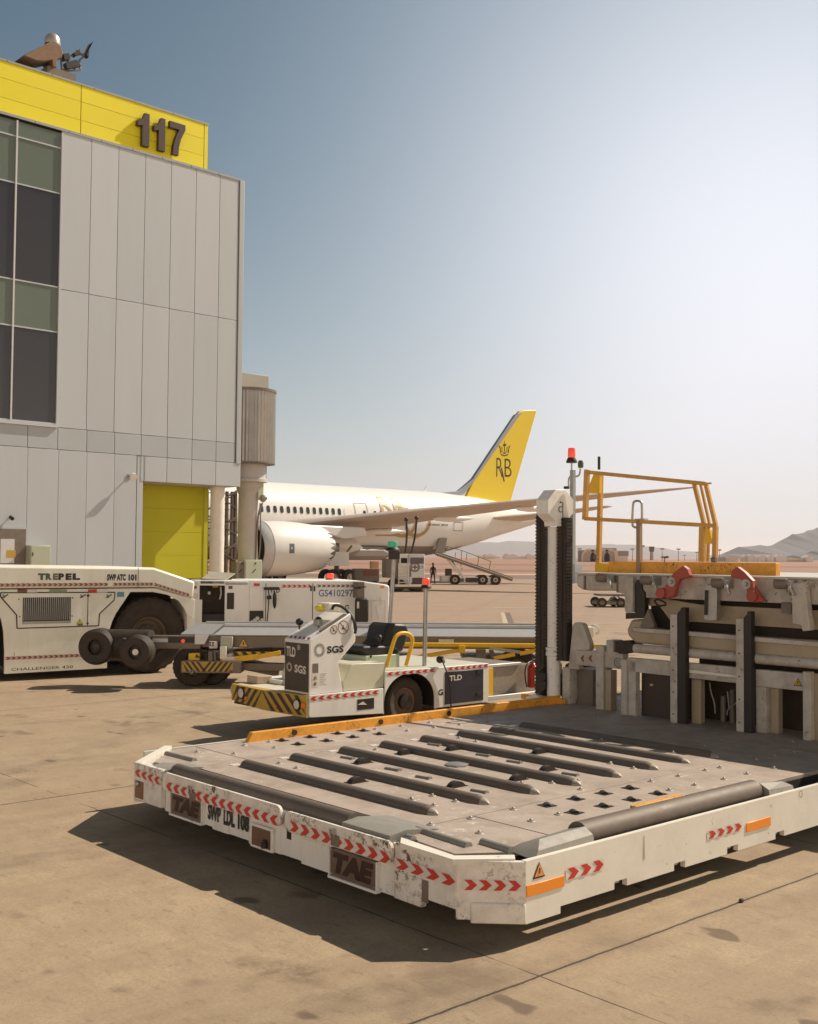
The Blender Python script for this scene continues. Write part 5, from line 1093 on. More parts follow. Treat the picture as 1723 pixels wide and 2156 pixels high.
# ================= WHITE GROUND POWER / TUG VEHICLE =================
GF=Fr(PY(R5(560,470),27)[:2],72)
Gv=thing('white_service_vehicle','long white slab sided airport vehicle with blue number GS410297 behind the belt loader','service vehicle',GF)
GW=mat('clean_white_paint',(.82,.81,.78),.38,dirt=.15,scale=2.5)
xr,zr=GF.face(R5(1645,175)); ZG=1.785
g2=Fr((GF.o[0],GF.o[1]),83)   # bluish left section turned away from the sun
xL=g2.face(R5(112,300))[0]
pL=(g2.o[0]+g2.u[0]*xL,g2.o[1]+g2.u[1]*xL); lL=GF.loc((pL[0],pL[1],0))
plan=[(xr,0),(0,0),(lL[0],lL[1]),(lL[0]+.2,2.0),(xr-.2,2.0)]
prof=[(-.2,.45),(-.2,ZG-.06)]
q=M(); q.prism([(0,.45),(xr,.45),(xr,zr-.02),(xr-.15,zr+.03),(GF.face(R5(1400,135))[0],ZG),(0,ZG)],'y',0,2.0); gb=q.build('body',GW,Gv,bevel=.03)
q=M(); q.prism([(0,0),(lL[0]*.93,lL[1]*.93),(lL[0]*.9,1.9),(0,1.9)],'z',ZG-.13,ZG-.005); q.build('cab_roof',GW,Gv,bevel=.02)
# cab section, local plane via g2
def toG(x,z,d):   # g2 face coords + proud -> GF local
    X=g2.o[0]+g2.u[0]*x-g2.v[0]*d; Y=g2.o[1]+g2.u[1]*x-g2.v[1]*d; l=GF.loc((X,Y,0)); return (l[0],l[1],z)
def g2box(p0,p1,d0,d1,name,m_,par,bev=0.):
    (a,z1),(c_,z0)=g2.face(R5(*p0)),g2.face(R5(*p1)); q=M(); pbox(q,toG,a,c_,z0,z1,d0,d1); return q.build(name,m_,par,bevel=bev)
g2box((112,285),(205,560),-.06,0,'cab_side_panel',GW,Gv,.01); g2box((130,150),(188,290),-.06,0,'cab_corner_post',GW,Gv,.02); g2box((384,150),(563,640),-.4,0,'cab_pillar',GW,Gv,.01)
g2box((205,460),(385,640),-.3,-.02,'cab_sill',GW,Gv); g2box((60,130),(420,560),-.95,-.80,'cab_interior',mat('dark_cab_interior',(.05,.035,.025),.7,dirt=.5,scale=9),Gv)
g2box((205,395),(380,460),-.7,-.15,'cab_seat',FABR,Gv,.02); g2box((285,165),(325,195),-.5,-.3,'cab_box',HAZY,Gv);g2box((245,228),(265,250),-.5,-.45,'cab_label',TAPE,Gv)
q=M(); q.tube([toG(*g2.face(R5(345,190)),-.4),toG(*g2.face(R5(350,240)),-.35),toG(*g2.face(R5(340,285)),-.3)],.02,seg=8); q.build('lever',TAPE,Gv)
q=M(); pbox(q,toG,g2.face(R5(200,0))[0],g2.face(R5(380,0))[0],1.70,1.76,-.8,0); q.build('door_header',BLK,Gv)
for p0,p1,m_,n_ in (((142,178),(168,202),CHEVD,'tail_lamp'),((412,180),(442,204),CHEVD,'tail_lamp'),((400,232),(453,358),BLK,'side_window'),((395,393),(468,470),TAPE,'hatch')): g2box(p0,p1,0,.012,n_,m_ if n_!='hatch' else GW,Gv,.004)
g2box((150,235),(178,280),0,.01,'hatch',TAPE,Gv)
def gbx(p0,p1,d0,d1,name,m_,par,bev=0.):
    (a,z1),(c_,z0)=GF.face(R5(*p0)),GF.face(R5(*p1)); return M().box(a,c_,d0,d1,z0,z1).build(name,m_,par,bevel=bev)
g2box((606,160),(650,180),0,.02,'marker_lamp',CHEV,Gv)
gbx((572,188),(676,355),-.025,0,'filler_hatch',GW,gb,.01)
sc=gbx((572,370),(678,470),-.015,.0,'socket_recess',BLK,gb,.006)
q=M()
for k in range(5): a,z=GF.face(R5(595+k*18,455-(k%3)*14)); q.ball((a,-.03,z),.055,seg=10)
q.build('plug',TAPE,sc)
for x in (698,1057): a,z=GF.face(R5(x,160)); _,z0=GF.face(R5(x,470)); q=M(); q.box(a-.008,a+.008,-.004,0,z0,z); q.build('door_seam',DARK,gb)
for x0,x1 in ((1038,1048),(1064,1074)): gbx((x0,180),(x1,220),-.02,0,'door_hinge',BLK,gb)
ftext('TLD',GF,gb,0,R5,(728,232),(806,188),INK,bold=.02)
(a,z),(b_,_)=GF.face(R5(815,182)),GF.face(R5(1048,180)); chev(gb,PF(0),(a,z),(b_,z),.075,6,1)
(a,z),(b_,_)=GF.face(R5(1085,180)),GF.face(R5(1375,177)); chev(gb,PF(0),(a,z),(b_,z),.068,8,1,[TAPE,CHEVD])
ftext('GS410297',GF,gb,0,R5,(1101,262),(1365,208),INKB,bold=.012); ftext('G',GF,gb,0,R5,(1302,366),(1334,325),INK,bold=.03)
gbx((1574,180),(1604,198),-.01,0,'amber_marker',AMB,gb)
# wiper and near mirror
PG=lambda x,y,d=.12:(GF.face(R5(x,y),-d)[0],-d,GF.face(R5(x,y),-d)[1])
mr=M(); mr.lathe([(.001,-.02),(.8,-.02),(1,0),(1,.5),(.001,.55)],(0,0,0),(0,0,1))
q=M(); q.tube([PG(700,200),PG(722,215),PG(718,330),PG(706,465)],.014,smooth=1); q.box(*[PG(688,0)[0],PG(800,0)[0]],-.14,-.06,PG(0,212)[2],PG(0,190)[2]) ; q.build('wiper_arm',BLK,gb)
q=M(); (a,z)=GF.face(R5(762,285),-.15); q.ball((a,-.2,z),.15,sq=(.33,.6,1.45),seg=18); q.build('mirror_back',BLK,gb)
q=M(); (a,z)=GF.face(R5(722,268),-.15); q.cyl((a-.05,-.15,z),(a+.05,-.15,z),.045,seg=10); q.build('mirror_joint',BLK,gb)
(a,z1),(c_,z0)=GF.face(R5(1376,272),-.35),GF.face(R5(1478,458),-.35); q=M(); q.box(a,c_,-.46,-.34,z0,z1); mm=q.build('big_mirror',BLK,gb,bevel=.05)
(a,z1),(c_,z0)=GF.face(R5(1385,148),-.25),GF.face(R5(1440,272),-.25); q=M(); q.box(a,c_,-.40,.0,z0,z1); q.build('mirror_bracket',GMET,gb,bevel=.01)
q=M(); (a,z)=GF.face(R5(1385,190),-.42); q.cyl((a-.03,-.42,z),(a+.12,-.42,z),.04,seg=12); q.tube([(a+.1,-.42,z),(a+.26,-.43,z+.01)],.015); q.build('mirror_clamp',BLK,mm)
(a,z1),(c_,z0)=GF.face(R5(1387,300),-.36),GF.face(R5(1402,350),-.36); q=M(); q.box(a,c_,-.475,-.46,z0,z1); q.build('mirror_sticker',TAPE,mm)
q=M()
for a_,b_ in (((1510,292),(1612,292)),((1512,292),(1512,470)),((1610,292),(1610,470)),((1578,262),(1578,330)),((1540,330),(1560,440))): q.bar(PG(*a_,.05),PG(*b_,.05),.02,.02,up=(0,1,0))
q.build('hand_rail',CREAM,gb)
(a,z)=GF.face(R5(1190,108),.9); beacon(gb,(a,.9,ZG-.04),.10,.20,REDL)
q=M(); q.box(.3,xr-.3,.1,1.9,.3,.5); q.build('chassis',DARK,Gv)
for u_ in (.9,xr-.9,): wheel(Gv,(u_,.12,.4),(0,-1,0),.4,.25); wheel(Gv,(u_,1.88,.4),(0,1,0),.4,.25)
wheel(Gv,(lL[0]*.6,.5,.4),(0,-1,0),.4,.25)
# open clear lid on the cab
q=M(); P=[toG(*g2.face(R5(200,130)),-.3),toG(*g2.face(R5(385,140)),-.3),toG(*g2.face(R5(452,95)),-1.1),toG(*g2.face(R5(255,80)),-1.1)]; q.add(P+[(x,y,z+.02) for x,y,z in P],[(0,1,2,3),(7,6,5,4),(0,4,5,1),(1,5,6,2),(2,6,7,3),(3,7,4,0)]); q.build('roof_lid',mat('dusty_perspex',(.38,.33,.25),.3,dirt=.4),Gv)
# ================= BELT LOADER (long silver conveyor) =================
CF=Fr(PY(R5(45,525),20.5)[:2],89)
Cv=thing('belt_loader','belt loader with long silver conveyor, yellow tubes and black rubber nose rollers','belt loader',CF)
fc=lambda f,x,y,v=0.: CF.face(f(x,y),v)
P3=lambda f,x,y,v=0.: (fc(f,x,y,v)[0],v,fc(f,x,y,v)[1])
xe=fc(R6,1510,500)[0]; ZR=.945; x1_=fc(R5,285,550)[0]
# wing guard: sloping aluminium sheet above the web
q=M(); zt_=1.10
q.add([(0,0,ZR),(x1_,0,ZR-.0),(x1_+.20,.16,zt_+.02),(.22,.16,zt_+.02),(0,.02,ZR-.03),(x1_,.02,ZR-.03),(x1_+.2,.20,zt_),(.22,.20,zt_)],[(0,1,2,3),(4,7,6,5),(0,4,5,1),(1,5,6,2),(2,6,7,3),(3,7,4,0)]); q.build('nose_cover',ALU,Cv)
q=M(); xs=xe-.25
q.add([(x1_+.03,-.01,ZR-.01),(xs,-.01,ZR-.01),(xs,.18,zt_-.01),(x1_+.22,.18,zt_-.01),(x1_+.03,.02,ZR-.03),(xs,.02,ZR-.03),(xs,.21,zt_-.03),(x1_+.22,.21,zt_-.03)],[(0,1,2,3),(4,7,6,5),(0,4,5,1),(1,5,6,2),(2,6,7,3),(3,7,4,0)]); q.box(x1_+.2,xs,.18,.26,zt_-.01,zt_+.03); q.build('side_guard',ALU,Cv)
q=M(); q.box(xs+.02,xe,.0,.25,ZR-.02,zt_+.02); q.build('rail_end_cap',WHITE,Cv,bevel=.01)
q=M(); q.tube([P3(R6,1492,470,.2),P3(R6,1492,445,.2),P3(R6,1510,432,.2),P3(R6,1535,440,.2),P3(R6,1545,470,.2),P3(R6,1535,490,.2),P3(R6,1520,490,.2)],.022,smooth=2); q.build('end_loop',TAPE,Cv)
WEB=mat('brown_grey_frame_paint',(.20,.16,.115),.5,dirt=.3,scale=3)
q=M(); q.box(.1,xe-.2,.04,1.0,.70,ZR-.035); q.build('conveyor_frame',WEB,Cv,bevel=.01)
q=M(); q.box(.1,xe-.1,.3,1.0,ZR+.02,ZR+.05); q.build('belt',RUB,Cv)
q=M(); q.box(.3,xe-.3,1.0,1.05,ZR-.03,zt_+.02); q.build('far_side_guard',ALU,Cv)
q=M(); a=fc(R6,440,530); b_=fc(R6,545,555); q.box(a[0],b_[0],.02,.04,b_[1],a[1]); q.build('rating_plate',CREAM,Cv)
# nose arms and rubber rollers
q=M(); a=fc(R3,1050,590,-.05); b_=fc(R3,1345,675,-.05); q.box(a[0],b_[0]+.1,-.05,.1,b_[1]-.02,a[1]); na=q.build('nose_arm',GMET,Cv,bevel=.01)
q=M(); a=fc(R3,1345,585,-.06); b_=fc(R3,1440,650,-.06); q.prism([(a[0],a[1]),(b_[0],a[1]),(b_[0]-.08,b_[1]),(a[0],b_[1])],'y',-.07,.0); q.build('nose_plate',ALU,Cv)
q=M(); a=fc(R3,1160,600,-.05); b_=fc(R3,1340,640,-.05); q.box(a[0],b_[0],-.065,-.05,b_[1],a[1]); q.build('lamp_recess',BLK,na)
q=M(); a=fc(R3,1262,628,-.07); q.lathe([(.001,.03),(.035,.02),(.04,-.02),(.001,-.02)],(a[0],-.06,a[1]),(0,-1,0),seg=14); q.build('lamp',REDL,na)
q=M(); a=fc(R3,1052,610,-.05); b_=fc(R3,1165,635,-.05); q.box(a[0],b_[0],-.062,-.05,b_[1],a[1]); q.build('grille_plate',ALU,na)
rA=fc(R3,668,668,-.15); rB=fc(R3,945,700,-.6); q=M()
def rubroll(c,r,w,name):
    o=M().lathe([(r*.42,w*.48),(r*.55,w*.52),(r*.86,w*.5),(r,w*.36),(r,-w*.36),(r*.86,-w*.5),(r*.42,-w*.48)],c,(0,-1,0),seg=36).build(name,RUB,Cv)
    i=M().lathe([(r*.44,w*.46),(r*.40,w*.25),(r*.2,w*.25),(r*.2,w*.42),(.001,w*.44)],c,(0,-1,0),seg=20).build('roller_core',BLK,o); return o
o=rubroll((rA[0],.0,rA[1]),.325,.5,'nose_roller'); 
o=rubroll((rB[0],-.55,rB[1]),.29,.40,'nose_roller'); q=M(); q.lathe([(.055,0),(.055,.03),(.02,.035),(.001,.035)],(rB[0],-.70,rB[1]),(0,-1,0),seg=16); q.build('white_hub',TAPE,o)
q=M()
for k in range(5): t_=R(200+k*30); q.ball((rB[0]+.13*math.cos(t_),-.69,rB[1]+.13*math.sin(t_)),.014,seg=6)
q.build('bolt',TAPE,o)
q=M(); a=fc(R3,660,650,-.0); q.cyl((rA[0]+.02,.12,rA[1]+.02),(rB[0]+.12,.0,rB[1]+.06),.285,seg=28); q.build('rubber_sleeve',RUB,Cv)
q=M(); q.cyl((rB[0]-.3,-.45,rB[1]+.12),(rB[0]-.3,-.25,rB[1]+.12),.10,seg=14); q.build('axle_boss',RUB,Cv)
# chassis front: hazard bumper, wheel, pale boxes
a,b_=fc(R5,46,752,-.25),fc(R5,465,858,-.25); q=M(); q.box(a[0],b_[0]+.1,-.25,1.4,b_[1]+.02,a[1]); bump=q.build('front_bumper',WEB,Cv,bevel=.012)
def hazard(par,pm,x0,x1,z0,z1,n,mid=.5,proud=.004,w=.5,mats=None):
    q=M(); q.quad(pm(x0,z0,proud),pm(x1,z0,proud),pm(x1,z1,proud),pm(x0,z1,proud),0); L_=x1-x0; st=L_/n; s=(z1-z0)*.75*(1 if L_>0 else -1)
    for i in range(n):
        x=x0+(i+.1)*st; d_=-1 if (i+.5)/n<mid else 1
        lo,hi=min(x0,x1),max(x0,x1); cl2=lambda t:min(hi,max(lo,t))
        P=[(x-d_*s/2*1,z0),(x+st*w-d_*s/2,z0),(x+st*w+d_*s/2,z1),(x+d_*s/2,z1)]
        q.add([pm(cl2(a_),b2_,proud*2) for a_,b2_ in P],[(0,1,2,3)],1)
    return q.build('hazard_stripes',mats or [HAZY,BROWN],par)
hazard(bump,PF(-.25),a[0]+.03,b_[0]-.05,b_[1]+.05,a[1]-.02,9,.5)
q=M(); q.tube([P3(R5,125,820,-.27),P3(R5,118,838,-.29),P3(R5,128,852,-.3),P3(R5,140,838,-.29),P3(R5,135,820,-.27)],.012,smooth=1); q.build('tow_eye',STEEL,bump)
q=M(); a=fc(R5,430,838,-.255); q.box(a[0]-.03,a[0]+.03,-.26,-.25,a[1]-.03,a[1]+.03); q.build('side_reflector',CHEVD,bump)
wheel(Cv,(fc(R5,135,850)[0],.1,.36),(0,-1,0),.37,.30,HUB,.45); wheel(Cv,(fc(R5,275,850)[0],.25,.36),(0,-1,0),.36,.28,HUB,.45); wheel(Cv,(6.2,.2,.36),(0,-1,0),.36,.28,HUB,.45)
for p0,p1,m_,d,nm in (((262,605),(325,660),TAPE,-.10,'info_plate'),((350,570),(440,660),PALEG,-.12,'valve_box'),((345,645),(392,740),CREAM,-.22,'control_box'),((385,700),(440,745),TAPE,-.10,'label_plate'),((255,672),(335,770),GMET,-.2,'pump_block'),((105,695),(190,750),YB,-.16,'yellow_bracket')):
    a,b_=fc(R5,*p0,d),fc(R5,*p1,d); q=M(); q.box(a[0],b_[0],d,d+.12,b_[1],a[1]); q.build(nm,m_,Cv,bevel=.008)
q=M(); a=fc(R5,285,620,-.11); 
for k in range(4): q.box(a[0]-.05+(k%2)*.05,a[0]-.02+(k%2)*.05,-.104,-.101,a[1]-.05+(k//2)*.045,a[1]-.02+(k//2)*.045)
q.build('info_marks',INK,Cv)
q=M(); a=fc(R5,180,715,-.17); q.prism([fc(R5,165,700,-.17),fc(R5,195,730,-.17),fc(R5,155,730,-.17)],'y',-.17,-.165); q.build('black_mark',INK,Cv)
q=M(); q.tube([P3(R5,215,680,-.21),P3(R5,290,675,-.21),P3(R5,295,770,-.21)],.012); q.tube([P3(R5,240,690,-.21),P3(R5,240,780,-.21)],.018); q.tube([P3(R5,320,690,-.21),P3(R5,325,765,-.21)],.018); q.build('hydraulic_hose',RUB,Cv)
warn(Cv,PF(.04),*fc(R5,525,615,.04),.21,mat('amber_sticker',(.75,.40,.05),.5,dirt=.1))
a,b_=fc(R5,440,682,-.02),fc(R5,800,716,-.02); q=M(); q.box(a[0],b_[0],-.02,.6,b_[1],a[1]); hz=q.build('lower_beam',WEB,Cv); hazard(hz,PF(-.02),a[0],b_[0],b_[1],a[1],5,.9,mats=[YB,BROWN])
q=M(); q.bar(P3(R5,350,752,-.15),P3(R5,640,722,-.15),.07,.10); q.bar(P3(R5,640,722,-.15),P3(R5,810,690,-.15),.07,.08); q.build('lift_arm',YB,Cv,bevel=.01)
q=M(); a=fc(R5,355,755,-.19); b_=fc(R5,460,735,-.19); q.box(b_[0]-.22,b_[0],-.195,-.15,b_[1]-.03,b_[1]+.03); q.build('arm_label',TAPE,Cv)
q=M(); q.bar(P3(R5,470,790,.1),P3(R5,880,800,.1),.3,.12); q.bar(P3(R5,500,770,.3),P3(R5,800,830,.3),.2,.2); q.build('scissor_link',WEB,Cv)
# yellow tubes on the right half
q=M(); q.cyl(P3(R6,-60,565,-.1),P3(R6,1560,578,-.1),.045,seg=14); q.build('upper_yellow_rail',YB,Cv)
q=M(); q.cyl(P3(R6,-260,662,-.12),P3(R6,245,662,-.12),.04,seg=12); q.bar(P3(R6,240,662,-.12),P3(R6,610,600,-.12),.05,.07);  q.build('lift_arm',YB,Cv); q=M(); q.bar(P3(R6,820,660,-.12),P3(R6,965,632,-.12),.05,.07); q.bar(P3(R6,1000,628,-.12),P3(R6,1120,605,-.12),.05,.07); q.build('lift_arm',YB,Cv)
q=M(); a=P3(R6,600,590,-.16); q.box(a[0]-.06,a[0]+.06,-.2,-.08,a[2]-.09,a[2]+.05); q.build('arm_joint',YB,Cv,bevel=.01)
q=M(); q.bar(P3(R6,790,590,-.1),P3(R6,1030,622,-.1),.05,.06); q.build('strut',STEEL,Cv)
q=M(); q.bar(P3(R6,730,600,.1),P3(R6,730,700,.1),.18,.1,up=(0,1,0)); q.bar(P3(R6,800,600,.1),P3(R6,815,660,.1),.08,.06,up=(0,1,0)); q.build('stand_post',WEB,Cv)
for x0,y0,x1,y1,m_ in ((250,690,1290,780,GMET),(610,640,1110,675,WEB)):
    a,b_=fc(R6,x0,y0,.3),fc(R6,x1,y1,.3); q=M(); q.box(a[0],b_[0],.3,1.2,b_[1],a[1]); q.build('chassis_beam',m_,Cv)
q=M(); q.box(1.9,4.2,.3,1.2,.25,.55); q.build('chassis_tank',GMET,Cv)
for x in (850,):
    a,b_=fc(R6,x-20,680,.1),fc(R6,x+22,725,.1); q=M(); q.box(a[0],b_[0],.1,.2,b_[1],a[1]); q.build('white_bracket',TAPE,Cv); 
# green beacon pole
q=M(); a=P3(R6,103,440,.25); b_=P3(R4,1167,1100,.25); q.cyl(a,(b_[0],b_[1],b_[2]+.15),.04,seg=12); bp=q.build('beacon_pole',STEEL,Cv)
a=P3(R4,1128,1042,.2); b_=P3(R4,1206,1098,.2); q=M(); q.box(a[0],b_[0],.15,.5,b_[2],a[2]); q.build('lamp_box',BLK,bp,bevel=.01)
a=P3(R4,1156,1030,.2); beacon(bp,(a[0],.28,a[2]-.02),.095,.17,GRNL)
# ================= FRONT LOADER VEHICLE WITH CONSOLE =================
VF=Fr(PY((645,1508),14.6)[:2],48)
V=thing('console_belt_loader','white open vehicle with driving console, black seat and yellow black striped bumper','belt loader',VF)
fv=lambda f,x,y,v=0.: VF.face(f(x,y),v); ev=lambda f,x,y,u=0.: VF.end(f(x,y),u)
V3=lambda f,x,y,v=0.: (fv(f,x,y,v)[0],v,fv(f,x,y,v)[1])
VW=mat('vehicle_white_paint',(.79,.77,.73),.4,dirt=.22,scale=3.5,streak=True)
vw=1.76; ZS=.575
sl_=fv(R5,1010,1030); sr=fv(R5,1590,985); q=M(); q.prism([(0.0,ZS),(sr[0]+.02,ZS),(sr[0]+.02,.23),(.10,.285),(0.0,.31)],'y',0,.03); ss_=q.build('front_side_skirt',VW,V,bevel=.006)
a,b_=fv(R5,1398,1050),fv(R5,1525,1118); q=M(); q.box(a[0],b_[0],-.004,.0,b_[1],a[1]); sl2=q.build('step_slot',DARK,ss_,bevel=.0); q=M(); q.prism([fv(R5,1400,1090),fv(R5,1440,1065),(fv(R5,1470,1090))],'y',-.007,-.004); q.build('slot_glint',TAPE,sl2)
a,b_=fv(R5,1028,1050),fv(R5,1560,1000); chev(ss_,PF(0),(a[0],.53),(b_[0],.53),.058,9,-1)
q=M(); q.box(0,sr[0]+.02,.03,vw-.03,.46,ZS-.004); dk=q.build('front_deck',mat('cream_deck_paint',(.64,.58,.48),.55,dirt=.45,scale=5),V)
q=M(); q.box(.02,sr[0],.05,vw-.05,.30,.45); q.build('front_chassis',DARK,V)
q=M(); q.add([(0,0,ZS),(-.09,vw*.5,ZS-.0),(0,vw,ZS),(0,0,.29),(-.09,vw*.5,.31),(0,vw,.35),(.05,0,ZS),(.05,vw,ZS),(.05,0,.29),(.05,vw,.35)],[(0,1,4,3),(1,2,5,4),(0,6,7,2,1),(3,4,5,9,8),(0,3,8,6),(2,7,9,5)]); fb=q.build('striped_bumper',HAZY,V)
def PB(x,y,d): return (-.09*(1-abs(x-vw/2)/(vw/2))-d,x,y)
q=M(); n=5
for side_ in (0,1):
    for i in range(n):
        a=(i+.15)/n*vw/2; w=.42*vw/2/n*1.15; s=.13
        for_=lambda t,z:(PB(t,z,.004))
        cl3=lambda t:min(max(t,.0),vw/2)
        xs_=[cl3(a+s),cl3(a+w+s),cl3(a+w-s),cl3(a-s)]; zb0=.315
        xs_=[x if side_==0 else vw-x for x in xs_]; pts=[for_(xs_[0],ZS-.01),for_(xs_[1],ZS-.01),for_(xs_[2],zb0),for_(xs_[3],zb0)]; q.add(pts,[(0,1,2,3)])
q.build('black_stripes',BROWN,fb)
for (x,y,r_,m_) in ((510,1000,.065,TAPE),(930,1090,.06,TAPE),(970,1098,.03,AMB),(553,1040,.022,AMB),(785,1105,.022,AMB)):
    v_,z=ev(R5,x,y,-.04); u_=PB(v_,0,0)[0]; q=M(); q.lathe([(r_*1.25,.0),(r_*1.25,.02),(r_,.02),(r_*.9,.012),(.001,.02)],(u_,v_,z),(-1,0,0),seg=20); q.build('headlamp' if r_>.05 else 'indicator_lamp',[m_],fb)
    if r_>.05: q=M(); q.lathe([(r_*1.28,0),(r_*1.28,.024),(r_*1.02,.024)],(u_,v_,z),(-1,0,0),seg=20); q.build('lamp_rim',BLK,fb)
v_,z=ev(R5,405,967,.05); q=M(); q.lathe([(.025,-.01),(.05,-.015),(.05,.015),(.025,.01),(.025,-.01)],(.05,vw+.06,z),(-.8,.3,0),seg=18); q.box(0,.08,vw-.01,vw+.03,z-.03,z+.03); q.build('tow_eye',STEEL,fb)
a,b_=ev(R5,552,862,.25),ev(R5,632,942,.25); q=M(); q.box(.25,.5,b_[0],a[0],ZS,a[1]); q.build('deck_box',mat('brown_cream_box',(.42,.33,.22),.5,dirt=.3),V,bevel=.01)
a,b_=ev(R5,632,868,.45),ev(R5,812,930,.45); q=M(); q.box(.45,1.1,b_[0],a[0],ZS,a[1]-.02); q.build('pale_step',CREAM,V,bevel=.01)
# console
cw=ev(R5,820,765,.03)[0]
cp=[fv(R5,1030,1005,.03),fv(R5,1033,600,.03),fv(R5,1345,388,.03),fv(R5,1352,420,.03),fv(R5,1386,575,.03),fv(R5,1382,610,.03),fv(R5,1250,768,.03),fv(R5,1272,900,.03),fv(R5,1288,1000,.03)]
u0=cp[0][0]; cp[0]=(u0,ZS); cp[1]=(u0,cp[1][1]); cp[-1]=(cp[-1][0],ZS)
q=M(); q.prism(cp,'y',.03,cw); con=q.build('console',VW,V,bevel=.012)
zt_=cp[1][1]
q=M(); q.box(u0-.012,u0-.0,.045,cw-.03,ZS+.03,zt_-.045); bp_=q.build('front_panel',mat('black_panel',(.045,.03,.024),.35,dirt=.35),con,bevel=.004)
PC=PE(u0-.012)
def ct(s,p0,p1,m_=TAPE,bold=.03):
    (a,z0),(b_,z1)=ev(R5,*p0,u0-.012),ev(R5,*p1,u0-.012); return text(s,bp_,PC,a,z0,b_,z1,m_,bold=bold,skew=-.012)
ct('TLD',(856,712),(926,645)); ct('SGS',(918,840),(1006,790))
c_=ev(R5,950,650,u0-.012); ringmark(bp_,PC,c_[0],c_[1],.026,.034,TAPE); ringmark(bp_,PC,c_[0],c_[1],.006,.014,TAPE)
c_=ev(R5,878,800,u0-.012); ringmark(bp_,PC,c_[0],c_[1],.042,.062,TAPE,seg=44,teeth=2); ringmark(bp_,PC,c_[0],c_[1],.036,.042,TAPE)
PV=PF(.03)
c_=fv(R5,1108,672,.03); ringmark(con,PV,c_[0],c_[1],.062,.092,GMET,seg=60,teeth=2); ringmark(con,PV,c_[0],c_[1],.055,.062,GMET)
a,b_=fv(R5,1165,697,.03),fv(R5,1292,640,.03); text('SGS',con,PV,a[0],a[1],b_[0],b_[1]+.01,INK,bold=.035)
for x,y,r_ in ((1217,516,.060),(1290,497,.092)):
    c_=fv(R5,x,y,.03); ringmark(con,PV,c_[0],c_[1],r_-.010,r_,CHEVD); q=M(); k=r_*.66
    q.add([PV(c_[0]-k-.006,c_[1]+k,.005),PV(c_[0]-k+.006,c_[1]+k+.006,.005),PV(c_[0]+k+.006,c_[1]-k,.005),PV(c_[0]+k-.006,c_[1]-k-.006,.005)],[(0,1,2,3)]); q.build('ban_bar',CHEVD,con)
    q=M(); q.add([PV(c_[0]-k*.5,c_[1]-k*.4,.003),PV(c_[0]+k*.5,c_[1]-k*.4,.003),PV(c_[0]+k*.4,c_[1]-k*.1,.003),PV(c_[0]-k*.3,c_[1]-.0,.003)],[(0,1,2,3)]); q.add([PV(c_[0]-k*.1,c_[1],.003),PV(c_[0]+k*.15,c_[1]+k*.05,.003),PV(c_[0]+k*.1,c_[1]+k*.5,.003),PV(c_[0]-k*.1,c_[1]+k*.4,.003)],[(0,1,2,3)]); q.build('ban_figure',BROWN,con)
for p0,p1,m_ in (((1055,776),(1098,848),GMET),((1052,850),(1098,905),TAPE),((1052,905),(1098,955),TAPE)):
    a,b_=fv(R5,*p0,.03),fv(R5,*p1,.03); q=M(); q.box(a[0],b_[0],.027,.03,b_[1]+.004,a[1]); q.build('label_sticker',m_,con)
warn(con,PF(.027),*fv(R5,1074,880,.03),.06); c_=fv(R5,1072,930,.03); ringmark(con,PF(.027),c_[0],c_[1],.010,.022,INK)
a,b_=fv(R5,1108,855,.03),fv(R5,1160,940,.03); q=M(); 
for k in range(7): z=a[1]-k*(a[1]-b_[1])/6.5; q.box(a[0],b_[0]-.02*(k%3),.028,.03,z-.002,z+.001)
q.build('small_print',GMET,con)
# chevrons along the nose lip, knobs, cap and hoses on the sloping top
sl0,sl1=cp[1],cp[2]; dx,dz=sl1[0]-sl0[0],sl1[1]-sl0[1]
PS=lambda x,y,d:(sl0[0]+dx*y-dz*d/math.hypot(dx,dz),x,sl0[1]+dz*y+dx*d/math.hypot(dx,dz))
q=M(); 
for k in range(5): a=.06+k*(cw-.1)/5; q.add([PS(a,.03,.004),PS(a+.05,.03,.004),PS(a+.10,.10,.004),PS(a+.05,.10,.004)],[(0,1,2,3)])
q.build('lip_chevrons',CHEVD,con)
q=M(); q.add([PS(x,y,d) for d in (.002,.02) for x,y in ((.05,.30),(.10,.30),(.10,.92),(.05,.92))],[(0,1,2,3),(4,7,6,5),(0,4,5,1),(1,5,6,2),(2,6,7,3),(3,7,4,0)]); q.build('instrument_strip',GMET,con)
def knob(x,y,r_,f=R5):
    v_=.35; 
for (x,y,vv,r_) in ((955,455,cw-.08,.055),(1100,440,.25,.05)):
    u_,z=fv(R5,x,y,vv); q=M(); q.ball((u_,vv,z),r_,sq=(1,1,.9)); q.cyl((u_,vv,z),(u_,vv,z-.1),.012,seg=8); q.build('control_knob',BLK,con)
u_,z=fv(R5,1105,435,.22); q=M(); q.box(u_-.04,u_+.04,.18,.3,z-.09,z); q.build('gauge',STEEL,con,bevel=.01)
u_,z=fv(R5,1145,335,.25); q=M(); q.ball((u_,.33,z-.03),.07,sq=(1.1,1.3,.75)); q.build('yellow_cap',mat('lemon_plastic',(.75,.62,.08),.35,dirt=.1),con)
a,b_=fv(R5,1165,312,.2),fv(R5,1255,358,.2); q=M(); q.box(a[0],b_[0],.16,.42,b_[1]-.03,a[1]); q.build('display_unit',CREAM,con,bevel=.012)
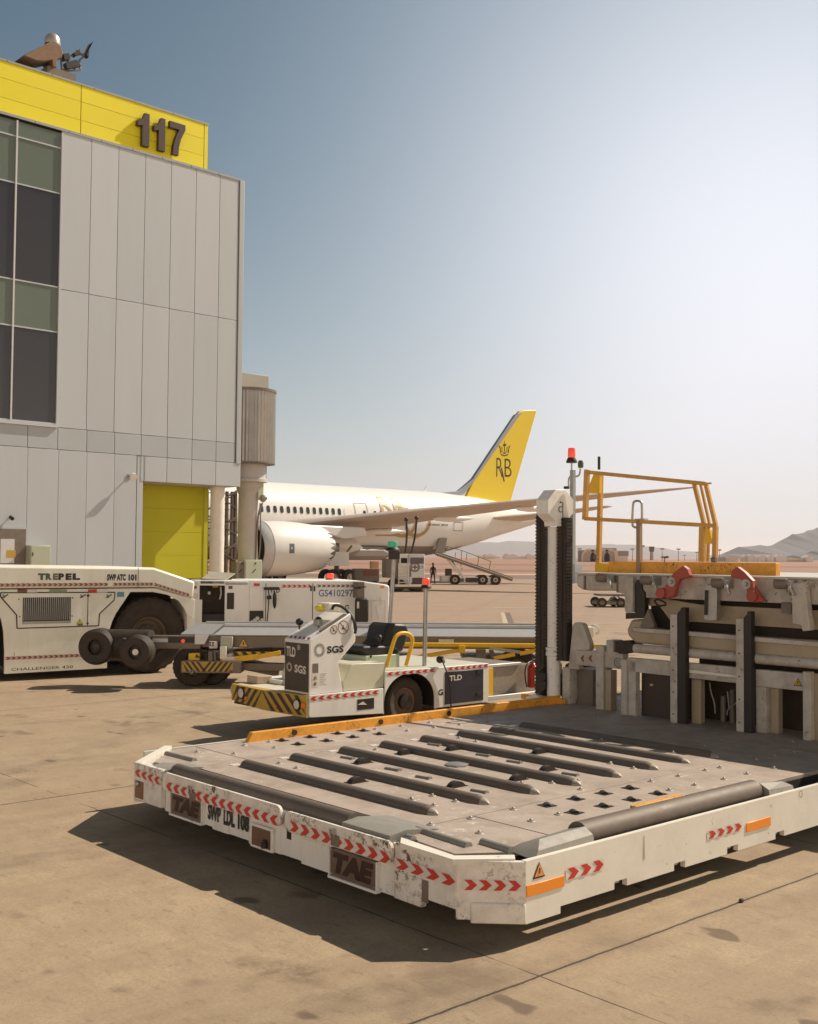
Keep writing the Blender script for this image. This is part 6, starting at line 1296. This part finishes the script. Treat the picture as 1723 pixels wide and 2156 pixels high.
q=M(); q.tube([V3(R5,1205,360,.15),V3(R5,1215,330,.13),V3(R5,1250,325,.12),V3(R5,1300,350,.10),V3(R5,1345,400,.06),V3(R5,1375,450,.0),V3(R5,1388,500,.0),V3(R5,1380,545,.0)],.02,smooth=2); q.tube([V3(R5,1310,345,.3),V3(R5,1370,420,.2),V3(R5,1378,480,.15),V3(R5,1372,530,.1)],.016,smooth=2); q.build('hose',BLK,con)
# cream seat slope and rear body with wheel arch
q=M(); q.prism([fv(R5,1285,905,.06),fv(R5,1345,790,.06),fv(R5,1365,775,.06),(fv(R5,1615,800,.06)[0],fv(R5,1500,775,.06)[1]),(sr[0]+.05,ZS),(fv(R5,1285,905,.06)[0],ZS)],'y',.04,vw-.3); q.build('seat_base',mat('pale_cream_paint',(.62,.60,.46),.45,dirt=.2),V,bevel=.01)
ZT2=.80; xb=fv(R6,785,700)[0]
wcx,wcz=fv(R6,243,965,.0); wr=(fv(R6,415,960)[0]-fv(R6,65,960)[0])/2; wcx=(fv(R6,415,960)[0]+fv(R6,65,960)[0])/2
arc=[(wcx-wr*math.cos(R(t_)),.38+ (fv(R6,240,762)[1]-.38)*math.sin(R(t_))) for t_ in range(0,181,12)]
bd_=[(sr[0]+.02,.23),(arc[0][0],.215)]+arc+[(arc[-1][0],.21),(fv(R6,440,1000)[0],.22),(xb,.22),(xb,ZT2),(fv(R6,75,740)[0],ZT2),(sr[0]+.05,ZS)]
q=M(); q.prism(bd_,'y',0,.03); rb=q.build('rear_side_panel',VW,V,bevel=.006)
q=M(); q.box(fv(R6,75,740)[0]+.01,xb-.01,.03,vw-.03,ZT2-.03,ZT2+.0); q.build('rear_deck',mat('pale_green_deck',(.56,.54,.42),.45,dirt=.25),V)
q=M(); q.box(xb-.04,xb,.03,vw,.22,ZT2-.03); q.box(arc[-1][0]+.03,xb-.05,.05,vw,.24,ZT2-.05); q.box(sr[0]+.06,arc[0][0],.1,vw-.1,.25,ZT2-.05); q.box(arc[0][0],arc[-1][0],.5,vw-.5,.2,ZT2-.04); q.build('rear_chassis',DARK,V)
wheel(V,(wcx-.03,.17,.345),(0,-1,0),.345,.24,HUB,.56); wheel(V,(wcx,vw-.17,.345),(0,1,0),.345,.24,HUB,.56)
q=M(); q.lathe([(.10,0),(.10,.06),(.001,.07)],(wcx-.03,.12,.345),(0,-1,0),seg=20); q.build('hub_opening',BLK,V)
a,b_=fv(R6,82,752,0),fv(R6,780,705,0); 
(a0,_),(a1,_),(a2,_),(a3,_)=fv(R6,78,750),fv(R6,415,725),fv(R6,500,725),fv(R6,782,705)
chev(rb,PF(0),(a0,.765),(a1,.765),.05,7,-1); chev(rb,PF(0),(a2,.765),(a3,.765),.05,7,-1)
a,b_=fv(R6,482,745),fv(R6,745,962); q=M(); q.box(a[0],b_[0],-.008,0,.255,.725); bk=q.build('battery_door',mat('navy_black_panel',(.03,.025,.03),.35,dirt=.3,dcol=(.05,.06,.14),scale=3),rb,bevel=.006)
a,b_=fv(R6,513,815,-.008),fv(R6,600,772,-.008); text('TLD',bk,PF(-.008),a[0],a[1]-.005,b_[0],b_[1],TAPE,bold=.03)
a,b_=fv(R6,437,918),fv(R6,470,872); text('G',rb,PF(0),a[0],a[1],b_[0],b_[1],INK,bold=.03)
for p0,p1 in (((705,740),(745,762)),((700,900),(745,912))): a,b_=fv(R6,*p0,-.01),fv(R6,*p1,-.01); q=M(); q.box(a[0],b_[0],-.02,-.008,b_[1],a[1]); q.build('door_latch',BLK,bk)
a,b_=fv(R6,220,735),fv(R6,272,752); 
# cable reel and cable
u_,z=fv(R6,455,670,-.02); q=M(); q.ball((u_,.0,z+.0),.055); q.build('cable_plug',BLK,V); q=M(); q.lathe([(.03,0),(.055,.01),(.055,.03),(.03,.035)],(u_+.02,-.03,z-.0),(1,-1,.4),seg=14); q.build('plug_ring',STEEL,V)
q=M(); q.tube([V3(R6,455,650,-.03),V3(R6,470,690,-.05),V3(R6,505,780,-.05),V3(R6,522,870,-.05),V3(R6,522,945,-.05),V3(R6,527,1000,-.05)],.010,smooth=2); q.build('cable',BLK,V)
# yellow hand loop
q=M(); q.tube([V3(R6,80,722,.05),V3(R6,128,545,.05),V3(R6,150,500,.05),V3(R6,190,484,.05),V3(R6,235,492,.05),V3(R6,260,520,.05),V3(R6,258,560,.05),V3(R6,215,712,.05)],.028,seg=14,smooth=2); q.build('yellow_hand_loop',YB,V)
# seat
sv=.45
q=M(); P=[V3(R6,30,570,sv)[0::2],V3(R6,60,540,sv)[0::2],V3(R6,85,440,sv)[0::2],V3(R6,110,418,sv)[0::2],V3(R6,222,425,sv)[0::2],V3(R6,235,470,sv)[0::2],V3(R6,215,560,sv)[0::2],V3(R6,195,615,sv)[0::2],V3(R6,110,640,sv)[0::2]]
q.prism(P,'y',sv,sv+.42); st_=q.build('seat_back',FABR,V,bevel=.035)
q=M(); P=[V3(R6,-105,600,sv)[0::2],V3(R6,-85,575,sv)[0::2],V3(R6,60,572,sv)[0::2],V3(R6,150,590,sv)[0::2],V3(R6,170,620,sv)[0::2],V3(R6,130,645,sv)[0::2],V3(R6,-60,645,sv)[0::2]]; q.prism(P,'y',sv-.03,sv+.46); q.build('seat_cushion',FABR,V,bevel=.03)
q=M(); q.ball(V3(R6,28,520,sv-.02),.05); q.tube([V3(R6,28,530,sv-.02),V3(R6,40,590,sv)],.012); q.build('arm_lever',BLK,V)
a,b_=V3(R6,-65,650,.4),V3(R6,165,720,.4); q=M(); q.box(a[0],b_[0],.38,.9,b_[2]-.03,a[2]+.01); q.build('seat_pedestal',mat('mint_box',(.42,.48,.36),.45,dirt=.2),V,bevel=.012)
q=M(); q.ball((V3(R5,1505,720,.37)[0],.375,V3(R5,1505,720,.37)[2]),.02,sq=(1,.5,1)); q.build('knob',BLK,V)
# beacon pole
a=V3(R6,342,695,.3); b_=V3(R6,355,178,.3); q=M(); q.cyl((a[0],.3,ZT2),(a[0]+.02,.3,b_[2]),.032,seg=12); bp=q.build('beacon_pole',STEEL,V); beacon(bp,(a[0]+.02,.3,b_[2]),.058,.15,REDL)
# low rear platform: bright beams, tread plate, dark box
xr_=fv(R6,1104,905,.05)[0]+.25
za=fv(R6,800,940,.02)[1]
q=M(); q.box(xb+.0,xr_,.0,.05,.235,.30); q.build('lower_beam',ALU,V,bevel=.008)
q=M(); q.box(xb+.02,fv(R6,1000,745,.25)[0],.22,.28,.70,.745); q.build('upper_beam',ALU,V,bevel=.008)
a,b_=fv(R6,780,760,.05),fv(R6,815,930,.05); q=M(); q.box(a[0],b_[0],.05,.08,.27,.72); q.build('yellow_post',YB,V,bevel=.004)
q=M(); q.box(b_[0],xr_,.26,.28,.26,.70); q.build('tread_plate',mat('tread_plate',(.36,.30,.24),.45,metal=.4,dirt=.7,dcol=(.62,.55,.45),scale=60,bump=.5,grain=90),V)
q=M(); q.box(xb,xr_,.05,.27,.25,.265); q.build('step_floor',WEB,V)
q=M(); q.box(xb,xr_,.3,vw,.2,.69); q.build('tail_box',WEB,V)
# fire extinguisher hung on the tail
XF=Fr((VF.o[0],VF.o[1]),48); fe=thing('fire_extinguisher','red fire extinguisher with black hose hanging behind the white vehicle beside the mast','fire extinguisher',XF)
a=V3(R6,1088,860,.12); b_=V3(R6,1088,700,.12); q=M(); q.lathe([(.001,0),(.075,0),(.085,.02),(.085,b_[2]-a[2]-.05),(.05,b_[2]-a[2]),(.025,b_[2]-a[2]+.02),(.025,b_[2]-a[2]+.05),(.001,b_[2]-a[2]+.05)],a,(0,0,1),seg=24); q.build('cylinder',mat('extinguisher_red',(.45,.035,.02),.3,dirt=.2),fe)
q=M(); q.box(a[0]-.03,a[0]+.05,.10,.14,b_[2]+.04,b_[2]+.08); q.build('valve_head',BLK,fe,bevel=.004)
q=M(); q.tube([(a[0],.12,b_[2]+.05),V3(R6,1055,690,.05),V3(R6,1036,730,.05),V3(R6,1035,790,.05),V3(R6,1048,860,.05)],.012,smooth=2); q.build('hose',BLK,fe)
q=M(); c_=(a[0],.031,a[2]+.15); q.box(a[0]-.05,a[0]+.04,.03,.04,a[2]+.08,a[2]+.2); q.build('label_patch',TAPE,fe)
# ================= AROUND THE AIRLINER =================
def pf(p,a=70): 
    P=PZ(p); return Fr((P[0],P[1]),a)
# refuelling truck with hoses up to the wing
FF=Fr(PZ((872,1246))[:2],80)
ft_=thing('refuelling_truck','grey white hydrant truck with ladder and hoses reaching up to the wing','truck',FF)
s6=lambda x,y,v=0.: FF.face(S6(x,y),v)
S3_=lambda x,y,v=0.: (s6(x,y,v)[0],v,s6(x,y,v)[1])
BW=mat('blue_white_cab',(.60,.60,.62),.4,dirt=.3,scale=2)
def fb_(x0,y0,x1,y1,d0,d1,n,m_,par=None,bev=0.):
    a,b_=s6(x0,y0,d0),s6(x1,y1,d0); return M().box(a[0],b_[0],d0,d1,b_[1],a[1]).build(n,m_,par or ft_,bevel=bev)
cab=fb_(340,655,490,965,0,2.2,'cab',BW,bev=.04); fb_(348,690,482,752,-.02,0,'windscreen',mat('purple_dark_glass',(.05,.025,.035),.15,dirt=.1,bump=0),cab)
fb_(245,655,330,1000,.3,2.4,'body',WHITE,bev=.03); fb_(112,700,248,890,.5,2.4,'rear_body',GMET,bev=.03); fb_(258,695,318,745,.26,.3,'window',DARK)
q=M()
for x in (236,330): q.bar(S3_(x,745,-.05),S3_(x,985,-.05),.06,.06)
for k in range(7): q.bar(S3_(236,770+k*33,-.05),S3_(330,770+k*33,-.05),.04,.05)
q.build('ladder',CREAM,ft_)
fb_(200,975,545,1000,-.3,2.3,'chassis',BROWN); fb_(370,890,480,975,-.05,0,'dark_grille',BROWN,cab); fb_(345,780,360,880,-.03,.0,'side_lamp',GMET,cab)
q=M(); q.box(s6(200,0)[0],s6(545,0)[0],-.5,-.1,.35,.5); q.build('bumper_platform',CREAM,ft_)
c_=s6(395,785,-.0); ringmark(cab,PF(0),c_[0],c_[1],.22,.34,GMET); q=M(); q.box(c_[0]-.05,c_[0]+.05,-.01,0,c_[1]-.2,c_[1]+.2); q.box(c_[0]-.2,c_[0]+.2,-.01,0,c_[1]-.05,c_[1]+.05); q.build('emblem',GMET,cab)
a,b_=s6(422,798),s6(475,770); text('23',cab,PF(0),a[0],a[1],b_[0],b_[1],GMET,bold=.01)
for x in (245,430): a=s6(x,0)[0]; wheel(ft_,(a,.1,.45),(0,-1,0),.45,.3); wheel(ft_,(a,2.1,.45),(0,1,0),.45,.3)
for p0,p1 in (((310,315),(298,650)),((412,300),(358,650))):
    q=M(); a,b_=S3_(*p0,1.2),S3_(*p1,1.0); q.tube([a,((a[0]+b_[0])/2+.1,1.1,(a[2]+b_[2])/2),b_],.07,smooth=1); hs=q.build('fuel_hose',BLK,ft_); q=M(); q.ball(a,.15); q.build('hose_coupling',BROWN,hs)
# person walking behind the truck
PFm=Fr(PZ((912,1229.5))[:2],90)
ps=thing('person','person in dark work clothes standing beside the refuelling truck','person',PFm)
def body():
    me=bpy.data.meshes.new('body'); V_=[(0,0,.95),(0,0,1.15),(0,0,1.38),(0,0,1.50),(0,-.01,1.62),(0,-.01,1.74),(-.11,0,.90),(-.16,.03,.5),(-.20,.05,.08),(-.24,-.10,.04),(.11,0,.90),(.13,-.02,.5),(.15,0,.08),(.14,-.15,.04),(-.19,0,1.40),(-.25,-.02,1.12),(-.22,-.12,.90),(-.20,-.16,.82),(.19,0,1.40),(.24,.02,1.12),(.26,-.04,.88),(.26,-.06,.80)]
    E_=[(0,1),(1,2),(2,3),(3,4),(4,5),(0,6),(6,7),(7,8),(8,9),(0,10),(10,11),(11,12),(12,13),(2,14),(14,15),(15,16),(16,17),(2,18),(18,19),(19,20),(20,21)]
    R_=[.15,.14,.16,.06,.10,.09,.10,.075,.05,.05,.10,.075,.05,.05,.06,.05,.04,.045,.06,.05,.04,.045]
    import bmesh
    bm=bmesh.new(); L_=bm.verts.layers.skin.verify(); vv=[bm.verts.new(v) for v in V_]
    for a,b_ in E_: bm.edges.new((vv[a],vv[b_]))
    for i,v in enumerate(vv): v[L_].radius=(R_[i],R_[i]*.85); v[L_].use_root=(i==0)
    bm.to_mesh(me); bm.free()
    me.materials.append(CLOTH); o=bpy.data.objects.new('body',me); C.objects.link(o); o.parent=ps
    o.modifiers.new('skin','SKIN'); s_=o.modifiers.new('sub','SUBSURF'); s_.levels=1; s_.render_levels=1; return o
body()
q=M(); q.ball((0,-.02,1.70),.105,sq=(.9,1,1.15)); q.build('face',SKIN,ps); q=M(); q.ball((0,.0,1.76),.115,sq=(.95,1.05,.85)); q.build('hair',BLK,ps)
for s_ in (-1,1):
    pass
# far belt loader with raised belt
BL=Fr(PZ((990,1231))[:2],86)
bl=thing('raised_belt_loader','distant belt loader truck with its ramp raised to the open tail hold','belt loader',BL)
b6=lambda x,y,v=0.: BL.face(S6(x,y),v); B3=lambda x,y,v=0.: (b6(x,y,v)[0],v,b6(x,y,v)[1])
def bb_(x0,y0,x1,y1,d0,d1,n,m_,par=None,bev=0.):
    a,b_=b6(x0,y0,d0),b6(x1,y1,d0); return M().box(a[0],b_[0],d0,d1,b_[1],a[1]).build(n,m_,par or bl,bevel=bev)
q=M(); q.bar(B3(620,655,.3),B3(1350,905,.3),.9,.32); q.build('ramp',WEB,bl); q=M(); q.bar(B3(612,650,.3),B3(1350,898,.3),.95,.06); q.build('ramp_belt',CREAM,bl)
cz=bb_(745,885,1235,945,0,2.0,'chassis_body',CREAM,bev=.03); bb_(655,870,760,930,.1,1.9,'front_body',CREAM,bev=.05)
bb_(700,800,760,880,.5,1.4,'driver_seat',BROWN,bev=.05); bb_(895,885,1012,935,-.02,.0,'side_recess',BROWN,cz);bb_(1095,885,1150,920,-.02,0,'white_cover',TAPE,cz)
bb_(830,895,878,930,-.02,0,'dark_hatch',GMET,cz)
for x in (790,1063,1190): a,z=b6(x,945); wheel(bl,(a,.05,.42),(0,-1,0),.46,.3,HUB,.5); wheel(bl,(a,1.9,.42),(0,1,0),.42,.3,HUB,.5)
q=M(); q.bar(B3(720,705,.3),B3(870,885,.3),.3,.22); q.build('lift_strut',ALU,bl); q=M(); q.bar(B3(760,720,.8),B3(840,870,.8),.12,.12); q.build('lift_strut',BROWN,bl)
q=M()
for a_,b_ in (((695,580),(692,650)),((795,640),(790,690)),((905,650),(900,720)),((1025,690),(1010,780)),((1140,725),(1120,850)),((700,578),(860,622)),((860,622),(1145,730)),((855,620),(848,780)),((860,790),(855,810))): q.bar(B3(*a_,.1),B3(*b_,.1),.05,.05)
q.build('ramp_handrail',GMET,bl)
# cone
CN=Fr(PZ((1133,1222))[:2],50)
cn=thing('traffic_cone','small orange and white traffic cone on the apron left of the lift mast','traffic cone',CN)
q=M(); q.box(-.22,.22,-.22,.22,0,.05); q.build('base',BLK,cn); q=M(); q.lathe([(.16,.05),(.10,.32)],(0,0,0),(0,0,1),seg=14); q.lathe([(.075,.48),(.03,.7),(.001,.7)],(0,0,0),(0,0,1),seg=14); q.build('cone_body',ORG,cn); q=M(); q.lathe([(.10,.32),(.075,.48)],(0,0,0),(0,0,1),seg=14); q.build('reflective_band',TAPE,cn)
SNf=Fr(PZ(S5(1441,284))[:2],50)
sn=M(); sn.ball((0,0,.012),.022,sq=(1.2,.8,.7),seg=8); so_=onmesh(sn.build('stone',BROWN),SNf); tag(so_,'tiny dark stone lying on the slab joint in the right foreground','stone')
# low dolly behind the loader
DL=Fr(PZ((1291,1279))[:2],86)
dl=thing('baggage_dolly','low dark flat dolly standing on the apron behind the lift loader','dolly',DL)
d8=lambda x,y,v=0.: DL.face(R8(x,y),v)
a,b_=d8(432,290),d8(680,322); q=M(); q.box(a[0],b_[0],0,1.5,b_[1],b_[1]+.14); q.build('frame',GMET,dl)
q=M(); q.box(a[0]+.1,b_[0],.1,1.4,a[1]+.15,a[1]+.25); q.bar((a[0]+.3,.1,b_[1]),(a[0]+.9,.1,a[1]+.2),.06,.06); q.bar((a[0]+1.5,.1,b_[1]),(a[0]+.9,.1,a[1]+.2),.06,.06); q.build('deck',GMET,dl)
for x in (455,565,665): a=d8(x,0)[0]; wheel(dl,(a,.05,.23),(0,-1,0),.24,.14); wheel(dl,(a,1.45,.23),(0,1,0),.24,.14)
# red crossed panels and bins under the aeroplane
CR=Fr(PZ((783,1236))[:2],80)
cr_=thing('baggage_cart','grey cart with two small red panels each marked by a white X under the wing','cart',CR)
c4=lambda x,y,v=0.: CR.face(R4(x,y),v)
a,b_=c4(895,1165),c4(1065,1240); q=M(); q.box(a[0],b_[0],.05,1.6,.4,a[1]+.02); q.build('body',GMET,cr_,bevel=.02)
for x0,x1 in ((958,1006),(1012,1050)):
    a,b_=c4(x0,1172),c4(x1,1212); q=M(); q.box(a[0],b_[0],0,.05,b_[1],a[1]); o=q.build('red_panel',CHEVD,cr_); text('X',o,PF(0),a[0]+.35,b_[1]+.25,b_[0]-.35,a[1]-.2,TAPE,bold=.0)
q=M(); q.box(c4(895,0)[0],c4(1065,0)[0],.1,1.5,.25,.4); q.build('chassis',BROWN,cr_)
for x in (915,1045): a=c4(x,0)[0]; wheel(cr_,(a,.1,.25),(0,-1,0),.25,.15)
OR=Fr(PZ((790,1232))[:2],80)
ot=thing('orange_cabinet','small orange cabinet standing under the aeroplane belly left of the truck','cabinet',OR)
o4=lambda x,y,v=0.: OR.face(R4(x,y),v); a,b_=o4(1010,1112),o4(1062,1150); q=M(); q.box(a[0],b_[0],0,1.,0,a[1]); q.build('housing',mat('cream_bin',(.5,.36,.22),.5,dirt=.3),ot,bevel=.02); q=M(); q.box(a[0]+.15,b_[0]-.3,-.03,0,b_[1],a[1]-.15); q.build('cabinet_door',ORG,ot)
LDm=Fr(PZ((900,1236))[:2],80)
# ================= FAR EDGE OF THE FIELD =================
FARW=mat('far_white_wall',(.66,.56,.45),.7,dirt=.2,scale=.1,bump=0); FARB=mat('far_sand_wall',(.42,.32,.25),.7,dirt=.2,scale=.1,bump=0); FARW2=mat('far_bluegrey_wall',(.30,.26,.25),.7,dirt=.2,scale=.1,bump=0)
def far(name,lab,cat,y,fr_a=88,Y=700,group=None):
    fr=Fr((0,Y),90); return thing(name,lab,cat,fr,group),fr
tb,fr=far('arched_building','long sand coloured building with a row of round arches on the horizon','building',0,Y=640)
g7=lambda x,y,v=0.: fr.face(R7(x,y),v)
a,b_=g7(350,735),g7(526,790); q=M(); q.box(a[0],b_[0],0,25,0,a[1]); q.build('wall',FARW2,tb)
a=g7(440,722); q=M(); q.box(a[0],a[0]+10,2,12,g7(0,737)[1],a[1]); q.build('roof_tower',FARW2,tb)
for x in (378,418,462,500):
    c_=g7(x,785); r_=4.4; hz_=3.2; pts=[(c_[0]-r_,0.2),(c_[0]+r_,0.2)]+[(c_[0]+r_*math.cos(R(t_)),hz_+r_*math.sin(R(t_))) for t_ in range(0,181,15)]
    q=M(); q.prism([(x_,z_*1.0) for x_,z_ in pts],'y',-.6,0); ar=q.build('arch',FARW,tb); pts=[(c_[0]+(x_-c_[0])*.78,z_*.82+.1) for x_,z_ in pts]; q=M(); q.prism(pts,'y',-.9,-.6); q.build('arch_opening',FARB,ar)
tb2,fr=far('cream_hall','bright cream block joined to the right of the arched building','building',0,Y=638)
a,b_=g7(527,738),g7(606,792); q=M(); q.box(a[0],b_[0],0,20,0,a[1]); q.build('wall',FARW,tb2); q=M(); q.box(a[0]+2,a[0]+8,-.2,0,b_[1]+5,a[1]-3); q.build('window',FARW2,tb2)
hg,fr=far('white_hangar','low white flat roofed hangar below the foot of the mountain','building',0,Y=900)
a,b_=g7(1183,776),g7(1255,796); q=M(); q.box(a[0],b_[0],0,30,0,a[1]-.8); q.build('wall',FARW,hg); q=M(); q.box(a[0]-1,b_[0]+1,-1,31,a[1]-.8,a[1]); q.build('roof',FARW,hg); q=M()
hg2,fr=far('sand_barracks','long sand coloured barracks at the right below the mountain','building',0,Y=1000)
a,b_=g7(1528,782),g7(1645,800); q=M(); q.box(a[0],b_[0],0,20,0,a[1]); hw=q.build('wall',FARW,hg2)
for k in range(8): x=a[0]+(b_[0]-a[0])*(k+.5)/8; q=M(); q.box(x-1.6,x+1.6,-.3,0,1,a[1]-2); q.build('window',FARB,hw)
# white gabled sheds: one proto, copies
def house(w,h,m_,lab,name='white_shed',grp='white sheds along the far edge of the field'):
    fr=Fr((0,1000),90); t_=thing(name,lab,'shed',fr,grp); q=M(); q.box(-w/2,w/2,0,8,0,h*.6); q.build('wall',m_,t_); q=M(); q.prism([(-w/2-.5,h*.6),(w/2+.5,h*.6),(0,h)],'y',-.4,8.4); q.build('roof',m_,t_); return t_
LABS='small white gabled shed in the row below the mountain'
pr=None
for x in (1300,1313,1322,1365,1376,1388,1416,1430,1443,1474,1486,1498,1660,1675):
    P=PY(R7(x,800),1000)
    if pr is None: pr=house(6.2,6.5,TAPE,LABS); pr.location=(P[0],1000,0)
    else: dup(pr,(P[0],1000+random.uniform(-10,30),0))
# city strip seen below the tail: small blocks
pr=[None,None]
LBC='tiny pale block of the far town on the horizon below the tail'
rnd=random.Random(4)
for i in range(34):
    x=rnd.choice([rnd.uniform(1010,1135)]*3+[rnd.uniform(930,1010)]) if i<28 else rnd.uniform(1105,1132); Y=rnd.uniform(1100,2200); P=PY((x,1178),Y); k=i%2
    if pr[k] is None:
        fr=Fr((P[0],Y),90); t_=thing('town_block',LBC,'building',fr,'blocks of the far town'); q=M(); w=(11,7)[k]; h=(3.0,4.6)[k]; q.box(-w/2,w/2,0,10,0,h); q.build('wall',(FARW,TAPE)[k],t_); q=M(); q.box(-w/2+1,-w/2+4,1,6,h,h+1); q.build('roof_room',FARW,t_); pr[k]=t_
    else: dup(pr[k],(P[0],Y,0))
# flood light masts and a control tower
pm=None; LBM='thin tall lamp mast standing along the far edge of the field'
for x,yt,Y in ((322,728,900),(632,730,900),(690,712,800),(807,728,900),(902,730,900),(1142,735,900),(938,765,1100),(1010,748,1000)):
    P=PY(R7(x,yt),Y)
    if pm is None:
        fr=Fr((P[0],Y),90); pm=thing('lamp_mast',LBM,'lamp post',fr,'lamp masts on the horizon'); hh=P[2]; q=M(); q.cyl((0,0,0),(0,0,hh),.35,.2,seg=8); q.build('pole',FARW2,pm); q=M(); q.box(-1.6,1.6,-.3,.3,hh-.5,hh+.6); q.build('lamp_head',FARW2,pm)
    else: o=dup(pm,(P[0],Y,0)); o.scale=(1,1,P[2]/hh)
P=PY(R7(745,714),1300); fr=Fr((P[0],1300),90); ct_=thing('control_tower','slim dark tower with a wider top standing alone on the horizon','tower',fr); q=M(); q.cyl((0,0,0),(0,0,P[2]-6),2.2,1.8,seg=12); q.build('shaft',FARW2,ct_); q=M(); q.cyl((0,0,P[2]-6),(0,0,P[2]),2.6,3.4,seg=12); q.build('tower_cab',BROWN,ct_)
# single palm on the horizon
P=PY(R7(820,768),640); fr=Fr((P[0],640),90); pt=thing('palm_tree','single dark round topped palm on the horizon behind the orange guard frame','tree',fr); q=M(); q.cyl((0,0,0),(.2,0,P[2]-1),.35,.25,seg=8); q.build('trunk',BROWN,pt); q=M(); rnd=random.Random(1)
GRL=mat('dark_foliage',(.05,.06,.03),.8,dirt=.3)
for i in range(26):
    az=rnd.uniform(0,6.28); up=rnd.uniform(-.4,1.); dx,dy=math.cos(az),math.sin(az); pts=[Vector((.2,0,P[2]-1)),Vector((.2+dx*1.4,dy*1.4,P[2]-1+up*1.2)),Vector((.2+dx*2.6,dy*2.6,P[2]-1.4+up*.9))]; s=Vector((-dy,dx,0))*.28
    q.add([pts[0]-s*.3,pts[0]+s*.3,pts[1]+s,pts[2],pts[1]-s],[(0,1,2,3,4)])
q.build('crown',GRL,pt)
